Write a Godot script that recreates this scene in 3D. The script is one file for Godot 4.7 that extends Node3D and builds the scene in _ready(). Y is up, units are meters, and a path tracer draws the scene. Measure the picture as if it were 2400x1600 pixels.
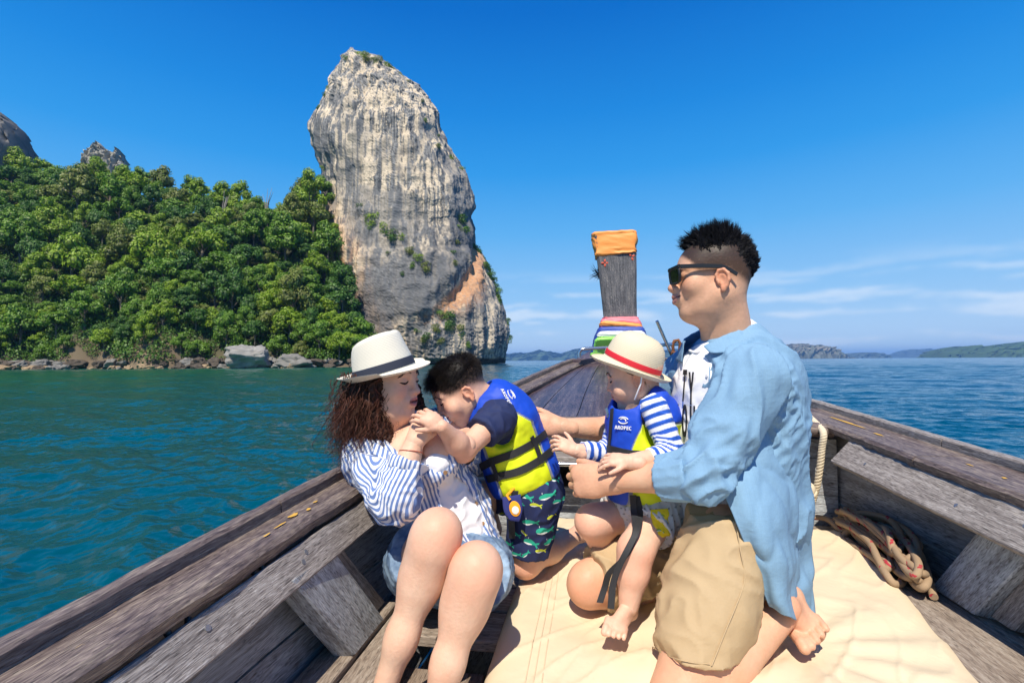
extends Node3D
# A family on a wooden longtail boat in a bay with a limestone tower. Units are metres, y up, the sea at y = 0.

const EYE := 1.15                # height of the camera above the sea
const FPX := 1150.0              # focal length in pixels of the 2400 x 1600 photograph
const MAT_Y := 0.45              # top of the mattress
var cam_r: Vector3
var cam_u: Vector3
var cam_f: Vector3
var M := {}                      # materials
var taken := {}

func _ready() -> void:
	# ---- camera
	var pitch := atan(45.0 / FPX)
	var roll := deg_to_rad(0.42)
	cam_f = Vector3(0, sin(pitch), -cos(pitch))
	var r0 := Vector3.RIGHT
	var u0 := r0.cross(cam_f)
	cam_r = r0 * cos(roll) - u0 * sin(roll)
	cam_u = u0 * cos(roll) + r0 * sin(roll)
	var cam := Camera3D.new()
	cam.name = "camera"
	cam.transform = Transform3D(Basis(cam_r, cam_u, -cam_f), Vector3(0, EYE, 0))
	cam.keep_aspect = Camera3D.KEEP_HEIGHT
	cam.fov = rad_to_deg(2.0 * atan(800.0 / FPX))
	cam.near = 0.05
	cam.far = 20000.0
	add_child(cam)
	# ---- sky and exposure
	var we := WorldEnvironment.new()
	we.name = "environment"
	var env := Environment.new()
	env.background_mode = Environment.BG_SKY
	env.sky = Sky.new()
	env.sky.sky_material = sky_material()
	env.background_energy_multiplier = 0.88
	env.tonemap_mode = Environment.TONE_MAPPER_LINEAR
	env.tonemap_exposure = 1.32
	env.sdfgi_enabled = true
	env.ssao_enabled = true
	env.ssil_enabled = true
	env.fog_enabled = true
	env.fog_density = 0.00013
	env.fog_light_color = Color(0.50, 0.72, 0.98)
	we.environment = env
	add_child(we)
	# ---- sun: high, behind the camera and to its right
	var sun := DirectionalLight3D.new()
	sun.name = "sun"
	sun.light_energy = 1.45
	sun.light_color = Color(1.0, 0.965, 0.90)
	sun.light_angular_distance = 0.5
	sun.shadow_enabled = true
	var to_sun := Vector3(-0.13, 0.80, 0.55).normalized()
	sun.transform = Transform3D(Basis.looking_at(-to_sun, Vector3.UP), Vector3(0, 30, 0))
	add_child(sun)
	make_materials()
	# ---- the place
	build_sea()
	build_land()
	build_boat()
	build_gear()
	build_people()

# ---------------------------------------------------------------- placing
func at(px: float, py: float, depth: float) -> Vector3:
	# the point that lies so far in front of the camera, in photograph pixels (2400 x 1600)
	return Vector3(0, EYE, 0) + depth * (cam_f + cam_r * ((px - 1200.0) / FPX) - cam_u * ((py - 800.0) / FPX))

func at_y(px: float, py: float, y: float) -> Vector3:
	var d := cam_f + cam_r * ((px - 1200.0) / FPX) - cam_u * ((py - 800.0) / FPX)
	return Vector3(0, EYE, 0) + d * ((y - EYE) / d.y)

func at_z(px: float, py: float, z: float) -> Vector3:
	var d := cam_f + cam_r * ((px - 1200.0) / FPX) - cam_u * ((py - 800.0) / FPX)
	return Vector3(0, EYE, 0) + d * (z / d.z)

func numbered(called: String) -> String:
	if not taken.has(called):
		taken[called] = 0
		return called
	taken[called] += 1
	return "%s_%03d" % [called, taken[called]]

func tag(o: Node3D, label: String, category: String, group := "", kind := "") -> Node3D:
	o.set_meta("label", label)
	o.set_meta("category", category)
	if group != "":
		o.set_meta("group", group)
	if kind != "":
		o.set_meta("kind", kind)
	return o

func thing(called: String, label: String, category: String, where := Vector3.ZERO, group := "", kind := "") -> Node3D:
	var o := Node3D.new()
	o.name = numbered(called)
	o.position = where
	add_child(o, true)
	return tag(o, label, category, group, kind)

# commits a builder as one named mesh; its points are in world space, and are moved under the parent's own place
func part(called: String, mb: MB, m: Material, parent: Node3D = null) -> MeshInstance3D:
	var o := MeshInstance3D.new()
	if parent == null:
		o.name = numbered(called)
		add_child(o, true)
	else:
		var key := str(parent.get_instance_id()) + called
		if taken.has(key):
			taken[key] += 1
			o.name = "%s_%03d" % [called, taken[key]]
		else:
			taken[key] = 0
			o.name = called
		parent.add_child(o, true)
		var q: Node = parent
		var back := Vector3.ZERO
		while q != self:
			back += (q as Node3D).position
			q = q.get_parent()
		mb.shift(-back)
	o.mesh = mb.mesh(m)
	return o

# ---------------------------------------------------------------- mesh builder (faces are counter-clockwise here, turned on commit)
class MB:
	var v := PackedVector3Array()
	var n := PackedVector3Array()
	var t := PackedVector2Array()
	var c := PackedColorArray()
	var ix := PackedInt32Array()
	var col := Color.WHITE
	var uv0 := Vector2.ZERO

	func shift(d: Vector3) -> void:
		for i in v.size():
			v[i] += d

	func vert(p: Vector3, uv := Vector2.ZERO) -> int:
		v.append(p)
		n.append(Vector3.ZERO)
		t.append(uv + uv0)
		c.append(col)
		return v.size() - 1

	func tri(a: int, b: int, d: int) -> void:
		ix.append(a)
		ix.append(b)
		ix.append(d)

	func quad(a: int, b: int, d: int, e: int) -> void:
		tri(a, b, d)
		tri(a, d, e)

	func flip(i0: int) -> void:
		for k in range(i0, ix.size(), 3):
			var q := ix[k]
			ix[k] = ix[k + 1]
			ix[k + 1] = q

	# turns the faces from i0 on outwards, if they close a volume
	func outward(i0: int) -> void:
		var mid := Vector3.ZERO
		for k in range(i0, ix.size()):
			mid += v[ix[k]]
		mid /= maxf(1.0, ix.size() - i0)
		var vol := 0.0
		for k in range(i0, ix.size(), 3):
			vol += (v[ix[k]] - mid).dot((v[ix[k + 1]] - mid).cross(v[ix[k + 2]] - mid))
		if vol < 0.0:
			flip(i0)

	func normals() -> void:
		for k in range(0, ix.size(), 3):
			var a := ix[k]
			var b := ix[k + 1]
			var d := ix[k + 2]
			var f := (v[b] - v[a]).cross(v[d] - v[a])
			n[a] += f
			n[b] += f
			n[d] += f
		for q in seams:
			for i in q[2]:
				var e: int = q[0] + i * q[1]
				var f := n[e] + n[e + q[1] - 1]
				n[e] = f
				n[e + q[1] - 1] = f
		for i in n.size():
			n[i] = n[i].normalized() if n[i].length_squared() > 0.0 else Vector3.UP

	func mesh(m: Material) -> ArrayMesh:
		normals()
		var turned := ix.duplicate()
		for k in range(0, turned.size(), 3):
			var q := turned[k]
			turned[k] = turned[k + 1]
			turned[k + 1] = q
		var a := []
		a.resize(Mesh.ARRAY_MAX)
		a[Mesh.ARRAY_VERTEX] = v
		a[Mesh.ARRAY_NORMAL] = n
		a[Mesh.ARRAY_TEX_UV] = t
		a[Mesh.ARRAY_COLOR] = c
		a[Mesh.ARRAY_INDEX] = turned
		var am := ArrayMesh.new()
		am.add_surface_from_arrays(Mesh.PRIMITIVE_TRIANGLES, a)
		am.surface_set_material(0, m)
		return am

	# rings of points, joined; hard = each side of the ring has an edge of its own
	var side_cols := []
	func loft(rings: Array, closed := true, caps := true, hard := false, uv_len := 1.0) -> void:
		var i0 := ix.size()
		var m: int = rings[0].size()
		var sides := m if closed else m - 1
		var along := 0.0
		var lens := PackedFloat32Array([0.0])
		for i in range(1, rings.size()):
			along += (rings[i][0] - rings[i - 1][0]).length()
			lens.append(along)
		var per := PackedFloat32Array([0.0])
		var half: PackedVector3Array = rings[rings.size() / 2]
		for j in m:
			per.append(per[j] + (half[(j + 1) % m] - half[j]).length())
		if hard:
			for j in sides:
				var b := v.size()
				if j < side_cols.size():
					col = side_cols[j]
				for i in rings.size():
					vert(rings[i][j], Vector2(lens[i], per[j]) * uv_len)
					vert(rings[i][(j + 1) % m], Vector2(lens[i], per[j + 1]) * uv_len)
				for i in rings.size() - 1:
					quad(b + 2 * i, b + 2 * i + 1, b + 2 * i + 3, b + 2 * i + 2)
		else:
			var b := v.size()
			for i in rings.size():
				for j in m + 1 if closed else m:
					vert(rings[i][j % m], Vector2(lens[i], per[j]) * uv_len)
			var w := m + 1 if closed else m
			for i in rings.size() - 1:
				for j in sides:
					quad(b + i * w + j, b + i * w + j + 1, b + (i + 1) * w + j + 1, b + (i + 1) * w + j)
			if closed:      # same normals on both sides of the seam
				seams.append([b, w, rings.size()])
		if caps and closed:
			for e in 2:
				var r: PackedVector3Array = rings[0] if e == 0 else rings[rings.size() - 1]
				var mid := Vector3.ZERO
				for p in r:
					mid += p
				mid /= m
				var b := v.size()
				vert(mid, Vector2(0, 0))
				for j in m:
					vert(r[j], Vector2((r[j] - mid).x + (r[j] - mid).z, (r[j] - mid).y) * uv_len)
				for j in m:
					if e == 0:
						tri(b, b + 1 + (j + 1) % m, b + 1 + j)
					else:
						tri(b, b + 1 + j, b + 1 + (j + 1) % m)
		if closed:
			outward(i0)
	var seams := []

	func tube(pts: Array, radii, sides := 8, flat := 1.0, hint := Vector3.UP) -> void:
		var rings := []
		var side := hint
		for i in pts.size():
			var d: Vector3 = (pts[mini(i + 1, pts.size() - 1)] - pts[maxi(i - 1, 0)]).normalized()
			var x := (side - d * side.dot(d))
			x = x.normalized() if x.length() > 0.01 else d.cross(Vector3(0.3, 0.5, 0.8)).normalized()
			side = x
			var y := d.cross(x)
			var r: float = radii[i] if radii is Array or radii is PackedFloat32Array else radii
			var ring := PackedVector3Array()
			for j in sides:
				var a := TAU * j / sides
				ring.append(pts[i] + x * cos(a) * r * flat + y * sin(a) * r)
			rings.append(ring)
		loft(rings)

	# a board along a path: `right` spans its width, `up` its thickness; edges are chamfered
	func board(pts: Array, right: Array, up: Array, w: float, h: float, ch := 0.004, wear := 0.0, rng: RandomNumberGenerator = null) -> void:
		var rings := []
		for i in pts.size():
			var r: Vector3 = right[i % right.size()]
			var u: Vector3 = up[i % up.size()]
			var a := w * 0.5
			var b := h * 0.5
			var k := ch
			if rng and wear > 0.0:
				a += rng.randf_range(-wear, wear)
				b += rng.randf_range(-wear, wear) * 0.5
			rings.append(PackedVector3Array([
				pts[i] + r * (a - k) + u * b, pts[i] + r * a + u * (b - k), pts[i] + r * a - u * (b - k), pts[i] + r * (a - k) - u * b,
				pts[i] - r * (a - k) - u * b, pts[i] - r * a - u * (b - k), pts[i] - r * a + u * (b - k), pts[i] - r * (a - k) + u * b]))
		loft(rings, true, true, true)

	# a box given by its middle and half axes, with chamfered edges along its first axis
	func block(mid: Vector3, ax: Vector3, ay: Vector3, az: Vector3, ch := 0.004) -> void:
		board([mid - ax, mid, mid + ax], [ay.normalized()], [az.normalized()], 2.0 * ay.length(), 2.0 * az.length(), ch)

	# a sheet through rows of control points (Catmull-Rom both ways), given a thickness
	func sheet(rows: Array, nu: int, nv: int, thick: float, bend = null, uv := Vector2.ONE) -> void:
		var i0 := ix.size()
		var grid := PackedVector3Array()
		var fine := []
		for row in rows:
			var line := PackedVector3Array()
			for j in nu + 1:
				line.append(MB.spline(row, float(j) / nu))
			fine.append(line)
		for i in nv + 1:
			for j in nu + 1:
				var colm := []
				for line in fine:
					colm.append(line[j])
				grid.append(MB.spline(colm, float(i) / nv))
		var w := nu + 1
		var nn := PackedVector3Array()
		for i in nv + 1:
			for j in w:
				var a := grid[i * w + mini(j + 1, nu)] - grid[i * w + maxi(j - 1, 0)]
				var b := grid[mini(i + 1, nv) * w + j] - grid[maxi(i - 1, 0) * w + j]
				nn.append(a.cross(b).normalized())
		if bend != null:
			for i in grid.size():
				grid[i] += nn[i] * bend.call(grid[i], float(i % w) / nu, float(i / w) / nv)
		var s := v.size()
		for side in 2:
			for i in grid.size():
				vert(grid[i] + nn[i] * thick * (0.5 - side), Vector2(float(i % w) / nu, float(i / w) / nv) * uv)
		var o := grid.size()
		for i in nv:
			for j in nu:
				var a := s + i * w + j
				quad(a, a + 1, a + w + 1, a + w)
				quad(o + a, o + a + w, o + a + w + 1, o + a + 1)
		for j in nu:
			quad(s + j + 1, s + j, s + o + j, s + o + j + 1)
			quad(s + nv * w + j, s + nv * w + j + 1, s + o + nv * w + j + 1, s + o + nv * w + j)
		for i in nv:
			quad(s + i * w, s + (i + 1) * w, s + o + (i + 1) * w, s + o + i * w)
			quad(s + (i + 1) * w + nu, s + i * w + nu, s + o + i * w + nu, s + o + (i + 1) * w + nu)
		outward(i0)

	static func spline(p, t: float) -> Vector3:
		var m: int = p.size()
		if m == 1:
			return p[0]
		var x := clampf(t, 0.0, 1.0) * (m - 1)
		var i := mini(int(x), m - 2)
		var f := x - i
		var a: Vector3 = p[i]
		var b: Vector3 = p[i + 1]
		var pre: Vector3 = p[i - 1] if i > 0 else a * 2.0 - b
		var post: Vector3 = p[i + 2] if i + 2 < m else b * 2.0 - a
		return a.cubic_interpolate(b, pre, post, f)

	# a ball or egg
	func ball(mid: Vector3, ax: Vector3, ay: Vector3, az: Vector3, nu := 12, nv := 8) -> void:
		var i0 := ix.size()
		var b := v.size()
		for i in nv + 1:
			var la := PI * i / nv
			for j in nu + 1:
				var lo := TAU * j / nu
				vert(mid + ax * sin(la) * cos(lo) + az * sin(la) * sin(lo) + ay * cos(la), Vector2(float(j) / nu, float(i) / nv))
		for i in nv:
			for j in nu:
				var a := b + i * (nu + 1) + j
				quad(a, a + 1, a + nu + 2, a + nu + 1)
		outward(i0)

	# a pointed strand: a thin three-sided taper
	func strand(pts: Array, r: float, flat := 1.0) -> void:
		var b := v.size()
		var m := pts.size()
		for i in m:
			var d: Vector3 = (pts[mini(i + 1, m - 1)] - pts[maxi(i - 1, 0)]).normalized()
			var x := d.cross(Vector3(0.31, 0.83, 0.45)).normalized()
			var y := d.cross(x)
			var rr := r * (1.0 - 0.92 * float(i) / (m - 1))
			for j in 3:
				var a := TAU * j / 3.0
				vert(pts[i] + (x * cos(a) + y * sin(a) * flat) * rr)
		for i in m - 1:
			for j in 3:
				var k := (j + 1) % 3
				quad(b + i * 3 + j, b + i * 3 + k, b + i * 3 + 3 + k, b + i * 3 + 3 + j)

# ---------------------------------------------------------------- smooth-union distance fields, meshed as surface nets
class Field:
	var kind := PackedInt32Array()       # 0 tapered capsule, 1 flattened capsule, 2 egg, 3 half space, 4 box
	var a := PackedVector3Array()
	var ba := PackedVector3Array()
	var inv := PackedFloat32Array()
	var ra := PackedFloat32Array()
	var rb := PackedFloat32Array()
	var ax := PackedVector3Array()
	var ay := PackedVector3Array()
	var az := PackedVector3Array()
	var kk := PackedFloat32Array()
	var cut := PackedInt32Array()
	var lo := Vector3(1e9, 1e9, 1e9)
	var hi := Vector3(-1e9, -1e9, -1e9)

	func add(k: int, p: Vector3, q: Vector3, r1: float, r2: float, x: Vector3, y: Vector3, z: Vector3, blend: float, minus: bool) -> void:
		kind.append(k)
		a.append(p)
		ba.append(q - p)
		inv.append(1.0 / maxf(1e-9, (q - p).length_squared()))
		ra.append(r1)
		rb.append(r2)
		ax.append(x)
		ay.append(y)
		az.append(z)
		kk.append(blend)
		cut.append(1 if minus else 0)

	func grow(p: Vector3, r: float) -> void:
		lo = lo.min(p - Vector3(r, r, r))
		hi = hi.max(p + Vector3(r, r, r))

	func cap(p: Vector3, q: Vector3, r1: float, r2: float, blend := 0.03, minus := false) -> Field:
		add(0, p, q, r1, r2, Vector3.ZERO, Vector3.ZERO, Vector3.ZERO, blend, minus)
		if not minus:
			grow(p, r1)
			grow(q, r2)
		return self

	# a capsule squeezed along `thin` to 1 / f of its thickness
	func flat(p: Vector3, q: Vector3, r1: float, r2: float, thin: Vector3, f: float, blend := 0.03, minus := false) -> Field:
		add(1, p, q, r1, r2, thin.normalized(), Vector3(f, 0, 0), Vector3.ZERO, blend, minus)
		if not minus:
			grow(p, r1)
			grow(q, r2)
		return self

	func egg(p: Vector3, b: Basis, r: Vector3, blend := 0.03, minus := false) -> Field:
		add(2, p, p, 0, 0, b.x / r.x, b.y / r.y, b.z / r.z, blend, minus)
		if not minus:
			grow(p, maxf(r.x, maxf(r.y, r.z)))
		return self

	# removes what lies on the side that `n` points to
	func trim(p: Vector3, n: Vector3, blend := 0.005) -> Field:
		add(3, p, p, 0, 0, n.normalized(), Vector3.ZERO, Vector3.ZERO, blend, true)
		return self

	func box(p: Vector3, b: Basis, r: Vector3, round: float, blend := 0.01, minus := false) -> Field:
		add(4, p, r, round, 0, b.x, b.y, b.z, blend, minus)
		ba[ba.size() - 1] = r - Vector3(round, round, round)
		if not minus:
			grow(p, r.length())
		return self

	func one(i: int, p: Vector3) -> float:
		var k := kind[i]
		var d := p - a[i]
		if k == 0:
			var h := clampf(d.dot(ba[i]) * inv[i], 0.0, 1.0)
			return (d - ba[i] * h).length() - ra[i] - (rb[i] - ra[i]) * h
		if k == 1:
			var h := clampf(d.dot(ba[i]) * inv[i], 0.0, 1.0)
			d -= ba[i] * h
			var f := ay[i].x
			d += ax[i] * (d.dot(ax[i]) * (f - 1.0))
			var r := ra[i] + (rb[i] - ra[i]) * h
			var l := d.length()
			# between squeezed and true distance
			var g := (d + ax[i] * (d.dot(ax[i]) * (f - 1.0))).length()
			return (l - r) * (l / maxf(g, 1e-6))
		if k == 2:
			var q := Vector3(d.dot(ax[i]), d.dot(ay[i]), d.dot(az[i]))
			var k0 := q.length()
			var g := ax[i] * q.x + ay[i] * q.y + az[i] * q.z
			var k1 := g.length()
			return k0 * (k0 - 1.0) / maxf(k1, 1e-6)
		if k == 3:
			return -d.dot(ax[i])
		var w := Vector3(absf(d.dot(ax[i])), absf(d.dot(ay[i])), absf(d.dot(az[i]))) - ba[i]
		return w.max(Vector3.ZERO).length() + minf(maxf(w.x, maxf(w.y, w.z)), 0.0) - ra[i]

	func value(p: Vector3) -> float:
		var e := 1e6
		for i in kind.size():
			var d := one(i, p)
			var k := kk[i]
			if cut[i] == 0:
				var h := maxf(k - absf(e - d), 0.0) / k
				e = minf(e, d) - h * h * k * 0.25
			else:
				var h := maxf(k - absf(e + d), 0.0) / k
				e = maxf(e, -d) + h * h * k * 0.25
		return e

	# `paint` (p, n) -> Color, `lay` (p, n) -> Vector2 (texture place), `push` (p, n) -> float (moved along the normal)
	func mesh_into(mb: MB, cell: float, paint = null, lay = null, push = null) -> void:
		var pad := cell * 3.0
		var o := lo - Vector3(pad, pad, pad)
		var size := (hi - lo) + Vector3(pad, pad, pad) * 2.0
		var nb := Vector3i(ceili(size.x / (cell * 4.0)), ceili(size.y / (cell * 4.0)), ceili(size.z / (cell * 4.0)))
		var nx := nb.x * 4 + 1
		var ny := nb.y * 4 + 1
		var nz := nb.z * 4 + 1
		var sy := nx
		var sz := nx * ny
		var g := PackedFloat32Array()
		g.resize(nx * ny * nz)
		g.fill(1e5)
		var reach := cell * 4.0 * 0.87 * 1.35 + cell
		var blocks: Array[Vector3i] = []
		var m := kind.size()
		var live := PackedInt32Array()
		for bz in nb.z:
			for by in nb.y:
				for bx in nb.x:
					var mid := o + Vector3(bx * 4 + 2, by * 4 + 2, bz * 4 + 2) * cell
					if absf(value(mid)) > reach:
						continue
					blocks.append(Vector3i(bx, by, bz))
					live.clear()
					var best := 1e6
					var ds := PackedFloat32Array()
					ds.resize(m)
					for i in m:
						ds[i] = one(i, mid)
						if cut[i] == 0:
							best = minf(best, ds[i])
					for i in m:
						if cut[i] == 0:
							if ds[i] < best + 2.2 * reach + kk[i]:
								live.append(i)
						elif ds[i] < 1.2 * reach + kk[i]:
							live.append(i)
					for z in 5:
						for y in 5:
							for x in 5:
								var at := (bx * 4 + x) + (by * 4 + y) * sy + (bz * 4 + z) * sz
								if g[at] < 9e4:
									continue
								var p := o + Vector3(bx * 4 + x, by * 4 + y, bz * 4 + z) * cell
								var e := 1e3
								for i in live:
									var d := one(i, p)
									var k := kk[i]
									if cut[i] == 0:
										var h := maxf(k - absf(e - d), 0.0) / k
										e = minf(e, d) - h * h * k * 0.25
									else:
										var h := maxf(k - absf(e + d), 0.0) / k
										e = maxf(e, -d) + h * h * k * 0.25
								g[at] = e
		var place := {}
		var base := mb.v.size()
		var offs := [0, 1, sy, sy + 1, sz, sz + 1, sz + sy, sz + sy + 1]
		var o0: int = offs[1]
		for b in blocks:
			for z in 4:
				for y in 4:
					for x in 4:
						var cx := b.x * 4 + x
						var cy := b.y * 4 + y
						var cz := b.z * 4 + z
						var at := cx + cy * sy + cz * sz
						var v0 := g[at]
						var v1 := g[at + 1]
						var v2 := g[at + sy]
						var v3 := g[at + sy + 1]
						var v4 := g[at + sz]
						var v5 := g[at + sz + 1]
						var v6 := g[at + sz + sy]
						var v7 := g[at + sz + sy + 1]
						var mask := int(v0 < 0) + int(v1 < 0) + int(v2 < 0) + int(v3 < 0) + int(v4 < 0) + int(v5 < 0) + int(v6 < 0) + int(v7 < 0)
						if mask == 0 or mask == 8:
							continue
						var s := Vector3.ZERO
						var cnt := 0
						if (v0 < 0) != (v1 < 0):
							s += Vector3(v0 / (v0 - v1), 0, 0)
							cnt += 1
						if (v2 < 0) != (v3 < 0):
							s += Vector3(v2 / (v2 - v3), 1, 0)
							cnt += 1
						if (v4 < 0) != (v5 < 0):
							s += Vector3(v4 / (v4 - v5), 0, 1)
							cnt += 1
						if (v6 < 0) != (v7 < 0):
							s += Vector3(v6 / (v6 - v7), 1, 1)
							cnt += 1
						if (v0 < 0) != (v2 < 0):
							s += Vector3(0, v0 / (v0 - v2), 0)
							cnt += 1
						if (v1 < 0) != (v3 < 0):
							s += Vector3(1, v1 / (v1 - v3), 0)
							cnt += 1
						if (v4 < 0) != (v6 < 0):
							s += Vector3(0, v4 / (v4 - v6), 1)
							cnt += 1
						if (v5 < 0) != (v7 < 0):
							s += Vector3(1, v5 / (v5 - v7), 1)
							cnt += 1
						if (v0 < 0) != (v4 < 0):
							s += Vector3(0, 0, v0 / (v0 - v4))
							cnt += 1
						if (v1 < 0) != (v5 < 0):
							s += Vector3(1, 0, v1 / (v1 - v5))
							cnt += 1
						if (v2 < 0) != (v6 < 0):
							s += Vector3(0, 1, v2 / (v2 - v6))
							cnt += 1
						if (v3 < 0) != (v7 < 0):
							s += Vector3(1, 1, v3 / (v3 - v7))
							cnt += 1
						place[at] = mb.vert(o + (Vector3(cx, cy, cz) + s / cnt) * cell)
		var i0 := mb.ix.size()
		for at in place:
			var a0: int = place[at]
			var inside: bool = g[at] < 0
			if inside != (g[at + 1] < 0):
				var q1 = place.get(at - sy)
				var q2 = place.get(at - sy - sz)
				var q3 = place.get(at - sz)
				if q1 != null and q2 != null and q3 != null:
					if inside:
						mb.quad(a0, q1, q2, q3)
					else:
						mb.quad(a0, q3, q2, q1)
			if inside != (g[at + sy] < 0):
				var q1 = place.get(at - sz)
				var q2 = place.get(at - sz - 1)
				var q3 = place.get(at - 1)
				if q1 != null and q2 != null and q3 != null:
					if inside:
						mb.quad(a0, q1, q2, q3)
					else:
						mb.quad(a0, q3, q2, q1)
			if inside != (g[at + sz] < 0):
				var q1 = place.get(at - 1)
				var q2 = place.get(at - 1 - sy)
				var q3 = place.get(at - sy)
				if q1 != null and q2 != null and q3 != null:
					if inside:
						mb.quad(a0, q1, q2, q3)
					else:
						mb.quad(a0, q3, q2, q1)
		mb.outward(i0)
		var cntv := mb.v.size() - base
		var nn := PackedVector3Array()
		nn.resize(cntv)
		for k in range(i0, mb.ix.size(), 3):
			var e1 := mb.ix[k]
			var e2 := mb.ix[k + 1]
			var e3 := mb.ix[k + 2]
			var f := (mb.v[e2] - mb.v[e1]).cross(mb.v[e3] - mb.v[e1])
			nn[e1 - base] += f
			nn[e2 - base] += f
			nn[e3 - base] += f
		for i in cntv:
			var nrm := nn[i].normalized()
			var p := mb.v[base + i]
			if paint != null:
				mb.c[base + i] = paint.call(p, nrm)
			if lay != null:
				mb.t[base + i] = lay.call(p, nrm)
			if push != null:
				mb.v[base + i] = p + nrm * float(push.call(p, nrm))

static func frame(fwd: Vector3, up: Vector3) -> Basis:
	# z forwards, y up, x to the figure's left
	var z := fwd.normalized()
	var x := up.cross(z).normalized()
	return Basis(x, z.cross(x), z)

func rng_of(n: int) -> RandomNumberGenerator:
	var r := RandomNumberGenerator.new()
	r.seed = n
	return r

func noise_of(n: int, freq: float, oct := 3, type := FastNoiseLite.TYPE_SIMPLEX_SMOOTH) -> FastNoiseLite:
	var f := FastNoiseLite.new()
	f.seed = n
	f.frequency = freq
	f.noise_type = type
	f.fractal_octaves = oct
	f.fractal_type = FastNoiseLite.FRACTAL_FBM if oct > 1 else FastNoiseLite.FRACTAL_NONE
	return f

# ---------------------------------------------------------------- sky
func sky_material() -> PanoramaSkyMaterial:
	var w := 1440
	var h := 720
	var el := [-90.0, -0.1, 1.2, 4.0, 7.2, 14.4, 21.0, 27.0, 36.0, 60.0, 90.0]
	var cs := [Color(0.05, 0.13, 0.2), Color(0.42, 0.61, 0.83), Color(0.43, 0.63, 0.85), Color(0.35, 0.575, 0.845), Color(0.265, 0.52, 0.83), Color(0.105, 0.395, 0.79), Color(0.03, 0.29, 0.73),
		Color(0.012, 0.22, 0.655), Color(0.003, 0.137, 0.53), Color(0.0, 0.09, 0.40), Color(0.0, 0.07, 0.33)]
	var streak := noise_of(5, 1.0, 4)
	var streak2 := noise_of(9, 1.0, 4)
	var im := Image.create(w, h, false, Image.FORMAT_RGBF)
	for y in h:
		var e := 90.0 - 180.0 * (y + 0.5) / h
		var k := 0
		while k < el.size() - 2 and e > el[k + 1]:
			k += 1
		var base: Color = cs[k].lerp(cs[k + 1], clampf((e - el[k]) / (el[k + 1] - el[k]), 0.0, 1.0))
		im.fill_rect(Rect2i(0, y, w, 1), base)
		if e > -1.0 and e < 15.0:
			for x in w:
				var az := TAU * (x + 0.5) / w
				var p := Vector3(cos(az), 0, sin(az)) * 5.0
				# thin, long, slightly slanting bands of high cloud low over the sea
				var slant := e * 0.42 + 0.35 * streak2.get_noise_2d(p.x * 0.5, p.z * 0.5)
				var n := streak.get_noise_3d(p.x * 0.55, slant * 1.35, p.z * 0.55) + 0.22 * streak2.get_noise_3d(p.x * 2.2, slant * 3.5, p.z * 2.2)
				var band := smoothstep(-0.5, 1.5, e) * (1.0 - smoothstep(6.0, 11.0, e))
				var wisp := smoothstep(0.0, 0.42, n) * band
				var veil := 0.20 * (1.0 - smoothstep(0.0, 7.0, e))
				im.set_pixel(x, y, base.lerp(Color(0.76, 0.84, 0.93), clampf(wisp * 0.52 + veil, 0.0, 0.92)))
	var m := PanoramaSkyMaterial.new()
	m.panorama = ImageTexture.create_from_image(im)
	return m

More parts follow.
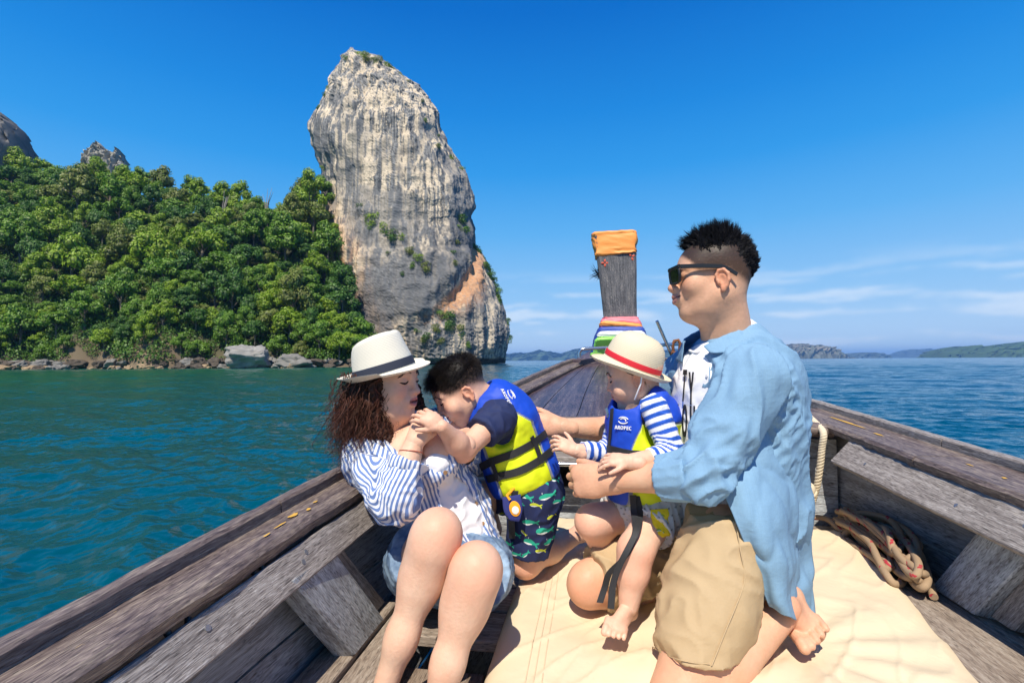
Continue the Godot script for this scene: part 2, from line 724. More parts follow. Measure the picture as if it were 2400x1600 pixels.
# ---------------------------------------------------------------- sea
func build_sea() -> void:
	var n1 := noise_of(21, 1.0, 2)
	var n2 := noise_of(22, 1.0, 1)
	var n3 := noise_of(23, 1.0, 2)
	var slow := noise_of(24, 1.0, 2)
	var angles := PackedFloat32Array()
	var fine := 430
	for i in fine + 1:
		angles.append(deg_to_rad(-62.0 + 124.0 * i / fine))
	for i in range(1, 48):
		angles.append(deg_to_rad(62.0 + 236.0 * i / 48.0))
	var rs := PackedFloat32Array([0.35])
	while rs[rs.size() - 1] < 9000.0:
		var r := rs[rs.size() - 1]
		rs.append(r + clampf(maxf(0.03, 0.0085 * r), 0.0, 1e9) * (1.0 if r < 300.0 else 6.0))
	var mb := MB.new()
	var deep := Color(0.001, 0.044, 0.100)
	var green := Color(0.001, 0.098, 0.066)
	var lime := Color(0.004, 0.15, 0.10)
	var w := angles.size()
	for r in rs:
		var d := maxf(0.03, 0.0085 * r)
		var f1 := clampf(2.2 / (3.0 * d), 0.0, 1.0)
		var f2 := clampf(0.9 / (3.0 * d), 0.0, 1.0)
		var f3 := clampf(0.4 / (3.0 * d), 0.0, 1.0)
		for a in angles:
			var x := r * sin(a)
			var z := -r * cos(a)
			var u := x * 0.86 + z * 0.5
			var q := z * 0.86 - x * 0.5
			var hgt := 0.0
			if r < 2600.0:
				var warp := n3.get_noise_2d(x * 0.12, z * 0.12)
				var a1 := n1.get_noise_2d(u * 0.17 + warp, q * 0.42)
				var a2 := n2.get_noise_2d(u * 0.62 + warp * 2.0, q * 1.15)
				var a0 := n1.get_noise_2d(u * 0.045 + 3.0, q * 0.12)
				hgt = 0.15 * smoothstep(12.0, 70.0, r) * clampf(9.0 / (3.0 * d), 0.0, 1.0) * a0 + 0.075 * (1.0 + 0.8 * smoothstep(10.0, 60.0, r)) * f1 * a1 + 0.032 * f2 * (0.55 - absf(a2)) * 1.5
				if f3 > 0.1:
					hgt += 0.019 * f3 * (0.4 - absf(n2.get_noise_2d(u * 1.7 + 40.0, q * 2.8))) * 1.6
			var s := slow.get_noise_2d(x * 0.02, z * 0.02)
			# greener over the shallows off the island on the left
			var shore := smoothstep(25.0, -42.0, x + 0.12 * r + 9.0 * s) * smoothstep(420.0, 140.0, r)
			mb.col = deep.lerp(green, clampf(shore + 0.12 * s, 0.0, 1.0))
			if x < -20.0:
				mb.col = mb.col.lerp(lime, 0.75 * smoothstep(-92.0, -103.0, z + 2.0 * s) * smoothstep(-15.0, -45.0, x))
			mb.vert(Vector3(x, hgt, z), Vector2(x, z) / 2.6)
	for i in rs.size() - 1:
		for j in w:
			var k := (j + 1) % w
			mb.quad(i * w + j, i * w + k, (i + 1) * w + k, (i + 1) * w + j)
	# faces up
	if mb.ix.size() and (mb.v[mb.ix[1]] - mb.v[mb.ix[0]]).cross(mb.v[mb.ix[2]] - mb.v[mb.ix[0]]).y < 0.0:
		mb.flip(0)
	var o := part("sea", mb, M.water)
	tag(o, "rippled teal sea around the boat, greener towards the wooded shore", "sea", "", "structure")

# ---------------------------------------------------------------- the island
const TOWER_L := [[850, 740], [800, 738], [760, 736], [710, 733], [670, 730], [630, 726], [600, 722], [560, 728], [520, 742], [470, 748], [420, 752], [390, 742], [350, 727], [310, 717], [290, 719], [262, 729], [235, 745], [190, 766], [150, 785], [118, 797]]
const TOWER_R := [[850, 1190], [800, 1197], [770, 1198], [730, 1190], [690, 1176], [640, 1156], [600, 1138], [575, 1120], [540, 1116], [510, 1106], [490, 1112], [460, 1110], [410, 1097], [370, 1074], [330, 1050], [300, 1036], [260, 1030], [235, 1014], [200, 985], [185, 960], [160, 930], [130, 890], [118, 850]]

func edge(e: Array, y: float) -> float:
	for i in e.size() - 1:
		if y <= e[i][0] and y >= e[i + 1][0]:
			return lerpf(e[i][1], e[i + 1][1], (e[i][0] - y) / maxf(1.0, e[i][0] - e[i + 1][0]))
	return e[0][1] if y > e[0][0] else e[e.size() - 1][1]

const TOWER_D := 176.0
var tower_n: Array = []

# the tower's surface: around (0 = right, PI/2 = towards the boat), up 0..1
func tower_at(th: float, up: float) -> Vector3:
	var py := lerpf(853.0, 112.0, up)
	var l := edge(TOWER_L, py)
	var r := edge(TOWER_R, py)
	var wl := at_z(l, py, -TOWER_D - 10.0)
	var wr := at_z(r, py, -TOWER_D - 10.0)
	var close := 1.0 - smoothstep(0.975, 1.0, up) * 0.75
	var cx := (wl.x + wr.x) * 0.5
	var hw := (wr.x - wl.x) * 0.5 * close
	var hd := (hw * 0.85 + 4.0) * close
	var c := cos(th)
	var n := sin(th)
	var y := maxf(-1.0, (wl.y + wr.y) * 0.5)
	var pz := -TOWER_D - 10.0 + hd * signf(n) * pow(absf(n), 0.7)
	var near := -pz / (TOWER_D + 10.0)      # the front leans in a little towards the top
	var p := Vector3(cx * near + hw * near * signf(c) * pow(absf(c), 0.82), EYE + (y - EYE) * near, pz)
	var px := lerpf(r, l, th / PI) if th < PI else 1000.0
	var out := Vector3(c, 0.0, n).normalized()
	# flutes that run down the face, ledges, blocky breaks near the top
	var f1: float = tower_n[0].get_noise_3d(p.x * 0.17, y * 0.016 + 0.3 * tower_n[5].get_noise_3d(p.x * 0.03, y * 0.03, p.z * 0.03), p.z * 0.17)
	var f2: float = tower_n[1].get_noise_3d(p.x * 0.62, y * 0.05, p.z * 0.62)
	var blk: float = tower_n[2].get_noise_3d(p.x * 0.10, y * 0.12, p.z * 0.10)
	var crag: float = tower_n[3].get_noise_3d(p.x * 0.42, y * 0.36, p.z * 0.42)
	var fine: float = tower_n[1].get_noise_3d(p.x * 2.0 + 50.0, y * 1.1, p.z * 2.0)
	var rough := smoothstep(0.74, 0.9, up) * 0.65 + 0.12 + 0.45 * smoothstep(0.22, 0.0, up)
	var vary := 0.35 + 0.65 * smoothstep(-0.2, 0.4, tower_n[5].get_noise_3d(p.x * 0.045, y * 0.035, p.z * 0.045 + 7.0))
	var d := -0.4 + f1 * 1.7 + f2 * 0.26 * vary + blk * 2.2 + (0.30 - absf(crag)) * 2.0 * rough + fine * 0.20
	# the belly of the overhanging block, and the orange recess below and right of it
	if th < PI:
		var cut := crevice(px, py)
		var upper := smoothstep(930.0, 1010.0, px)
		d += 1.8 * upper * smoothstep(0.0, 1.0, clampf(cut / 26.0, -0.2, 1.0)) * smoothstep(140.0, 0.0, cut)
		d -= (0.7 + 1.8 * upper) * smoothstep(26.0, 0.0, absf(cut + 20.0)) * smoothstep(500.0, 560.0, py)
		# the undercut on the upper left
		d -= 4.0 * exp(-pow((px - edge(TOWER_L, py) - 6.0) / 20.0, 2.0)) * smoothstep(300.0, 330.0, py) * smoothstep(410.0, 370.0, py)
		d -= 1.6 * smoothstep(839.0, 846.0, py)
	return p + out * d * close

# > 0 left of the diagonal crack, < 0 right of it (pixels)
func crevice(px: float, py: float) -> float:
	var line := 1112.0 - (py - 530.0) * 0.62 if py < 620.0 else 1056.0 - (py - 620.0) * 0.74
	return (line - px) * 0.8

func tower_paint(th: float, up: float, p: Vector3) -> Color:
	var py := lerpf(853.0, 112.0, up)
	var l := edge(TOWER_L, py)
	var r := edge(TOWER_R, py)
	var px := lerpf(r, l, th / PI) if th < PI else 1000.0
	var pale := Color(0.64, 0.53, 0.385)
	var grey := Color(0.150, 0.155, 0.158)
	var dark := Color(0.060, 0.064, 0.070)
	var orange := Color(0.58, 0.30, 0.145)
	var ash := Color(0.29, 0.28, 0.262)
	var s1: float = 0.75 * tower_n[4].get_noise_3d(p.x * 0.26, p.y * 0.012, p.z * 0.26) + 0.55 * tower_n[4].get_noise_3d(p.x * 0.8, p.y * 0.02, p.z * 0.8 + 11.0)
	var s2: float = tower_n[4].get_noise_3d(p.x * 1.5, p.y * 0.028, p.z * 1.5 + 30.0)
	var m1: float = tower_n[5].get_noise_3d(p.x * 0.07, p.y * 0.05, p.z * 0.07)
	var m2: float = tower_n[5].get_noise_3d(p.x * 0.6, p.y * 0.5, p.z * 0.6)
	# pale streaks are commonest down the middle of the face
	var mid := exp(-pow((px - 905.0 - (py - 300.0) * 0.12) / 120.0, 2.0)) * smoothstep(160.0, 260.0, py) * smoothstep(720.0, 520.0, py)
	var warm := smoothstep(925.0, 800.0, px - (py - 600.0) * 0.30) * smoothstep(400.0, 640.0, py)
	var base := grey.lerp(ash, clampf(0.5 + m1 * 1.3, 0.0, 1.0))
	base = base.lerp(ash * 1.05, 0.8 * smoothstep(0.80, 0.93, up))
	var c := base.lerp(pale, clampf(smoothstep(0.0, 0.13, 1.25 * s1 + mid * 0.24 + warm * 0.38 - 0.085 + 0.16 * s2), 0.0, 1.0))
	c = c.lerp(orange, clampf(warm * smoothstep(-0.35, 0.25, m1 + 0.5 * m2 + 0.15) * 1.2, 0.0, 0.85))
	c = c.lerp(dark, 0.85 * smoothstep(0.05, 0.28, s2 * 0.8 + s1 * -0.5 - 0.02) * (1.0 - warm * 0.8))
	var patch := smoothstep(0.08, 0.25, m1 + 0.25 * m2 - mid * 0.25)
	c = c.lerp(Color(0.115, 0.118, 0.122), 0.7 * patch * (1.0 - warm) * smoothstep(250.0, 400.0, py))
	# broad plates of dark, smooth rock
	for e in [[905, 505, 62, 70, 0.8], [915, 640, 45, 80, 0.7], [960, 660, 50, 80, 0.8], [1050, 430, 48, 60, 0.75], [1050, 520, 40, 70, 0.9], [775, 330, 30, 60, 0.6], [850, 380, 26, 120, 0.5], [760, 500, 16, 60, 0.5], [985, 300, 40, 30, 0.45], [1150, 740, 22, 60, 0.5], [890, 770, 30, 40, 0.6], [820, 240, 24, 60, 0.4]]:
		var dx: float = (px - e[0] + 34.0 * m1 + 10.0 * s2) / e[2]
		var dy: float = (py - e[1] + 40.0 * m1) / e[3]
		c = c.lerp(Color(0.118, 0.122, 0.128).lerp(Color(0.26, 0.255, 0.245), clampf(0.5 + s2 * 1.8, 0.0, 1.0)), 0.8 * e[4] * (1.0 - 0.9 * warm) * smoothstep(1.15, 0.75, dx * dx + dy * dy))
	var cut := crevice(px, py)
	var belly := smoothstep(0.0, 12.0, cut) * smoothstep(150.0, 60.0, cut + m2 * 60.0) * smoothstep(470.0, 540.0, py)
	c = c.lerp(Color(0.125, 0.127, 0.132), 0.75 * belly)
	var inside := smoothstep(2.0, -10.0, cut) * smoothstep(-85.0, -30.0, cut + m2 * 30.0) * smoothstep(560.0, 600.0, py) * smoothstep(760.0, 690.0, py + m2 * 60.0)
	c = c.lerp(orange, 0.9 * inside * smoothstep(-0.5, 0.2, s2 + 0.3))
	var right := smoothstep(-40.0, -90.0, cut) * smoothstep(600.0, 660.0, py)
	c = c.lerp(pale * 0.9, 0.5 * right * smoothstep(-0.1, 0.2, s1))
	c = c.lerp(Color(0.055, 0.045, 0.035), 0.9 * smoothstep(840.0, 848.0, py + m2 * 3.0))
	return c * (0.92 + 0.25 * m2)

func hill_top(x: float) -> float:
	var xs := [-260.0, -177.0, -160.0, -145.0, -133.0, -118.0, -108.0, -100.0, -89.0, -81.0, -72.0, -60.0, -48.0]
	var ys := [66.0, 65.0, 65.0, 63.0, 61.0, 57.5, 54.0, 52.0, 52.5, 48.0, 59.0, 58.0, 44.0]
	if x <= xs[0]:
		return ys[0]
	for i in xs.size() - 1:
		if x < xs[i + 1]:
			return lerpf(ys[i], ys[i + 1], (x - xs[i]) / (xs[i + 1] - xs[i]))
	return ys[ys.size() - 1]

func hill(x: float, z: float) -> float:
	var b := 4.0 * sin(x * 0.13) + 2.0 * sin(x * 0.31 + 1.0)
	var t := clampf((-z - 106.0 + b * 0.5) / 62.0, -0.1, 1.0)
	var side := smoothstep(-31.0, -66.0 - 6.0 * t, x)
	var h := hill_top(x * 170.0 / maxf(100.0, -z)) * (pow(maxf(t, 0.0), 0.88)) * side
	return h * 0.94 - 1.5 + 2.4 * smoothstep(-0.02, 0.05, t) * smoothstep(-30.0, -36.0, x)

func build_land() -> void:
	tower_n = [noise_of(31, 1.0, 2), noise_of(32, 1.0, 2), noise_of(33, 1.0, 2, FastNoiseLite.TYPE_CELLULAR), noise_of(34, 1.0, 4), noise_of(35, 1.0, 3), noise_of(36, 1.0, 4)]
	# the limestone tower
	var mb := MB.new()
	var nu := 440
	var nv := 480
	for i in nv + 1:
		for j in nu + 1:
			var f := float(j) / nu
			var th := f * 1.25 * PI - 0.125 * PI if f < 0.9 else lerpf(PI, TAU - 0.125 * PI, (f - 0.9) / 0.1)
			if f >= 0.9:
				th = lerpf(0.9 * 1.25 * PI - 0.125 * PI, TAU - 0.125 * PI, (f - 0.9) / 0.1)
			var up := float(i) / nv
			var p := tower_at(wrapf(th, 0.0, TAU), up)
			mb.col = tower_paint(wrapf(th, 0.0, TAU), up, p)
			mb.vert(p, Vector2(f * 20.0, up * 20.0))
	var top := mb.vert(Vector3(mb.v[mb.v.size() - nu / 2].x, mb.v[mb.v.size() - nu / 2].y + 0.5, -TOWER_D - 10.0))
	for i in nv:
		for j in nu:
			var a := i * (nu + 1) + j
			mb.quad(a, a + 1, a + nu + 2, a + nu + 1)
	for j in nu:
		mb.tri(nv * (nu + 1) + j, nv * (nu + 1) + j + 1, top)
	mb.outward(0)
	tag(part("limestone_tower", mb, M.rock), "tall streaked limestone tower rising from the sea beside the wooded hill", "rock tower", "", "structure")
	# hillside
	mb = MB.new()
	var gn := noise_of(41, 0.08, 3)
	for i in 81:
		for j in 111:
			var x := lerpf(-260.0, -28.0, j / 110.0)
			var z := lerpf(-101.0, -215.0, i / 80.0)
			var g := gn.get_noise_2d(x, z)
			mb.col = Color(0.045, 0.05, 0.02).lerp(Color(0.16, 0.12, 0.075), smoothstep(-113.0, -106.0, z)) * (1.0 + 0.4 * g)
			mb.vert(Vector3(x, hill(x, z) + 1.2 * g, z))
	for i in 80:
		for j in 110:
			mb.quad(i * 111 + j, i * 111 + j + 1, (i + 1) * 111 + j + 1, (i + 1) * 111 + j)
	tag(part("hillside", mb, M.earth), "steep earth slope under the forest left of the tower", "hillside", "", "structure")
	crags()
	forest()
	shore_rocks()
	tower_plants()
	far_islands()

func crag(called: String, label: String, shape: Array, depth: float, thick: float, sd: int, m: Material, tint: Color, cat := "rock", kind := "structure", rough := 1.0) -> MeshInstance3D:
	# a rock or hill whose outline rises and falls along its length; shape: [px, py] along the top, from left to right
	var mb := MB.new()
	var n := noise_of(sd, 1.0, 4)
	var s := depth / FPX
	var x0: float = shape[0][0]
	var x1: float = shape[shape.size() - 1][0]
	var nu := 150
	var nv := 60
	for i in nu + 1:
		var px := lerpf(x0, x1, float(i) / nu)
		var py := 845.0
		for k in shape.size() - 1:
			if px >= shape[k][0] and px <= shape[k + 1][0]:
				py = lerpf(shape[k][1], shape[k + 1][1], (px - shape[k][0]) / (shape[k + 1][0] - shape[k][0]))
		var base := at(px, py, depth)
		for j in nv + 1:
			var a := PI * j / nv
			var hgt := pow(maxf(0.0, sin(a)), 0.42)
			var p := Vector3(base.x, lerpf(-2.0, base.y, hgt), base.z + cos(a) * thick)
			var rg := n.get_noise_3d(p.x * 3.0 / thick, p.y * 2.2 / thick, p.z * 3.0 / thick)
			var g := n.get_noise_3d(p.x * 9.0 / thick, p.y * 2.0 / thick, p.z * 9.0 / thick)
			var cr := 0.3 - absf(n.get_noise_3d(p.x * 5.0 / thick, p.y * 3.0 / thick, p.z * 5.0 / thick + 9.0))
			p += Vector3(rg * 0.05 + cr * 0.06, rg * 0.04 + cr * 0.06, (rg * 0.9 + g * 0.5 + cr * 1.0) * 0.4) * thick * rough * (0.4 + 0.6 * sin(a))
			mb.col = tint * (1.0 + 0.5 * g + 0.4 * rg)
			if called == "karst_islet" and g > 0.1:
				mb.col = mb.col.lerp(Color(0.45, 0.34, 0.24), clampf(g * 3.0, 0.0, 0.8) * smoothstep(0.0, 0.5, sin(a)) * (1.0 - hgt * 0.6))
			mb.vert(p)
	for i in nu:
		for j in nv:
			var a := i * (nv + 1) + j
			mb.quad(a, a + 1, a + nv + 2, a + nv + 1)
	mb.outward(0)
	var o := part(called, mb, m)
	tag(o, label, cat, "", kind)
	return o

func crags() -> void:
	crag("rock_stack", "small jagged grey rock stack above the treetops on the ridge", [[200, 440], [203, 392], [210, 376], [215, 356], [223, 350], [234, 337], [240, 343], [250, 356], [261, 356], [264, 372], [270, 356], [282, 353], [288, 380], [297, 396], [302, 440]], 182.0, 7.0, 51, M.rock, Color(0.30, 0.29, 0.25), "rock", "structure", 1.2)
	crag("cliff", "dark grey cliff cut off by the left border", [[-260, 200], [-120, 205], [-40, 245], [-5, 262], [12, 272], [30, 292], [38, 322], [45, 354], [50, 392], [58, 440]], 176.0, 16.0, 52, M.rock, Color(0.15, 0.145, 0.14), "cliff", "structure", 0.7)

func far_islands() -> void:
	crag("karst_islet", "rounded limestone islet with pale cliffs, nearest behind the man's back", [[1828, 842], [1836, 820], [1842, 809], [1856, 806], [1870, 808], [1880, 818], [1886, 812], [1902, 809], [1912, 817], [1925, 812], [1930, 828], [1945, 838], [1962, 841]], 3000.0, 180.0, 53, M.far_rock, Color(0.14, 0.155, 0.12), "islet")
	crag("far_islet", "small bluish islet just right of the limestone islet", [[1928, 842], [1932, 826], [1944, 823], [1950, 832], [1972, 836], [1976, 841]], 4400.0, 200.0, 54, M.far_rock, Color(0.10, 0.13, 0.10), "islet")
	crag("far_islet", "low flat bluish islet alone on the horizon between taller islands", [[1976, 841], [1982, 833], [1996, 828], [2025, 827], [2046, 830], [2054, 841]], 5000.0, 230.0, 55, M.far_rock, Color(0.09, 0.12, 0.09), "islet")
	crag("far_islet", "faint pale blue row of peaks beside the green headland", [[2100, 841], [2110, 830], [2128, 826], [2138, 819], [2150, 825], [2166, 818], [2182, 824], [2200, 819], [2222, 828], [2250, 841]], 6500.0, 300.0, 56, M.far_rock, Color(0.09, 0.12, 0.10), "islet")
	crag("headland", "green wooded headland running off the right border", [[2222, 840], [2232, 828], [2262, 811], [2282, 816], [2310, 813], [2350, 811], [2382, 805], [2420, 800], [2600, 808], [2800, 838]], 2600.0, 220.0, 57, M.far_rock, Color(0.055, 0.10, 0.03), "headland")
	crag("far_hills", "long bluish range of hills on the horizon behind the bow", [[1080, 846], [1120, 832], [1180, 833], [1205, 829], [1225, 831], [1262, 822], [1285, 828], [1310, 831], [1340, 821], [1360, 818], [1420, 822], [1480, 815], [1540, 824], [1600, 818], [1660, 828], [1760, 836], [1830, 841]], 5200.0, 500.0, 58, M.far_rock, Color(0.06, 0.10, 0.05), "hills")

# ---------------------------------------------------------------- plants
func leaf_ball(mb: MB, rng: RandomNumberGenerator, mid: Vector3, r: Vector3, leaves: int, size: float, tone: float) -> void:
	for k in leaves:
		var d := Vector3(rng.randfn(), rng.randfn() + 0.45, rng.randfn()).normalized()
		var depth := 1.0 - 0.35 * pow(rng.randf(), 2.0)
		var p := mid + d * r * depth * rng.randf_range(0.86, 1.12)
		var nn := (d + Vector3(rng.randfn(), rng.randfn() + 0.5, rng.randfn() + 0.3) * 0.38).normalized()
		var x := nn.cross(Vector3(rng.randfn(), rng.randfn(), rng.randfn())).normalized()
		var y := nn.cross(x)
		var s := size * rng.randf_range(0.6, 1.3)
		var g := tone * rng.randf_range(0.65, 1.35)
		mb.col = Color(g * rng.randf_range(0.85, 1.2), g, g * rng.randf_range(0.7, 1.1))
		var b := mb.v.size()
		mb.vert(p - x * s)
		mb.vert(p + y * s * 0.6 + nn * s * 0.12)
		mb.vert(p + x * s)
		mb.vert(p - y * s * 0.6 - nn * s * 0.12)
		mb.quad(b, b + 1, b + 2, b + 3)

func crown_mesh(sd: int, shape: int) -> ArrayMesh:
	# a crown of unit radius, its foot at the origin
	var rng := rng_of(sd)
	var mb := MB.new()
	var lobes := 9 + sd % 4
	for k in lobes:
		var a := TAU * k / lobes * 2.4 + rng.randf() * 0.8
		var q := sqrt((k + 0.5) / lobes)
		var hgt := (1.0 - q * q) * (0.75 if shape == 0 else 1.15) + 0.28 + rng.randf_range(-0.12, 0.12)
		var r := rng.randf_range(0.30, 0.46)
		var mid := Vector3(cos(a) * q * 0.72, hgt, sin(a) * q * 0.72)
		leaf_ball(mb, rng, mid, Vector3(r, r * 0.72, r), 210, 0.062, rng.randf_range(0.75, 1.25))
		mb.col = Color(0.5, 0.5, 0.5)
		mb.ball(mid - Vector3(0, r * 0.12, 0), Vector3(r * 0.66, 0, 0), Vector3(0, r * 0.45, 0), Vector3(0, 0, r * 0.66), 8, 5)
	return mb.mesh(M.leaf_mid)

func trunk_mesh(sd: int) -> ArrayMesh:
	var rng := rng_of(sd)
	var mb := MB.new()
	mb.tube([Vector3(0, -1.2, 0), Vector3(0.05, -0.4, 0.02), Vector3(-0.02, 0.2, 0), Vector3(0.03, 0.75, 0.04)], [0.075, 0.055, 0.045, 0.02], 6)
	for k in 4:
		var a := TAU * k / 4.0 + rng.randf()
		mb.tube([Vector3(0, 0.0 + 0.1 * k, 0), Vector3(cos(a) * 0.3, 0.3 + 0.1 * k, sin(a) * 0.3), Vector3(cos(a) * 0.62, 0.5 + 0.08 * k, sin(a) * 0.62)], [0.03, 0.02, 0.01], 5)
	return mb.mesh(M.bark)

func mesh_node(called: String, m: Mesh, parent: Node3D, mat: Material = null) -> MeshInstance3D:
	var o := MeshInstance3D.new()
	o.name = called
	o.mesh = m
	if mat:
		o.material_override = mat
	parent.add_child(o, true)
	return o

func forest() -> void:
	var rng := rng_of(77)
	var crowns := []
	var trunks := []
	for k in 7:
		crowns.append(crown_mesh(200 + k, k % 2))
		trunks.append(trunk_mesh(300 + k))
	var shades := [M.leaf_mid, M.leaf_bright, M.leaf_dark, M.leaf_olive]
	var words := ["mid green", "bright yellow-green", "dark green", "dull olive"]
	var spots := []
	var tries := 0
	while spots.size() < 288 and tries < 60000:
		tries += 1
		var z := -106.0 - 68.0 * pow(rng.randf(), 0.85)
		var x := lerpf(-1290.0 / FPX * -z, -34.0, rng.randf())
		if hill(x, z) < 0.35 or x > -34.0 - maxf(0.0, (-z - 118.0)) * 0.55:
			continue
		var size := lerpf(2.7, 5.8, pow(rng.randf(), 1.3)) * lerpf(0.72, 1.1, smoothstep(-106.0, -135.0, z))
		var ok := true
		for s in spots:
			var d := Vector2(s.x - x, s.y - z).length()
			if d < (s.z + size) * 0.56:
				ok = false
				break
		if ok:
			spots.append(Vector3(x, z, size))
	for i in spots.size():
		var s: Vector3 = spots[i]
		var f := rng.randf()
		var q := 1 if f < 0.24 else 2 if f < 0.46 else 3 if f < 0.62 else 0
		var row := "at the waterline" if s.y > -113.0 else "low on the slope" if s.y > -124.0 else "on the middle slope" if s.y > -138.0 else "high on the slope" if s.y > -154.0 else "on the skyline"
		var px := 1200.0 + s.x / -s.y * FPX
		var where := "at the left border" if px < 60.0 else "under the dark cliff" if px < 150.0 else "left of the small rock stack" if px < 215.0 else "below the small rock stack" if px < 300.0 else "right of the small rock stack" if px < 400.0 else "in the middle of the wooded hill" if px < 500.0 else "above the largest pale boulder" if px < 610.0 else "below the saddle by the tower" if px < 690.0 else "against the limestone tower"
		var big := "small" if s.z < 3.5 else "mid-sized" if s.z < 4.4 else "large" if s.z < 5.1 else "very large"
		var o := thing("tree", "%s %s tree %s %s" % [big, words[q], row, where], "tree", Vector3(s.x, hill(s.x, s.y) + s.z * 0.75, s.y), "trees of the forest on the hillside")
		o.rotation.y = rng.randf() * TAU
		o.scale = Vector3(s.z, s.z * rng.randf_range(0.72, 1.45), s.z)
		mesh_node("crown", crowns[i % 7], o, shades[q])
		mesh_node("trunk", trunks[i % 7], o)
	# scrub that fills the floor of the wood
	var mb := MB.new()
	leaf_ball(mb, rng_of(5), Vector3(0, 0.3, 0), Vector3(1, 0.8, 1), 160, 0.12, 0.9)
	var mm := MultiMesh.new()
	mm.transform_format = MultiMesh.TRANSFORM_3D
	mm.mesh = mb.mesh(M.leaf_scrub)
	var places := []
	for k in 3600:
		var z := -104.5 - 72.0 * rng.randf()
		var x := lerpf(-1300.0 / FPX * -z, -33.0, rng.randf())
		var y := hill(x, z)
		if y < 0.9 + rng.randf() * 1.2:
			continue
		places.append(Transform3D(Basis(Vector3.UP, rng.randf() * TAU).scaled(Vector3.ONE * rng.randf_range(0.9, 2.3)), Vector3(x, y, z)))
	mm.instance_count = places.size()
	for k in places.size():
		mm.set_instance_transform(k, places[k])
	var u := MultiMeshInstance3D.new()
	u.name = "undergrowth"
	u.multimesh = mm
	add_child(u)
	tag(u, "dense green scrub between the trees of the hillside", "undergrowth", "", "stuff")
	# bare branches standing out of the crowns
	for p in [[520, 452, 158.0], [623, 440, 160.0], [1150, 0, 0.0]]:
		if p[2] < 1.0:
			continue
		var base: Vector3 = at(p[0], p[1] + 70, p[2])
		mb = MB.new()
		for k in 5:
			var a := rng.randf() * TAU
			mb.tube([base, base + Vector3(cos(a) * 0.8, 5.0, sin(a) * 0.5), base + Vector3(cos(a) * 2.2, 8.0 + 2.5 * rng.randf(), sin(a))], [0.16, 0.11, 0.04], 5)
		tag(part("dead_tree", mb, M.bark_pale), "bare grey branches sticking out above the treetops %s" % ("in the saddle of the ridge" if p[0] < 560 else "just left of the limestone tower"), "dead tree")

func boulder_mesh(sd: int) -> ArrayMesh:
	var mb := MB.new()
	var n := noise_of(sd, 1.0, 3)
	mb.ball(Vector3.ZERO, Vector3.RIGHT, Vector3.UP, Vector3.BACK, 34, 22)
	for i in mb.v.size():
		var p := mb.v[i]
		# planed off on a few sides
		for k in 5:
			var d := Vector3(sin(k * 2.1 + sd), cos(k * 1.3 + sd * 2.0) * 0.6, cos(k * 2.7 + sd * 0.7)).normalized()
			var q := p.dot(d)
			if q > 0.66:
				p -= d * (q - 0.66) * 0.9
		p *= 1.0 + 0.34 * n.get_noise_3dv(p * 1.5) + 0.16 * (0.3 - absf(n.get_noise_3dv(p * 3.6))) * 2.0
		mb.v[i] = p
		mb.c[i] = Color.WHITE * (0.85 + 0.5 * n.get_noise_3dv(p * 3.0 + Vector3(9, 9, 9)))
	return mb.mesh(M.boulder_grey)

func shore_rocks() -> void:
	var rng := rng_of(91)
	var ms := []
	for k in 6:
		ms.append(boulder_mesh(400 + k))
	var mats := [M.boulder_grey, M.boulder_tan, M.boulder_dark]
	var words := ["grey", "tan", "dark brown"]
	for k in 150:
		var px := rng.randf_range(-15.0, 845.0)
		var d := rng.randf_range(99.5, 108.0)
		var x := (px - 1200.0) / FPX * d
		var front := d < 103.5
		var s := rng.randf_range(0.35, 1.25) if front else rng.randf_range(0.6, 1.6)
		var q := 1 if front and rng.randf() < 0.5 else 2 if rng.randf() < 0.6 else 0
		var o := MeshInstance3D.new()
		o.name = numbered("boulder")
		o.mesh = ms[k % 6]
		o.material_override = mats[q]
		o.position = Vector3(x, (0.0 if front else 0.9) + s * 0.15, -d)
		o.basis = Basis.from_euler(Vector3(rng.randf_range(-0.3, 0.3), rng.randf() * TAU, rng.randf_range(-0.3, 0.3))).scaled_local(Vector3(s * rng.randf_range(0.9, 1.7), s * rng.randf_range(0.5, 0.8), s))
		add_child(o, true)
		tag(o, "%s %s shore boulder %s %s" % ["small" if s < 0.7 else "mid-sized" if s < 1.1 else "large", words[q], "at the water's edge" if front else "under the trees", "at the left border" if px < 90 else "below the dark cliff" if px < 180 else "below the small rock stack" if px < 310 else "left of the middle of the shore" if px < 410 else "left of the largest pale boulder" if px < 530 else "in front of the largest pale boulder" if px < 640 else "right of the largest pale boulder" if px < 740 else "near the foot of the tower"], "boulder", "boulders along the wooded shore")
	# the big pale boulder
	var big := MeshInstance3D.new()
	big.name = "big_boulder"
	big.mesh = ms[2]
	big.material_override = M.boulder_pale
	big.position = at(585, 838, 101.0)
	big.basis = Basis.from_euler(Vector3(0.1, 0.6, -0.12)).scaled_local(Vector3(4.6, 2.7, 3.6))
	add_child(big)
	tag(big, "largest boulder of the shore, pale grey, half way between the cliff and tower", "boulder")
	var big2 := MeshInstance3D.new()
	big2.name = "big_boulder_001"
	big2.mesh = ms[4]
	big2.material_override = M.boulder_grey
	big2.position = at(690, 850, 101.5)
	big2.basis = Basis.from_euler(Vector3(0.1, 2.6, 0.1)).scaled_local(Vector3(4.4, 1.7, 3.2))
	add_child(big2)
	tag(big2, "low wide grey boulder right of the largest pale one", "boulder")

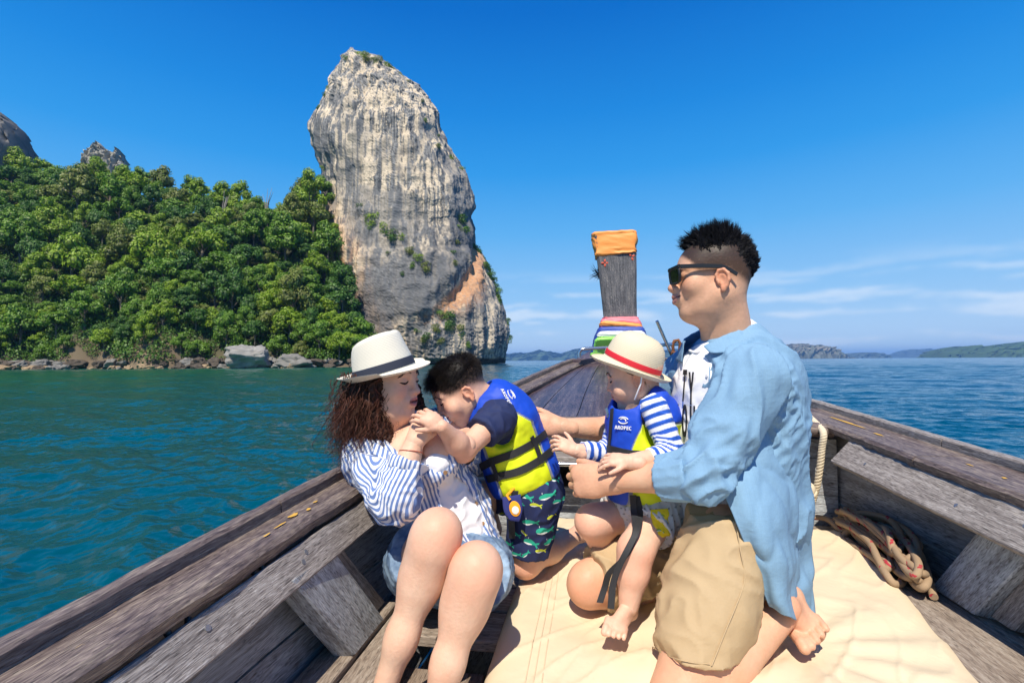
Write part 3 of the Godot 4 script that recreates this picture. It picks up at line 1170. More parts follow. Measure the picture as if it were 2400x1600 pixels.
func tower_plants() -> void:
	# bushes rooted on the tower: around, up, radius
	var rng := rng_of(123)
	var ms := []
	for k in 3:
		var mb := MB.new()
		var r := rng_of(600 + k)
		for q in 5:
			leaf_ball(mb, r, Vector3(r.randf_range(-0.6, 0.6), r.randf_range(-0.3, 0.5), r.randf_range(-0.4, 0.4)), Vector3(0.5, 0.42, 0.5), 130, 0.075, r.randf_range(0.7, 1.2))
		ms.append(mb.mesh(M.leaf_mid))
	var list := [[872, 516, 3.4], [892, 536, 3.0], [918, 552, 3.0], [936, 556, 2.2], [960, 588, 2.6], [985, 605, 2.4], [1000, 628, 2.4], [968, 622, 1.6], [862, 530, 2.0], [838, 480, 1.4], [1082, 516, 3.4], [1088, 540, 3.0], [1076, 570, 1.8], [1066, 620, 1.4],
		[1002, 280, 1.4], [1030, 345, 1.6], [1066, 372, 2.0], [1088, 398, 1.8], [1036, 318, 1.2], [995, 235, 1.0],
		[850, 128, 2.6], [868, 134, 2.8], [884, 142, 2.6], [915, 152, 2.4], [930, 158, 2.0], [950, 178, 1.6], [800, 136, 1.6], [838, 122, 1.6], [968, 190, 1.2],
		[758, 205, 1.8], [748, 222, 1.6], [735, 248, 1.6], [740, 396, 2.2], [728, 255, 1.2],
		[1040, 740, 2.6], [1062, 755, 3.0], [1078, 770, 2.8], [1052, 770, 2.4], [1020, 772, 2.4], [1005, 790, 2.8], [990, 800, 2.2], [1030, 800, 2.0], [1088, 790, 1.8], [1100, 810, 1.6], [975, 775, 1.6], [1062, 738, 2.0], [940, 640, 1.2], [908, 590, 1.2], [1064, 595, 1.6]]
	for e in list:
		var l := edge(TOWER_L, e[1])
		var r := edge(TOWER_R, e[1])
		var th := clampf((r - e[0]) / (r - l), 0.03, 0.97)
		# the angle whose surface is seen at that column
		var c = (e[0] - (l + r) * 0.5) / ((r - l) * 0.5)
		var ang := acos(clampf(signf(c) * pow(minf(1.0, absf(c)), 1.0 / 0.82), -0.98, 0.98))
		var p := tower_at(ang, (853.0 - e[1]) / 741.0)
		tower_bush(ms[rng.randi() % 3], p, e[2] * 1.55, rng, "%s bush %s of the limestone tower" % ["small" if e[2] < 1.7 else "mid-sized" if e[2] < 2.5 else "large", "on the left of the summit" if e[1] < 185 and e[0] < 860 else "on the summit ridge" if e[1] < 160 else "on the right of the summit" if e[1] < 200 else "at the foot, right of the middle," if e[1] > 730 and e[0] > 1045 else "at the foot, left of the middle," if e[1] > 730 else "on the upper right edge" if e[0] > 985 and e[1] < 420 else "under the right shoulder" if e[0] > 1040 else "on the upper left edge" if e[0] < 790 else "on the left end of the middle ledge" if e[0] < 900 and e[1] < 570 else "on the slanting middle ledge" if e[1] < 600 else "below the slanting ledge in the middle"])
	# the wooded right flank
	for k in 52:
		var f := k / 51.0
		var py := lerpf(578.0, 800.0, f)
		var px := edge(TOWER_R, py) - 12.0 + rng.randf_range(-16.0, 7.0)
		var p := at(px, py, TOWER_D + 7.0 + rng.randf_range(-3.0, 4.0))
		tower_bush(ms[k % 3], p, rng.randf_range(2.6, 4.6), rng, "dark bush on the right flank of the limestone tower, %s" % ["highest up", "above the middle", "in the middle", "below the middle", "lowest down"][mini(4, k / 11)], 2 if rng.randf() < 0.7 else 0)

func tower_bush(m: Mesh, p: Vector3, r: float, rng: RandomNumberGenerator, label: String, shade := -1) -> void:
	var o := MeshInstance3D.new()
	o.name = numbered("bush")
	o.mesh = m
	var q := rng.randi() % 4 if shade < 0 else shade
	o.material_override = [M.leaf_mid, M.leaf_bright, M.leaf_dark, M.leaf_olive][q]
	o.position = p
	o.basis = Basis(Vector3.UP, rng.randf() * TAU).scaled_local(Vector3(r, r * rng.randf_range(0.7, 1.2), r) * 0.62)
	add_child(o, true)
	tag(o, label, "bush", "bushes growing on the limestone tower")

# ---------------------------------------------------------------- materials
func lin(r: float, g: float, b: float) -> Color:
	return Color(r, g, b).linear_to_srgb()

func plain(called: String, c: Color, rough := 0.7, metal := 0.0) -> StandardMaterial3D:
	var m := StandardMaterial3D.new()
	m.resource_name = called
	m.albedo_color = c.linear_to_srgb()
	m.roughness = rough
	m.metallic = metal
	m.vertex_color_use_as_albedo = true
	return m

# long grain along u: colours from dark to pale, with cracks, stains and flaked spots; returns [albedo, normal]
func wood_maps(sd: int, ramp: Array, cracks: float, flakes: float, flake_col: Color, stain: float) -> Array:
	var w := 1024
	var h := 512
	var grain := noise_of(sd, 0.05, 4).get_seamless_image(56, h)
	grain.resize(w, h, Image.INTERPOLATE_CUBIC)
	var hair := noise_of(sd + 1, 0.24, 3).get_seamless_image(130, h)
	hair.resize(w, h, Image.INTERPOLATE_CUBIC)
	var blot := noise_of(sd + 2, 0.022, 4).get_seamless_image(256, 256)
	blot.resize(w, h, Image.INTERPOLATE_CUBIC)
	var spot := noise_of(sd + 3, 0.05, 4).get_seamless_image(512, h)
	spot.resize(w, h, Image.INTERPOLATE_CUBIC)
	var fleck := noise_of(sd + 4, 0.45, 2, FastNoiseLite.TYPE_VALUE).get_seamless_image(200, h)
	fleck.resize(w, h, Image.INTERPOLATE_BILINEAR)
	var fk := fleck.get_data()
	var a := grain.get_data()
	var b := hair.get_data()
	var d := blot.get_data()
	var e := spot.get_data()
	var lut := PackedByteArray()
	for k in 256:
		var x := clampf((k / 255.0 - 0.22) / 0.56, 0.0, 1.0) * (ramp.size() - 1)
		var i := mini(int(x), ramp.size() - 2)
		var c: Color = (ramp[i] as Color).lerp(ramp[i + 1], x - i).linear_to_srgb()
		lut.append_array(PackedByteArray([int(c.r * 255), int(c.g * 255), int(c.b * 255)]))
	var fc := flake_col.linear_to_srgb()
	var out := PackedByteArray()
	out.resize(w * h * 3)
	var hh := PackedByteArray()
	hh.resize(w * h)
	for i in w * h:
		var g := (a[i] * 0.34 + b[i] * 0.48 + d[i] * 0.18 * stain + 128.0 * 0.18 * (1.0 - stain))
		var height := 150.0 + (b[i] - 128.0) * 0.6 + (a[i] - 128.0) * 0.4
		var k := clampi(int(g), 0, 255) * 3
		var r := float(lut[k])
		var gg := float(lut[k + 1])
		var bb := float(lut[k + 2])
		if fk[i] > 172:
			var f := minf(1.0, (fk[i] - 172) / 26.0) * 0.20
			r += (minf(255.0, r * 1.9 + 20.0) - r) * f
			gg += (minf(255.0, gg * 1.9 + 20.0) - gg) * f
			bb += (minf(255.0, bb * 1.9 + 20.0) - bb) * f
			height += 10.0 * f
		elif fk[i] < 84:
			var f := 1.0 - minf(1.0, (84 - fk[i]) / 26.0) * 0.28
			r *= f
			gg *= f
			bb *= f
			height -= 30.0 * (1.0 - f)
		var crack := absf(a[i] - 120.0) + absf(b[i] - 128.0) * 0.25
		if crack < 2.6 * cracks:
			var f := 0.45
			r *= f
			gg *= f
			bb *= f
			height -= 60.0
		var fl := e[i] * 0.62 + b[i] * 0.26 + d[i] * 0.12
		if fl > 255.0 - flakes * 100.0:
			var f := clampf((fl - 255.0 + flakes * 100.0) / 8.0, 0.0, 1.0) * 0.85
			r = lerpf(r, fc.r * 255.0, f)
			gg = lerpf(gg, fc.g * 255.0, f)
			bb = lerpf(bb, fc.b * 255.0, f)
			height -= 18.0 * f
		out[i * 3] = clampi(int(r), 0, 255)
		out[i * 3 + 1] = clampi(int(gg), 0, 255)
		out[i * 3 + 2] = clampi(int(bb), 0, 255)
		hh[i] = clampi(int(height), 0, 255)
	var bump := Image.create_from_data(w, h, false, Image.FORMAT_L8, hh)
	bump.convert(Image.FORMAT_RGBA8)
	bump.bump_map_to_normal_map(2.2)
	return [ImageTexture.create_from_image(Image.create_from_data(w, h, false, Image.FORMAT_RGB8, out)), ImageTexture.create_from_image(bump)]

func wood(called: String, maps: Array, scale: Vector3, rough: float, tint := Color.WHITE, bump := 0.8) -> StandardMaterial3D:
	var m := plain(called, tint, rough)
	m.albedo_texture = maps[0]
	m.normal_enabled = true
	m.normal_texture = maps[1]
	m.normal_scale = bump
	m.uv1_scale = scale
	return m

func bump_of(sd: int, freq: float, size: int, strength: float, oct := 3) -> ImageTexture:
	var im := noise_of(sd, freq, oct).get_seamless_image(size, size)
	im.convert(Image.FORMAT_RGBA8)
	im.bump_map_to_normal_map(strength)
	return ImageTexture.create_from_image(im)

func weave_bump() -> ImageTexture:
	var s := 128
	var im := Image.create(s, s, false, Image.FORMAT_RGBA8)
	for y in s:
		for x in s:
			var over := ((x / 4) + (y / 4)) % 2 == 0
			var v := absf(sin(PI * (y % 4 + 0.5) / 4.0)) if over else absf(sin(PI * (x % 4 + 0.5) / 4.0))
			im.set_pixel(x, y, Color(v, v, v))
	im.bump_map_to_normal_map(2.0)
	return ImageTexture.create_from_image(im)

func triplanar(m: StandardMaterial3D, tex: Texture2D, scale: float, amount: float) -> StandardMaterial3D:
	m.uv1_triplanar = true
	m.uv1_world_triplanar = true
	m.uv1_scale = Vector3(scale, scale, scale)
	m.normal_enabled = true
	m.normal_texture = tex
	m.normal_scale = amount
	return m

func leafy(called: String, c: Color) -> StandardMaterial3D:
	var m := plain(called, c, 0.55)
	m.backlight_enabled = true
	m.backlight = Color(0.55, 0.7, 0.1)
	return m

func make_materials() -> void:
	var water := plain("water", Color.WHITE, 0.13)
	water.metallic_specular = 0.4
	water.normal_enabled = true
	water.normal_texture = bump_of(11, 0.012, 1024, 5.0, 3)
	water.normal_scale = 0.9
	M.water = water
	var rocky := bump_of(12, 0.02, 512, 5.0, 5)
	M.rock = triplanar(plain("rock", Color.WHITE, 0.9), rocky, 0.10, 0.38)
	M.far_rock = plain("far_rock", Color.WHITE, 0.95)
	M.earth = plain("earth", Color.WHITE, 0.95)
	M.leaf_mid = leafy("leaf_mid", Color(0.155, 0.285, 0.020))
	M.leaf_bright = leafy("leaf_bright", Color(0.25, 0.37, 0.016))
	M.leaf_dark = leafy("leaf_dark", Color(0.078, 0.18, 0.020))
	M.leaf_olive = leafy("leaf_olive", Color(0.21, 0.25, 0.045))
	M.leaf_scrub = leafy("leaf_scrub", Color(0.09, 0.19, 0.014))
	M.bark = plain("bark", Color(0.16, 0.13, 0.10), 0.9)
	M.bark_pale = plain("bark_pale", Color(0.34, 0.31, 0.27), 0.9)
	M.boulder_grey = triplanar(plain("boulder_grey", Color(0.22, 0.21, 0.19), 0.9), rocky, 0.35, 1.0)
	M.boulder_tan = triplanar(plain("boulder_tan", Color(0.36, 0.26, 0.15), 0.9), rocky, 0.35, 1.0)
	M.boulder_dark = triplanar(plain("boulder_dark", Color(0.09, 0.07, 0.05), 0.85), rocky, 0.35, 1.0)
	M.boulder_pale = triplanar(plain("boulder_pale", Color(0.31, 0.295, 0.268), 0.9), rocky, 0.3, 1.0)
	# wood
	var grey := wood_maps(61, [Color(0.10, 0.084, 0.077), Color(0.18, 0.155, 0.142), Color(0.26, 0.23, 0.212), Color(0.34, 0.305, 0.282), Color(0.43, 0.395, 0.365)], 0.8, 0.50, Color(0.40, 0.33, 0.24), 1.0)
	var dark := wood_maps(65, [Color(0.040, 0.029, 0.030), Color(0.085, 0.062, 0.060), Color(0.145, 0.110, 0.098), Color(0.22, 0.175, 0.145), Color(0.34, 0.275, 0.215)], 0.8, 0.55, Color(0.40, 0.29, 0.16), 1.2)
	var deck := wood_maps(69, [Color(0.028, 0.017, 0.022), Color(0.052, 0.034, 0.042), Color(0.082, 0.056, 0.066), Color(0.125, 0.09, 0.092), Color(0.23, 0.175, 0.145)], 0.7, 0.50, Color(0.26, 0.20, 0.14), 1.4)
	var wash := wood_maps(73, [Color(0.16, 0.145, 0.14), Color(0.25, 0.25, 0.255), Color(0.34, 0.355, 0.37), Color(0.44, 0.465, 0.485), Color(0.58, 0.60, 0.62)], 0.35, 0.54, Color(0.20, 0.13, 0.09), 1.6)
	var brown := wood_maps(77, [Color(0.12, 0.088, 0.066), Color(0.20, 0.152, 0.118), Color(0.27, 0.215, 0.17), Color(0.34, 0.28, 0.225), Color(0.40, 0.335, 0.275)], 0.7, 0.35, Color(0.4, 0.34, 0.28), 0.8)
	M.wood_grey = wood("wood_grey", grey, Vector3(0.9, 2.6, 1), 0.72)
	M.wood_dark = wood("wood_dark", dark, Vector3(0.8, 2.2, 1), 0.55)
	M.wood_deck = wood("wood_deck", deck, Vector3(0.6, 1.6, 1), 0.36, Color.WHITE, 0.5)
	M.wood_wash = wood("wood_wash", wash, Vector3(1.1, 1.8, 1), 0.78)
	M.wood_hull = wood("wood_hull", wash, Vector3(0.7, 1.6, 1), 0.75, Color(0.72, 0.70, 0.70))
	M.wood_brown = wood("wood_brown", brown, Vector3(0.9, 2.4, 1), 0.75)
	M.wood_post = wood("wood_post", wood_maps(81, [Color(0.03, 0.03, 0.034), Color(0.07, 0.07, 0.078), Color(0.115, 0.115, 0.125), Color(0.17, 0.16, 0.16), Color(0.26, 0.23, 0.2)], 1.0, 0.74, Color(0.50, 0.44, 0.36), 1.3), Vector3(1.2, 2.6, 1), 0.75)
	M.steel = plain("steel", Color(0.62, 0.63, 0.65), 0.25, 1.0)
	M.rust = triplanar(plain("rust", Color(0.20, 0.075, 0.03), 0.85), rocky, 14.0, 1.0)
	M.nail = plain("nail", Color(0.35, 0.35, 0.36), 0.4, 0.8)
	M.tar = plain("tar", Color(0.012, 0.012, 0.013), 0.5)
	M.paint_yellow = plain("paint_yellow", Color(0.62, 0.36, 0.06), 0.7)
	M.paint_red = plain("paint_red", Color(0.62, 0.10, 0.05), 0.7)
	# cloth
	var weave := weave_bump()
	var soft := bump_of(14, 0.03, 256, 3.0, 4)
	M.mat_cloth = triplanar(plain("mat_cloth", Color(0.70, 0.575, 0.395), 0.9), crumple(), 1.6, 0.35)
	M.sash_orange = triplanar(plain("sash_orange", Color(0.95, 0.34, 0.07), 0.55), soft, 6.0, 0.3)
	M.sash_pink = triplanar(plain("sash_pink", Color(0.88, 0.20, 0.24), 0.55), soft, 6.0, 0.3)
	M.sash_blue = triplanar(plain("sash_blue", Color(0.03, 0.07, 0.36), 0.55), soft, 6.0, 0.3)
	M.sash_white = triplanar(plain("sash_white", Color(0.82, 0.84, 0.80), 0.55), soft, 6.0, 0.3)
	M.sash_green = triplanar(plain("sash_green", Color(0.34, 0.84, 0.14), 0.55), soft, 6.0, 0.3)
	M.rope_white = plain("rope_white", Color(0.66, 0.56, 0.40), 0.85)
	M.rope_flecked = plain("rope_flecked", Color.WHITE, 0.9)
	M.rope_flecked.albedo_texture = fleck_map()
	M.black_web = triplanar(plain("black_web", Color(0.016, 0.017, 0.020), 0.6), weave, 14.0, 0.6)
	M.black = plain("black", Color(0.012, 0.012, 0.014), 0.3)
	people_materials(weave, soft)

func fleck_map() -> ImageTexture:
	var w := 128
	var h := 128
	var im := Image.create(w, h, false, Image.FORMAT_RGB8)
	im.fill(Color(0.39, 0.27, 0.165).linear_to_srgb())
	var rng := rng_of(4)
	for y in h:
		for x in w:
			var weave := 0.82 + 0.22 * absf(sin((x + y) * PI / 4.0)) * absf(sin((x - y) * PI / 4.0)) + rng.randf_range(-0.06, 0.06)
			im.set_pixel(x, y, (Color(0.39, 0.27, 0.165) * weave).linear_to_srgb())
	# pairs of red threads that wind round the rope
	for k in [0, 1, 2, 3]:
		for q in 2:
			var x0 = 16 + k * 32 + q * 7
			var y0 = (k * 40 + q * 6) % h
			for dy in 22:
				for dx in 5:
					im.set_pixel((x0 + dx + dy / 5) % w, (y0 + dy) % h, (Color(0.40, 0.03, 0.045) * rng.randf_range(0.8, 1.2)).linear_to_srgb())
	return ImageTexture.create_from_image(im)

# ---------------------------------------------------------------- the boat: s metres forward, t metres to starboard of the keel line
const BOAT_C := 0.2492
var boat_f: Vector3
var boat_r: Vector3

func bt(s: float, t: float, y: float) -> Vector3:
	return Vector3(BOAT_C, 0, 0) + boat_f * s + boat_r * t + Vector3(0, y, 0)

func half_w(s: float) -> float:
	if s > 4.1:
		return maxf(0.10, lerpf(0.4453, 0.10, (s - 4.1) / 0.8))
	return 0.9965 + 0.0416 * s - 0.0429 * s * s

func sheer(s: float) -> float:
	return 0.7611 + 0.0405 * s + 0.0129 * s * s

# a long board that follows the side: middle at `inset` from the gunwale and `off` from the sheer
func side_board(mb: MB, side: float, s0: float, s1: float, n: int, inset: Callable, off: Callable, w: float, h: float, lean: float, ch: float, wear: float, rng: RandomNumberGenerator) -> void:
	var pts := []
	var rights := []
	var ups := []
	for i in n + 1:
		var s := lerpf(s0, s1, float(i) / n)
		pts.append(bt(s, side * (half_w(s) - inset.call(s)), sheer(s) + off.call(s)))
	for i in n + 1:
		var d: Vector3 = (pts[mini(i + 1, n)] - pts[maxi(i - 1, 0)]).normalized()
		var r := d.cross(Vector3.UP).normalized() * side      # outwards
		var u := (Vector3.UP - d * d.y).normalized()
		rights.append(r * cos(lean) + u * sin(lean))
		ups.append(u * cos(lean) - r * sin(lean))
	mb.board(pts, rights, ups, w, h, ch, wear, rng)

func hull_point(side: float, s: float, k: int, out: float) -> Vector3:
	# the section of the hull, from the gunwale down to the keel
	var w := half_w(s)
	var y := sheer(s)
	var low := maxf(0.0, (s - 2.4) * 0.30)
	var ins := [0.030, 0.045, 0.055, 0.075, 0.16, 0.42]
	var ys := [y - 0.055, y - 0.20, 0.52, 0.36, 0.17, 0.02]
	var yy: float = ys[k] if k < 2 else minf(ys[1] - 0.05 * (k - 1), ys[k] + low)
	return bt(s, side * maxf(0.02, w - ins[k] * (1.0 if k < 4 else w / 0.95) + out), yy)

func nails(parent: Node3D, places: Array, up: Vector3) -> void:
	for p in places:
		var mb := MB.new()
		mb.tube([p - up * 0.002, p + up * 0.0015], [0.0065, 0.006], 8)
		part("nail", mb, M.nail, parent)

func build_boat() -> void:
	var yaw := atan((0.93 - BOAT_C) / 4.3)
	boat_f = Vector3(sin(yaw), 0, -cos(yaw))
	boat_r = Vector3(cos(yaw), 0, sin(yaw))
	var rng := rng_of(8)
	var boat := thing("longtail_boat", "weathered wooden longtail boat that the family sits in", "boat", Vector3(BOAT_C, 0, 0))
	var mb: MB
	for side in [-1.0, 1.0]:
		# strakes
		for k in 5:
			mb = MB.new()
			mb.uv0 = Vector2(rng.randf(), rng.randf()) * 3.0
			var g := rng.randf_range(0.85, 1.15)
			mb.col = Color(g, g, g)
			var rings := []
			for i in 26:
				var s := lerpf(-0.9, 4.85, i / 25.0)
				var a := hull_point(side, s, k, 0.0)
				var b := hull_point(side, s, k + 1, 0.0)
				var d := (b - a).normalized()
				var o = boat_f.cross(d).normalized() * side * -1.0
				if o.dot(boat_r) * side < 0.0:
					o = -o
				a += d * 0.003
				b -= d * 0.003
				rings.append(PackedVector3Array([a, a + o * 0.028, b + o * 0.028, b]))
			mb.loft(rings, true, true, true)
			part("hull_plank", mb, M.wood_hull, boat)
		# washboard along the gunwale, of two boards with a worn inner edge; the starboard one is wider
		var wide := 0.098 if side < 0.0 else 0.170
		var wear_n := noise_of(14 + int(side), 3.0, 3)
		for k in 2:
			mb = MB.new()
			mb.uv0 = Vector2(rng.randf() * 3.0, rng.randf())
			var cuts := [-0.9, 1.72, 2.5] if side > 0.0 else [-0.9, 2.05, 4.2]
			var s0: float = cuts[k] + 0.003
			var s1: float = cuts[k + 1] - 0.003
			var rings := []
			var n := 60
			for i in n + 1:
				var s := lerpf(s0, s1, float(i) / n)
				var w := half_w(s)
				var y := sheer(s) - 0.028
				var inn: float = wide + 0.006 * wear_n.get_noise_1d(s * 1.2) + 0.005 * wear_n.get_noise_1d(s * 11.0)
				var lo := 0.038 + 0.007 * wear_n.get_noise_1d(s * 5.0 + 40.0)
				var o1 = side * (w - 0.012)
				var i1 = side * (w - inn)
				var rag = 0.004 * wear_n.get_noise_1d(s * 24.0)
				var i0 = side * (w - inn + 0.016)
				rings.append(PackedVector3Array([bt(s, o1, y), bt(s, i0 - side * 0.006 * (1.0 + wear_n.get_noise_1d(s * 14.0 + 9.0)), y - 0.005), bt(s, i1, y - 0.016), bt(s, side * (w - inn + 0.006 + rag), y - lo), bt(s, o1, y - lo)]))
			mb.side_cols = [Color(1, 1, 1), Color(1.7, 1.55, 1.4), Color(2.3, 2.0, 1.6), Color(1.2, 1.1, 1.0), Color(1, 1, 1)]
			mb.loft(rings, true, true, true)
			part("washboard", mb, M.wood_dark, boat)
		# raised outer rail in lengths
		var joints := [-0.9, 1.05, 2.9, 4.25] if side < 0.0 else [-0.9, 1.83, 3.2, 4.25]
		for k in 3:
			mb = MB.new()
			mb.uv0 = Vector2(rng.randf() * 3.0, rng.randf())
			mb.col = Color(1.25, 1.2, 1.15) if side > 0 else Color(1.1, 1.05, 1.0)
			side_board(mb, side, joints[k] + 0.002, joints[k + 1] - 0.002, 40, func(_s): return -0.006, func(_s): return -0.020, 0.036, 0.042, 0.0, 0.006, 0.0022, rng)
			part("rail", mb, M.wood_grey if side > 0 else M.wood_dark, boat)
		# the grey shelf plank that slopes in under the washboard
		mb = MB.new()
		mb.uv0 = Vector2(rng.randf() * 3.0, 0.1)
		var end := 2.05 if side > 0 else 2.36
		side_board(mb, side, -0.9, end, 44, func(_s): return (0.106 if side < 0.0 else 0.186), func(_s): return -0.112, 0.076 if side < 0.0 else 0.112, 0.024, 1.05 if side < 0.0 else 0.83, 0.003, 0.001, rng)
		var shelf := part("shelf_plank", mb, M.wood_grey, boat)
		var heads := []
		var lean := 1.05 if side < 0.0 else 0.83
		for s in [0.72, 0.98, 1.0, 1.34, 1.52, 1.9]:
			var q := rng.randf_range(-0.022, 0.022)
			heads.append(bt(s, side * (half_w(s) - (0.106 if side < 0.0 else 0.186) - 0.012 * sin(lean) + q * cos(lean)), sheer(s) - 0.112 + 0.012 * cos(lean) + q * sin(lean)))
		nails(shelf, heads, (Vector3.UP * cos(lean) - boat_r * side * sin(lean)).normalized())
		# ribs, each of a broad board and a narrow one beside it
		for s in ([0.25, 1.08, 1.86] if side < 0.0 else [0.55, 1.50]):
			mb = MB.new()
			mb.uv0 = Vector2(rng.randf() * 3.0, rng.randf())
			var w := half_w(s)
			var top := bt(s - 0.07, side * (w - 0.095), sheer(s) - 0.135)
			var foot := bt(s + 0.10, side * (w - 0.150), 0.44)
			var r2 := boat_f
			var u2 := (top - foot).cross(r2).normalized()
			mb.board([foot, top], [r2], [u2], 0.17, 0.055, 0.004)
			part("rib", mb, M.wood_wash, boat)
			mb = MB.new()
			mb.uv0 = Vector2(rng.randf() * 3.0, rng.randf())
			mb.board([foot + boat_f * 0.13 * -side + boat_r * side * 0.03 + Vector3(0, 0.004, 0), top + boat_f * 0.115 * -side + boat_r * side * 0.03], [r2], [u2], 0.075, 0.05, 0.004)
			part("rib", mb, M.wood_grey, boat)
		# floor boards beside the hull
		for k in 2:
			mb = MB.new()
			mb.uv0 = Vector2(rng.randf() * 3.0, rng.randf())
			if side < 0.0:
				mb.board([bt(-0.6, -0.885 + 0.10 * k, 0.412 - 0.012 * k), bt(1.36 + 0.03 * k, -0.862 + 0.092 * k, 0.428 - 0.012 * k)], [boat_r], [Vector3.UP], 0.088, 0.03, 0.003)
			else:
				mb.board([bt(0.3 + 0.0, 0.68 + 0.24 * k, 0.418), bt(2.26, 0.68 + 0.24 * k, 0.422)], [boat_r], [Vector3.UP], 0.236, 0.03, 0.003)
			part("floor_plank", mb, M.wood_brown, boat)
	# the well for the feet on the port side: boards on the bottom and cross pieces
	for k in 3:
		mb = MB.new()
		mb.uv0 = Vector2(rng.randf() * 3.0, rng.randf())
		mb.col = Color(0.8, 0.75, 0.72)
		mb.board([bt(-0.6, -0.70 + 0.115 * k, 0.30), bt(1.26, -0.70 + 0.115 * k, 0.31)], [boat_r], [Vector3.UP], 0.108, 0.025, 0.003)
		part("floor_plank", mb, M.wood_brown, boat)
	for k in 4:
		mb = MB.new()
		mb.uv0 = Vector2(rng.randf() * 3.0, rng.randf())
		var s := 1.34 + 0.16 * k
		mb.board([bt(s, -0.87 if k > 0 else -0.76, 0.392), bt(s, -0.44, 0.392)], [boat_f], [Vector3.UP], 0.15, 0.03, 0.003)
		part("floor_plank", mb, M.wood_brown, boat)
	# platform boards under the mattress
	for k in 6:
		mb = MB.new()
		mb.uv0 = Vector2(rng.randf() * 3.0, rng.randf())
		mb.board([bt(-0.6, -0.40 + 0.185 * k, 0.343), bt(2.26, -0.40 + 0.185 * k, 0.347)], [boat_r], [Vector3.UP], 0.180, 0.03, 0.003)
		part("floor_plank", mb, M.wood_brown, boat)
	# boards on the bottom of the bow
	for k in 6:
		mb = MB.new()
		mb.uv0 = Vector2(rng.randf() * 3.0, rng.randf())
		mb.board([bt(2.33, -0.6 + 0.235 * k, 0.40), bt(3.3, (-0.6 + 0.235 * k) * 0.72, 0.52)], [boat_r], [Vector3.UP], 0.22, 0.03, 0.003)
		part("floor_plank", mb, M.wood_brown, boat)
	# bulkhead below the foredeck
	var bs := 2.285
	for k in 4:
		mb = MB.new()
		mb.uv0 = Vector2(rng.randf() * 3.0, rng.randf())
		var y0: float = [0.14, 0.375, 0.56, 0.72][k]
		var y1: float = [0.372, 0.557, 0.717, 0.80][k]
		var t0 := -0.80
		var t1 := 0.80
		if k == 2:
			t0 = 0.22          # an opening on the port side
		var rings := []
		for i in 9:
			var t := lerpf(t0, t1, i / 8.0)
			rings.append(PackedVector3Array([bt(bs, t, y0), bt(bs, t, y1), bt(bs + 0.03, t, y1), bt(bs + 0.03, t, y0)]))
		mb.loft(rings, true, true, true)
		part("bulkhead_plank", mb, M.wood_wash if k > 0 else M.wood_hull, boat)
	mb = MB.new()
	mb.board([bt(2.19, -0.62, 0.715), bt(2.19, 0.24, 0.715)], [boat_f], [Vector3.UP], 0.13, 0.03, 0.004)
	part("shelf", mb, M.wood_grey, boat)
	mb = MB.new()
	mb.tube([bt(2.115, -0.62, 0.700), bt(2.115, 0.24, 0.700)], 0.010, 10)
	part("hand_bar", mb, M.steel, boat)
	# foredeck: a beam across its after edge and planks that run together at the bow
	mb = MB.new()
	mb.tube([bt(2.25, -0.83, 0.845), bt(2.22, -0.4, 0.862), bt(2.20, 0.0, 0.868), bt(2.20, 0.4, 0.865), bt(2.20, 0.745, 0.85), bt(2.20, 0.757, 0.85)], [0.032, 0.032, 0.032, 0.032, 0.030, 0.014], 14)
	part("deck_beam", mb, M.wood_dark, boat)
	var count := 7
	for k in count:
		mb = MB.new()
		mb.uv0 = Vector2(rng.randf() * 3.0, rng.randf())
		var g := rng.randf_range(0.8, 1.25)
		mb.col = Color(g, g, g)
		if k == 4:
			mb.col = Color(1.8, 0.8, 0.85)       # a plank with the rests of red paint
		var rings := []
		for i in 22:
			var s := lerpf(2.22, 4.22, i / 21.0)
			var ring := PackedVector3Array()
			var inner := half_w(s) - 0.012 - 0.105 * minf(1.0, (4.6 - s) / 2.0)
			var f0 := (float(k) / count) * 2.0 - 1.0
			var f1 := (float(k + 1) / count) * 2.0 - 1.0
			var gap := 0.0022
			for q in [[f0, 0.0, gap], [f1, 0.0, -gap], [f1, -0.022, -gap], [f0, -0.022, gap]]:
				var f: float = q[0]
				var y := sheer(s) - 0.070 + 0.035 * (1.0 - f * f) * minf(1.0, (s - 2.0))
				ring.append(bt(s, f * inner + q[2], y + q[1]))
			rings.append(ring)
		mb.loft(rings, true, true, true)
		part("deck_plank", mb, M.wood_deck, boat)
	# yellow paint left on the starboard washboard, flaked yellow on the port one
	for e in [[2.22, 0.075, 0.30, 0.008, 1.0], [2.0, 0.092, 0.06, 0.006, 1.0], [1.04, 0.050, 0.035, 0.008, -1.0], [1.08, 0.062, 0.022, 0.006, -1.0], [0.98, 0.058, 0.05, 0.003, -1.0], [1.13, 0.048, 0.02, 0.004, -1.0], [0.93, 0.064, 0.03, 0.003, -1.0], [1.5, 0.10, 0.016, 0.006, 1.0], [1.38, 0.12, 0.012, 0.005, 1.0], [1.45, 0.08, 0.02, 0.003, 1.0], [1.62, 0.09, 0.03, 0.003, 1.0]]:
		mb = MB.new()
		var s: float = e[0]
		var b := mb.v.size()
		var m := 14
		var side: float = e[4]
		mb.vert(bt(s, side * (half_w(s) - e[1]), sheer(s) - 0.0266))
		for j in m:
			var a := TAU * j / m
			var rr := rng.randf_range(0.55, 1.1)
			var s2: float = s + cos(a) * e[2] * rr * 0.5
			var ins: float = e[1] + sin(a) * e[3] * rr
			mb.vert(bt(s2, side * (half_w(s2) - ins), sheer(s2) - 0.0268 - 0.004 * clampf((ins - 0.02) / 0.1, 0.0, 1.0) * 0.5))
		for j in m:
			mb.tri(b, b + 1 + j, b + 1 + (j + 1) % m)
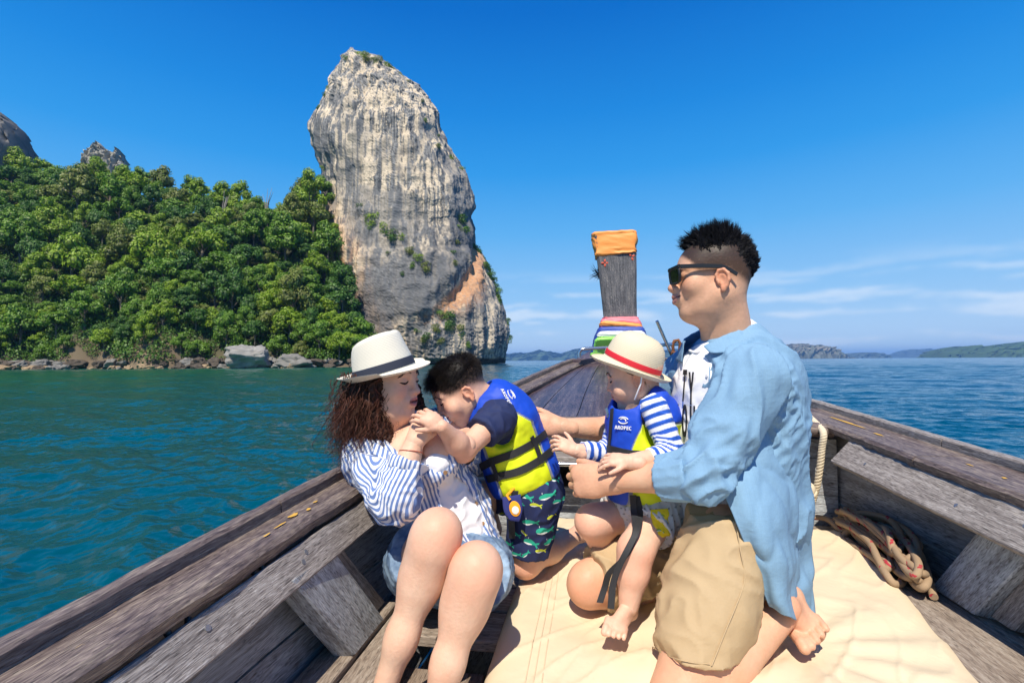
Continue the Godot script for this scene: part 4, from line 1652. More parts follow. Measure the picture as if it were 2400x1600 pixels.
		if (mb.v[1] - mb.v[0]).cross(mb.v[2] - mb.v[0]).y < 0.0:
			mb.flip(0)
		part("paint_flake", mb, M.paint_yellow, boat)
	# black drips of tar on the port shelf plank
	for s in [0.66, 0.86, 0.88, 0.70]:
		mb = MB.new()
		var pts := []
		for i in 5:
			var f := i / 4.0
			var ins := 0.0835 + 0.034 * f
			pts.append(bt(s + 0.01 * sin(f * 5.0 + s * 30.0), -(half_w(s) - ins), sheer(s) - 0.0740 - 0.058 * f))
		mb.tube(pts, [0.006, 0.0035, 0.0025, 0.003, 0.001], 6)
		part("tar_drip", mb, M.tar, boat)
	# the bow: end board, cap, stem post
	mb = MB.new()
	mb.board([bt(4.22, -0.44, 1.128), bt(4.24, 0.0, 1.140), bt(4.22, 0.47, 1.128)], [boat_f], [Vector3.UP], 0.05, 0.062, 0.006, 0.002, rng)
	part("bow_board", mb, M.wood_deck, boat)
	mb = MB.new()
	var cap := []
	for i in 7:
		var s := lerpf(4.26, 4.75, i / 6.0)
		var w := lerpf(0.40, 0.14, i / 6.0)
		var y := lerpf(1.14, 1.30, i / 6.0)
		cap.append(PackedVector3Array([bt(s, -w, y), bt(s, 0.0, y + 0.04), bt(s, w, y), bt(s, w, y - 0.08), bt(s, -w, y - 0.08)]))
	mb.loft(cap, true, true, true)
	part("bow_cap", mb, M.wood_deck, boat)
	mb = MB.new()
	var post := []
	for e in [[1.0, 0.16, 0.0], [1.25, 0.155, 0.0], [1.48, 0.140, 0.006], [1.70, 0.150, -0.004], [1.90, 0.162, -0.012], [2.08, 0.172, -0.022], [2.20, 0.182, -0.030], [2.265, 0.186, -0.034]]:
		var c := bt(4.40 - (e[0] - 1.2) * 0.02, 0.02 + e[2], e[0])
		var w: float = e[1]
		var q := 0.02
		post.append(PackedVector3Array([c - boat_r * (w - q) - boat_f * 0.06, c + boat_r * (w - q) - boat_f * 0.06, c + boat_r * w - boat_f * 0.04, c + boat_r * w + boat_f * 0.06,
			c - boat_r * w + boat_f * 0.06, c - boat_r * w - boat_f * 0.04]))
	mb.loft(post, true, true, true)
	part("stem_post", mb, M.wood_post, boat)
	# two red flowers painted on the post
	for e in [[1418, 616, 0], [1480, 602, 1]]:
		var ray := at(e[0], e[1], 1.0) - Vector3(0, EYE, 0)
		var eye := Vector3(0, EYE, 0)
		var face := 4.316 + (0.005 if e[1] < 610 else 0.006)
		var c := eye + ray * ((face - (eye - Vector3(BOAT_C, 0, 0)).dot(boat_f)) / ray.dot(boat_f))
		for k in 4:
			if e[2] == 1 and k == 2:
				continue
			mb = MB.new()
			var a = TAU * k / 4.0 + 0.5 * e[2]
			var d := (cam_r * cos(a) + Vector3.UP * sin(a)) * 0.020
			mb.ball(c + d, d * 0.75, d.cross(boat_f).normalized() * 0.009, boat_f * 0.004, 8, 5)
			part("painted_petal", mb, M.paint_red, boat)
	# steel rail and rod at the bow
	mb = MB.new()
	mb.tube([at(1358, 838, 4.12), at(1358, 826, 4.12), at(1362, 819, 4.12), at(1372, 817, 4.12), at(1480, 812, 4.16), at(1590, 806, 4.2), at(1596, 806, 4.2), at(1600, 809, 4.2)], 0.0145, 10)
	part("bow_rail", mb, M.steel, boat)
	mb = MB.new()
	mb.tube([at(1540, 752, 4.1), at(1575, 832, 4.2)], 0.0145, 10)
	part("bow_rod", mb, M.steel, boat)

# ---------------------------------------------------------------- loose things in the boat
func mat_edge(s: float) -> float:
	var a := [-0.9, 0.5, 1.0, 1.19, 1.40, 1.60, 1.75, 1.96, 2.12, 2.23]
	var b := [0.52, 0.54, 0.58, 0.61, 0.65, 0.70, 0.745, 0.775, 0.785, 0.77]
	for i in a.size() - 1:
		if s <= a[i + 1]:
			return lerpf(b[i], b[i + 1], (s - a[i]) / (a[i + 1] - a[i]))
	return 0.77

var fold_n: FastNoiseLite

func mat_height(p: Vector3) -> float:
	# folds that run out from where the man's feet and knees press, and long soft creases
	var foot := at_y(1880, 1500, MAT_Y)
	var d := Vector2(p.x - foot.x, p.z - foot.z)
	var r := d.length()
	var a := atan2(d.y, d.x)
	var h := 0.0055 * sin(a * 11.0 + 3.0 * fold_n.get_noise_2d(p.x * 1.5, p.z * 1.5)) * smoothstep(0.03, 0.16, r) * smoothstep(0.75, 0.2, r)
	h += 0.004 * fold_n.get_noise_2d(p.x * 1.2 + p.z * 0.8, (p.z - p.x) * 2.2)
	h += 0.0065 * pow(1.0 - minf(1.0, absf(fold_n.get_noise_2d(p.x * 1.3 - p.z * 0.8 + 7.0, (p.z + p.x * 0.9) * 3.4)) * 5.0), 2.0)
	h += 0.004 * pow(1.0 - minf(1.0, absf(fold_n.get_noise_2d((p.x * 1.6 + p.z) * 3.0, p.z * 1.1 - p.x + 21.0)) * 6.0), 2.0)
	h += 0.0008 * fold_n.get_noise_2d(p.x * 14.0 + 3.0, p.z * 14.0)
	for q in [[1590, 1700, 0.17, 0.085], [1390, 1420, 0.13, 0.025], [1240, 1340, 0.1, 0.015], [1440, 1480, 0.10, 0.012], [1880, 1510, 0.12, 0.02], [1100, 1330, 0.2, 0.03]]:
		var c := at_y(q[0], q[1], MAT_Y)
		h -= q[3] * exp(-Vector2(p.x - c.x, p.z - c.z).length_squared() / (q[2] * q[2]))
	return h

func build_gear() -> void:
	fold_n = noise_of(71, 1.0, 2)
	var mb := MB.new()
	var nu := 170
	var nv := 200
	for i in nv + 1:
		var s := lerpf(-0.7, 2.21, float(i) / nv)
		for j in nu + 1:
			var f := float(j) / nu
			var t := lerpf(-0.50, mat_edge(s), f)
			var p := bt(s, t, MAT_Y)
			var m := minf(minf(t + 0.50, mat_edge(s) - t), (2.21 - s) * 1.2)
			var roll := 1.0 - clampf(m / 0.07, 0.0, 1.0)
			p.y += mat_height(p) * (1.0 - 0.6 * roll) - 0.055 * (1.0 - sqrt(maxf(0.0, 1.0 - roll * roll)))
			mb.vert(p)
	var w := nu + 1
	var rim := []
	for j in nu + 1:
		rim.append(j)
	for i in range(1, nv + 1):
		rim.append(i * w + nu)
	for j in range(nu - 1, -1, -1):
		rim.append(nv * w + j)
	for i in range(nv - 1, 0, -1):
		rim.append(i * w)
	for i in nv:
		for j in nu:
			mb.quad(i * w + j, i * w + j + 1, (i + 1) * w + j + 1, (i + 1) * w + j)
	var low := mb.v.size()
	for k in rim.size():
		var p := mb.v[rim[k]]
		mb.vert(Vector3(p.x, 0.362, p.z))
	for k in rim.size():
		var q := (k + 1) % rim.size()
		mb.quad(rim[k], low + k, low + q, rim[q])
	var mid := mb.vert(bt(1.0, 0.1, 0.362))
	for k in rim.size():
		mb.tri(low + k, mid, low + (k + 1) % rim.size())
	mb.outward(0)
	var bed := part("mattress", mb, M.mat_cloth)
	tag(bed, "cream cotton mattress with soft creases on the floor of the boat", "mattress")
	# the sewn band along its port side
	mb = MB.new()
	for k in 3:
		var pts := []
		for i in 60:
			var s := lerpf(0.3, 1.95, i / 59.0)
			var p := bt(s, -0.395 + 0.018 * k, MAT_Y)
			p.y += mat_height(p) + 0.0006
			pts.append(p)
		mb.tube(pts, 0.0012, 4)
	part("seam", mb, M.mat_cloth, bed)
	sashes()
	ropes()

func band(called: String, m: Material, label: String, rings: Array, wrinkle: float, sd: int, group := "") -> void:
	# a scarf wound round the post: rings of points, top to bottom
	var mb := MB.new()
	var n := noise_of(sd, 1.0, 2)
	var fine := []
	var rows := 26
	var cols := 64
	for i in rows + 1:
		var ring := PackedVector3Array()
		var f := float(i) / rows
		for j in cols:
			var u := float(j) / cols
			var stack := []
			for r in rings:
				var closed: Array = r.duplicate()
				closed.append(r[0])
				stack.append(MB.spline(closed, u))
			var p := MB.spline(stack, f)
			var c := Vector3.ZERO
			for r in stack:
				c += r
			var mid := bt(4.39, 0.02, p.y)
			var o := Vector3(p.x - mid.x, 0, p.z - mid.z).normalized()
			var ang := TAU * u
			var h := n.get_noise_3d(cos(ang) * 0.7, f * 6.0 + 0.8 * sin(ang + sd), sin(ang) * 0.7) + 0.5 * n.get_noise_3d(cos(ang) * 2.0, f * 11.0, sin(ang) * 2.0)
			ring.append(p + o * h * wrinkle + Vector3(0, 0.004 * n.get_noise_1d(u * 30.0), 0))
		fine.append(ring)
	mb.loft(fine)
	tag(part(called, mb, m), label, "sash", group)

func post_ring(y: float, hw: float, hd: float, tilt := 0.0, shift := 0.0) -> Array:
	var c := bt(4.39, 0.02 + shift, y)
	var out := []
	for k in 12:
		var a := TAU * k / 12.0
		var x := signf(cos(a)) * pow(absf(cos(a)), 0.45) * hw
		var z := signf(sin(a)) * pow(absf(sin(a)), 0.45) * hd
		out.append(c + boat_r * x + boat_f * z + Vector3(0, tilt * x, 0))
	return out

func sashes() -> void:
	band("sash", M.sash_orange, "bright orange sash wound round the top of the bow post", [post_ring(2.285, 0.10, 0.05, 0.0, -0.034), post_ring(2.282, 0.19, 0.075, 0.0, -0.034), post_ring(2.235, 0.196, 0.080, 0.0, -0.034), post_ring(2.14, 0.188, 0.082, 0.02, -0.028), post_ring(2.085, 0.182, 0.080, 0.06, -0.026), post_ring(2.065, 0.176, 0.066, 0.08, -0.025)], 0.016, 3)
	var g := "bundle of sashes round the foot of the bow post"
	band("sash", M.sash_pink, "pink sash, uppermost of the bundle round the foot of the bow post", [post_ring(1.525, 0.145, 0.066, 0.0, 0.005), post_ring(1.515, 0.157, 0.085, 0.0, 0.005), post_ring(1.46, 0.182, 0.098, 0.03, 0.0), post_ring(1.36, 0.215, 0.09, 0.1, 0.0), post_ring(1.28, 0.225, 0.06, 0.1, 0.0)], 0.012, 5, g)
	band("sash", M.sash_orange, "thin orange sash crossing under the pink one at the foot of the bow post", [post_ring(1.478, 0.16, 0.10, -0.10, 0.01), post_ring(1.465, 0.18, 0.112, -0.10, 0.01), post_ring(1.44, 0.192, 0.112, -0.10, 0.01), post_ring(1.425, 0.18, 0.09, -0.1, 0.01)], 0.006, 7, g)
	band("sash", M.sash_blue, "dark blue sash wound below the pink and orange ones on the bow post", [post_ring(1.438, 0.18, 0.105, 0.0, 0.005), post_ring(1.43, 0.196, 0.120, 0.0, 0.005), post_ring(1.39, 0.216, 0.125, 0.0, 0.005), post_ring(1.30, 0.245, 0.085, 0.0, 0.005), post_ring(1.22, 0.262, 0.06, 0.0, 0.005)], 0.006, 9, g)
	band("sash", M.sash_white, "white sash between the blue and the green one on the bow post", [post_ring(1.402, 0.18, 0.115, 0.0, 0.005), post_ring(1.395, 0.20, 0.132, 0.0, 0.005), post_ring(1.36, 0.218, 0.135, 0.0, 0.005), post_ring(1.345, 0.20, 0.115, 0.0, 0.005)], 0.006, 11, g)
	band("sash", M.sash_green, "lime green sash, lowest of the bundle on the bow post", [post_ring(1.352, 0.20, 0.120, 0.02, 0.005), post_ring(1.345, 0.222, 0.138, 0.02, 0.005), post_ring(1.32, 0.232, 0.138, 0.02, 0.005), post_ring(1.26, 0.25, 0.08, 0.02, 0.005), post_ring(1.20, 0.268, 0.05, 0.02, 0.005)], 0.005, 13, g)

func ropes() -> void:
	# braided rope with red flecks in a loose heap at the starboard side
	var rng := rng_of(17)
	var pts := [at(1890, 1214, 2.36), at(1920, 1222, 2.34), at(1960, 1232, 2.32)]
	pts = []
	var a0 := bt(2.25, 0.60, 0.475)
	pts.append(a0)
	pts.append(bt(2.23, 0.72, 0.478))
	var loops := 13
	for k in loops:
		var f := float(k) / (loops - 1)
		var far := Vector2(2.15 - 0.07 * sin(k * 2.3), 0.745 + 0.065 * fposmod(f * 2.6, 1.0))
		var near := Vector2(1.66 + 0.08 * sin(k * 1.7), 0.670 + 0.075 * fposmod(f * 2.6, 1.0))
		var wdt := 0.036 + 0.010 * sin(k * 2.9 + 1.0)
		for i in 10:
			var a := TAU * i / 10.0 - PI * 0.5 * 0.0
			var m := far.lerp(near, 0.5 - 0.5 * cos(a))
			var y := 0.460 + 0.0066 * k + 0.016 * sin(a * 2.0 + k) + rng.randf_range(-0.004, 0.004)
			var side := wdt * sin(a) * 1.0
			pts.append(bt(m.x + side * 0.2 + rng.randf_range(-0.006, 0.006), m.y + side + 0.012 * sin(k * 1.3) + 0.05 * sin(PI * (0.5 - 0.5 * cos(a))) , y))
	pts.append(bt(1.80, 0.80, 0.53))
	pts.append(bt(1.72, 0.79, 0.48))
	pts.append(bt(1.60, 0.74, 0.45))
	var fine := []
	var total := pts.size() * 9
	for i in total + 1:
		fine.append(MB.spline(pts, float(i) / total))
	var mb := MB.new()
	mb.tube(fine, 0.011, 10)
	for i in mb.t.size():
		mb.t[i] = Vector2(mb.t[i].x * 4.5, mb.t[i].y / 0.069)
	tag(part("rope", mb, M.rope_flecked), "coiled beige rope with red flecks beside the mattress", "rope")
	# twisted white rope that hangs from the deck beam
	var line := [at(1862, 956, 2.25), at(1884, 966, 2.18), at(1906, 985, 2.10), at(1924, 1003, 2.03), at(1931, 1018, 1.985), at(1927, 1050, 1.99), at(1923, 1090, 2.00), at(1916, 1135, 2.02), at(1906, 1170, 2.04), at(1896, 1204, 2.05), at(1884, 1225, 2.06)]
	mb = MB.new()
	for k in 3:
		var strand := []
		var m := 190
		for i in m + 1:
			var f := float(i) / m
			var p := MB.spline(line, f)
			var d := (MB.spline(line, minf(1.0, f + 0.004)) - MB.spline(line, maxf(0.0, f - 0.004))).normalized()
			var x := d.cross(Vector3(0.2, 0.3, 0.9)).normalized()
			var y := d.cross(x)
			var a := f * 120.0 + TAU * k / 3.0
			strand.append(p + (x * cos(a) + y * sin(a)) * 0.0068)
		mb.tube(strand, 0.0072, 7)
	var wr := part("rope", mb, M.rope_white)
	tag(wr, "twisted cream rope hanging over the deck beam behind the man's back", "rope")
	mb = MB.new()
	mb.ball(at(1899, 1148, 2.0), Vector3(0.022, 0, 0), Vector3(0, 0.03, 0), Vector3(0, 0, 0.02))
	mb.ball(at(1905, 1158, 2.0), Vector3(0.018, 0.01, 0), Vector3(0, 0.016, 0), Vector3(0, 0, 0.02))
	part("knot", mb, M.rope_white, wr)
	mb = MB.new()
	mb.tube([at(1893, 1140, 2.0), at(1887, 1127, 2.0)], [0.008, 0.006], 8)
	part("red_end", mb, M.paint_red, wr)
	# rusty shackle on the bow rail
	mb = MB.new()
	mb.tube([at(1579, 826, 4.2), at(1577, 808, 4.19), at(1581, 799, 4.19), at(1590, 797, 4.19), at(1594, 804, 4.19), at(1593, 828, 4.2)], [0.012, 0.014, 0.015, 0.015, 0.014, 0.012], 9)
	mb.tube([at(1573, 826, 4.18), at(1598, 828, 4.22)], [0.014, 0.014], 8)
	tag(part("shackle", mb, M.rust), "rusty iron shackle hanging on the end of the bow rail", "shackle")
	mb = MB.new()
	for k in 26:
		var b := at(1404, 644 + rng.randf_range(-14, 10), 4.24)
		var e := at(1386 + rng.randf_range(-10, 12), 640 + rng.randf_range(-26, 22), 4.2)
		mb.strand([b, b.lerp(e, 0.5) + Vector3(0, rng.randf_range(-0.01, 0.012), 0), e], 0.0035)
	tag(part("frayed_tuft", mb, M.black), "black frayed tuft sticking out from the left side of the bow post", "rope tuft")

# ---------------------------------------------------------------- people: shared parts
var cloth_n: FastNoiseLite
var cloth_n2: FastNoiseLite
var skin_n: FastNoiseLite

func people_materials(weave: Texture2D, soft: Texture2D) -> void:
	cloth_n = noise_of(101, 1.0, 1)
	cloth_n2 = noise_of(102, 1.0, 2)
	skin_n = noise_of(103, 1.0, 3)
	var pores := bump_of(15, 0.08, 256, 2.0, 3)
	M.skin = triplanar(plain("skin", Color.WHITE, 0.5), pores, 5.0, 0.35)
	M.skin.metallic_specular = 0.38
	M.skin.subsurf_scatter_enabled = true
	M.skin.subsurf_scatter_strength = 0.05
	M.hair = plain("hair", Color.WHITE, 0.5)
	M.hair.metallic_specular = 0.3
	M.denim = triplanar(plain("denim", Color.WHITE, 0.85), weave, 11.0, 0.5)
	M.shirt_blue = chambray("chambray", Color(0.165, 0.315, 0.47))
	M.tee_white = triplanar(plain("tee_white", Color(0.80, 0.80, 0.82), 0.85), crumple(), 4.0, 0.6)
	M.khaki = triplanar(plain("khaki", Color(0.46, 0.335, 0.19), 0.85), crumple(), 3.0, 0.6)
	M.navy = triplanar(plain("navy", Color(0.012, 0.022, 0.085), 0.8), weave, 12.0, 0.4)
	M.vest = triplanar(plain("vest", Color.WHITE, 0.62), pores, 9.0, 0.22)
	M.knit = triplanar(plain("knit", Color.WHITE, 0.8), weave, 14.0, 0.3)
	M.cloth_paint = triplanar(plain("printed_cloth", Color.WHITE, 0.85), weave, 12.0, 0.3)
	M.lens = plain("lens", Color(0.010, 0.014, 0.012), 0.06)
	M.frame_black = plain("frame_black", Color(0.012, 0.012, 0.013), 0.35)
	M.plastic = plain("plastic", Color.WHITE, 0.35)
	M.white_print = plain("white_print", Color(0.85, 0.85, 0.85), 0.6)
	M.black_print = plain("black_print", Color(0.012, 0.012, 0.014), 0.7)
	M.stripes = plain("striped_cotton", Color.WHITE, 0.82)
	M.stripes.albedo_texture = stripe_map()
	M.stripes.normal_enabled = true
	M.stripes.normal_texture = soft
	M.stripes.normal_scale = 0.25
	M.straw_white = straw("straw_white", Color(0.86, 0.81, 0.68), 4, true)
	M.straw_tan = straw("straw_tan", Color(0.84, 0.735, 0.53), 3, false)
	M.ribbon_navy = triplanar(plain("ribbon_navy", Color(0.022, 0.028, 0.050), 0.8), weave, 14.0, 0.5)
	M.ribbon_red = triplanar(plain("ribbon_red", Color(0.62, 0.012, 0.028), 0.7), weave, 14.0, 0.5)
	M.button = plain("button", Color(0.30, 0.17, 0.08), 0.4)

func chambray(called: String, c: Color) -> StandardMaterial3D:
	# blue warp and white weft, thread by thread, with slubs
	var s := 256
	var rng := rng_of(31)
	var warp := PackedFloat32Array()
	var weft := PackedFloat32Array()
	for i in s:
		warp.append(rng.randf_range(0.95, 1.05))
		weft.append(rng.randf_range(0.95, 1.05))
	var im := Image.create(s, s, false, Image.FORMAT_RGB8)
	for y in s:
		for x in s:
			var up := (x + y) % 2 == 0
			var k := warp[x] * (0.93 if up else 1.10) * lerpf(1.0, weft[y], 0.8)
			var d := c * k * rng.randf_range(0.92, 1.08)
			if not up:
				d = d.lerp(Color(0.55, 0.66, 0.76), 0.16)
			im.set_pixel(x, y, d.linear_to_srgb())
	var m := plain(called, Color.WHITE, 0.85)
	m.albedo_texture = ImageTexture.create_from_image(im)
	return triplanar(m, crumple(), 5.0, 0.8)

var crumpled: Texture2D
func crumple() -> Texture2D:
	# small sharp creases, as in worn cotton
	if crumpled == null:
		var n := noise_of(104, 0.010, 4)
		n.fractal_type = FastNoiseLite.FRACTAL_RIDGED
		n.domain_warp_enabled = true
		n.domain_warp_amplitude = 18.0
		n.domain_warp_frequency = 0.012
		var im := n.get_seamless_image(512, 512)
		im.convert(Image.FORMAT_RGBA8)
		im.bump_map_to_normal_map(3.5)
		crumpled = ImageTexture.create_from_image(im)
	return crumpled

func stripe_map() -> ImageTexture:
	var w := 64
	var im := Image.create(w, 64, false, Image.FORMAT_RGB8)
	var rng := rng_of(6)
	for y in 64:
		for x in w:
			var on := absf(x - 31.5) < 15.5
			var edge_soft := clampf((16.5 - absf(x - 31.5)) / 2.0, 0.0, 1.0)
			var c := Color(0.74, 0.75, 0.78).lerp(Color(0.135, 0.215, 0.45), edge_soft) * rng.randf_range(0.92, 1.06)
			im.set_pixel(x, y, c.linear_to_srgb())
	return ImageTexture.create_from_image(im)

func straw(called: String, c: Color, step: int, holes: bool) -> StandardMaterial3D:
	var s := 128
	var im := Image.create(s, s, false, Image.FORMAT_RGBA8)
	var hh := Image.create(s, s, false, Image.FORMAT_RGBA8)
	var rng := rng_of(step)
	for y in s:
		for x in s:
			var v := 0.0
			if holes:
				v = maxf(absf(sin(PI * x / 8.0)), absf(sin(PI * y / 8.0)))
				v = smoothstep(0.25, 0.75, v)
			else:
				v = 0.55 + 0.45 * absf(sin(PI * y / 8.0)) * (0.8 + 0.2 * absf(sin(PI * (x + (y / 8) * 4) / 8.0)))
			var k := (0.35 + 0.65 * v) * rng.randf_range(0.92, 1.05)
			im.set_pixel(x, y, (c * k).linear_to_srgb())
			hh.set_pixel(x, y, Color(v, v, v))
	hh.bump_map_to_normal_map(2.5)
	var m := plain(called, Color.WHITE, 0.75)
	m.albedo_texture = ImageTexture.create_from_image(im)
	m.normal_enabled = true
	m.normal_texture = ImageTexture.create_from_image(hh)
	m.normal_scale = 0.8
	m.backlight_enabled = true
	m.backlight = Color(0.25, 0.22, 0.16)
	return m

# folds: ridges stretched along `dir`
func folds(p: Vector3, dir: Vector3, amp: float, fr: float) -> float:
	var q := (p - dir * p.dot(dir) * 0.86) * fr
	var n := cloth_n.get_noise_3dv(q + Vector3(0.6, 0.3, 0.8) * cloth_n2.get_noise_3dv(p * fr * 0.35))
	return amp * (0.30 - pow(absf(n), 0.8)) * 1.5 + amp * 0.3 * cloth_n2.get_noise_3dv(p * fr * 0.5)

# the point of a field's surface seen at a pixel, lifted off it
func on(f: Field, px: float, py: float, lift := 0.0) -> Vector3:
	var eye := Vector3(0, EYE, 0)
	var d := (at(px, py, 1.0) - eye).normalized()
	var t := 0.7
	for k in 90:
		var v := f.value(eye + d * t)
		if v < 0.0004:
			break
		t += maxf(0.0006, v * 0.7)
		if t > 3.0:
			break
	var p := eye + d * t
	return p + grad(f, p) * lift

func grad(f: Field, p: Vector3) -> Vector3:
	var e := 0.002
	return Vector3(f.value(p + Vector3(e, 0, 0)) - f.value(p - Vector3(e, 0, 0)), f.value(p + Vector3(0, e, 0)) - f.value(p - Vector3(0, e, 0)), f.value(p + Vector3(0, 0, e)) - f.value(p - Vector3(0, 0, e))).normalized()

# a strap laid on a surface, along pixels
func web(mb: MB, f: Field, px: Array, width: float, lift := 0.003, steps := 24, thick := 0.0022) -> void:
	var pts := []
	var ups := []
	var flatp := []
	for e in px:
		flatp.append(Vector3(e[0], e[1], 0))
	for i in steps + 1:
		var q := MB.spline(flatp, float(i) / steps)
		var p := on(f, q.x, q.y)
		var g := grad(f, p)
		pts.append(p + g * lift)
		ups.append(g)
	var rights := []
	for i in pts.size():
		var d: Vector3 = (pts[mini(i + 1, pts.size() - 1)] - pts[maxi(i - 1, 0)]).normalized()
		rights.append(d.cross(ups[i]).normalized())
	mb.board(pts, rights, ups, width, thick, 0.0006)

func cord(mb: MB, f: Field, px: Array, r: float, lift := 0.001, steps := 20) -> void:
	var pts := []
	var flatp := []
	for e in px:
		flatp.append(Vector3(e[0], e[1], 0))
	for i in steps + 1:
		var q := MB.spline(flatp, float(i) / steps)
		pts.append(on(f, q.x, q.y, lift))
	mb.tube(pts, r, 6)

# ---- a head: o between the ears, b = (left, up, forward), h = chin to crown
class Look:
	var h := 0.23
	var child := 0.0
	var skin := Color(0.66, 0.42, 0.30)
	var hair := Color(0.012, 0.010, 0.010)
	var stubble := 0.0          # short hair painted on the sides
	var mouth_open := 0.0
	var smile := 0.0
	var lips := Color(0.60, 0.22, 0.19)
	var hairline := 0.27
	var pout := 0.0

func head_field(o: Vector3, b: Basis, k: Look) -> Field:
	var f := Field.new()
	var h := k.h
	var c := k.child
	var q := func(x: float, y: float, z: float) -> Vector3: return o + b * (Vector3(x, y, z) * h)
	f.egg(q.call(0, 0.155, -0.065), b, Vector3(0.325 + 0.03 * c, 0.345, 0.405) * h, 0.01)
	f.egg(q.call(0, -0.10, 0.10), b, Vector3(0.265 + 0.03 * c, 0.34, 0.275) * h, 0.10 * h)
	f.egg(q.call(0, 0.12, 0.17), b, Vector3(0.25, 0.20, 0.20) * h, 0.10 * h)
	for s in [-1.0, 1.0]:
		f.cap(q.call(s * 0.215, -0.23, -0.03), q.call(s * 0.06, -0.405, 0.225), 0.085 * h, 0.085 * h, 0.10 * h)
		f.egg(q.call(s * (0.165 + 0.015 * c), -0.115 - 0.04 * c, 0.225), b, Vector3(0.125 + 0.03 * c, 0.13 + 0.02 * c, 0.12 + 0.01 * c) * h, 0.08 * h)
		# brow and eye
		f.cap(q.call(s * 0.05, 0.085, 0.345), q.call(s * 0.20, 0.085, 0.285), 0.036 * h, 0.030 * h, 0.07 * h)
		f.egg(q.call(s * 0.135, 0.005, 0.375), b, Vector3(0.075, 0.038, 0.04) * h, 0.05 * h, true)
		f.egg(q.call(s * 0.135, 0.004, 0.305), b, Vector3(0.082, 0.056, 0.06) * h, 0.02 * h)
	f.egg(q.call(0, -0.425, 0.255), b, Vector3(0.10, 0.075, 0.085) * h, 0.08 * h)
	# nose
	var ns := 1.0 - 0.22 * c
	f.cap(q.call(0, 0.06, 0.352), q.call(0, -0.115, 0.352 + 0.088 * ns), 0.030 * h, 0.042 * h * ns, 0.05 * h)
	f.egg(q.call(0, -0.125, 0.352 + 0.080 * ns), b, Vector3(0.055, 0.046, 0.055) * h * ns, 0.03 * h)
	for s in [-1.0, 1.0]:
		f.egg(q.call(s * 0.055 * ns, -0.14, 0.352 + 0.035 * ns), b, Vector3(0.036, 0.036, 0.045) * h * ns, 0.025 * h)
		f.egg(q.call(s * 0.028 * ns, -0.168, 0.352 + 0.075 * ns), b, Vector3(0.016, 0.012, 0.020) * h * ns, 0.01 * h, true)
	# mouth
	f.egg(q.call(0, -0.245, 0.318 + k.pout), b, Vector3(0.12, 0.10, 0.080) * h, 0.06 * h)
	var up := -0.228 + 0.012 * k.mouth_open
	var dn := -0.288 - 0.02 * k.mouth_open
	for s in [-1.0, 1.0]:
		var cy := 0.030 * k.smile
		f.cap(q.call(0, up, 0.380 + k.pout), q.call(s * (0.085 + 0.02 * k.smile), -0.255 + cy, 0.318 + 0.5 * k.pout), 0.028 * h, 0.010 * h, 0.02 * h)
		f.cap(q.call(0, dn, 0.370 + k.pout), q.call(s * (0.075 + 0.02 * k.smile), -0.262 + cy, 0.318 + 0.5 * k.pout), 0.031 * h, 0.010 * h, 0.02 * h)
		f.cap(q.call(0, -0.258, 0.415 + k.pout), q.call(s * (0.10 + 0.02 * k.smile), -0.258 + cy, 0.345 + 0.5 * k.pout), (0.008 + 0.022 * k.mouth_open) * h, 0.006 * h, 0.012 * h, true)
	f.cap(q.call(0, -0.355, 0.375), q.call(0, -0.355, 0.345), 0.03 * h, 0.02 * h, 0.05 * h, true)
	return f

func head_paint(o: Vector3, b: Basis, k: Look) -> Callable:
	return func(p: Vector3, _n: Vector3) -> Color:
		var q := b.transposed() * (p - o) / k.h
		var c := k.skin * (1.0 + 0.10 * skin_n.get_noise_3dv(p * 60.0))
		var flush := Color(k.skin.r * 1.03, k.skin.g * 0.72, k.skin.b * 0.68)
		for s in [-1.0, 1.0]:
			c = c.lerp(flush, 0.55 * exp(-(q - Vector3(s * 0.17, -0.10, 0.32)).length_squared() / 0.012))
			c = c.lerp(flush, 0.6 * exp(-(q - Vector3(s * 0.34, -0.05, -0.05)).length_squared() / 0.010))
		c = c.lerp(flush, 0.5 * exp(-(q - Vector3(0, -0.13, 0.43)).length_squared() / 0.006))
		# lips
		var lw := 0.095 + 0.02 * k.smile
		var bow := -0.258 + 0.03 * k.smile * pow(q.x / lw, 2.0)
		var ly := absf(q.y - bow)
		if q.z > 0.24 and absf(q.x) < lw:
			var room := 0.055 * sqrt(maxf(0.0, 1.0 - pow(q.x / lw, 2.0))) + 0.010
			c = c.lerp(k.lips, 0.85 * smoothstep(room, room * 0.75, ly))
			c = c.lerp(Color(0.10, 0.02, 0.02), 0.85 * smoothstep(0.012 + 0.020 * k.mouth_open, 0.004, ly))
		# hair cut short on the skin
		if k.stubble > 0.0:
			var line: float = k.hairline - 0.04 * absf(q.x)
			var side := smoothstep(-0.02, -0.14, q.z - 0.20 + 0.0) if q.y < line else 1.0
			var low := smoothstep(-0.42, -0.16, q.y + 0.28 * (q.z + 0.2) * (1.0 if q.z > -0.2 else 0.4))
			var front := smoothstep(0.26, 0.17, q.z - 0.15 * smoothstep(0.05, 0.3, q.y))
			var d := clampf(low * front, 0.0, 1.0) * smoothstep(0.0, 0.14, q.y + 0.03 + 0.55 * maxf(0.0, -q.z - 0.12))
			var grain := 0.95 + 0.3 * skin_n.get_noise_3d(p.x * 260.0, p.y * 130.0, p.z * 260.0)
			c = c.lerp(k.hair.lerp(k.skin * 0.22, 0.10 + 0.42 * smoothstep(0.26, 0.0, q.y)), clampf(1.25 * d * k.stubble * grain, 0.0, 0.96))
		return c

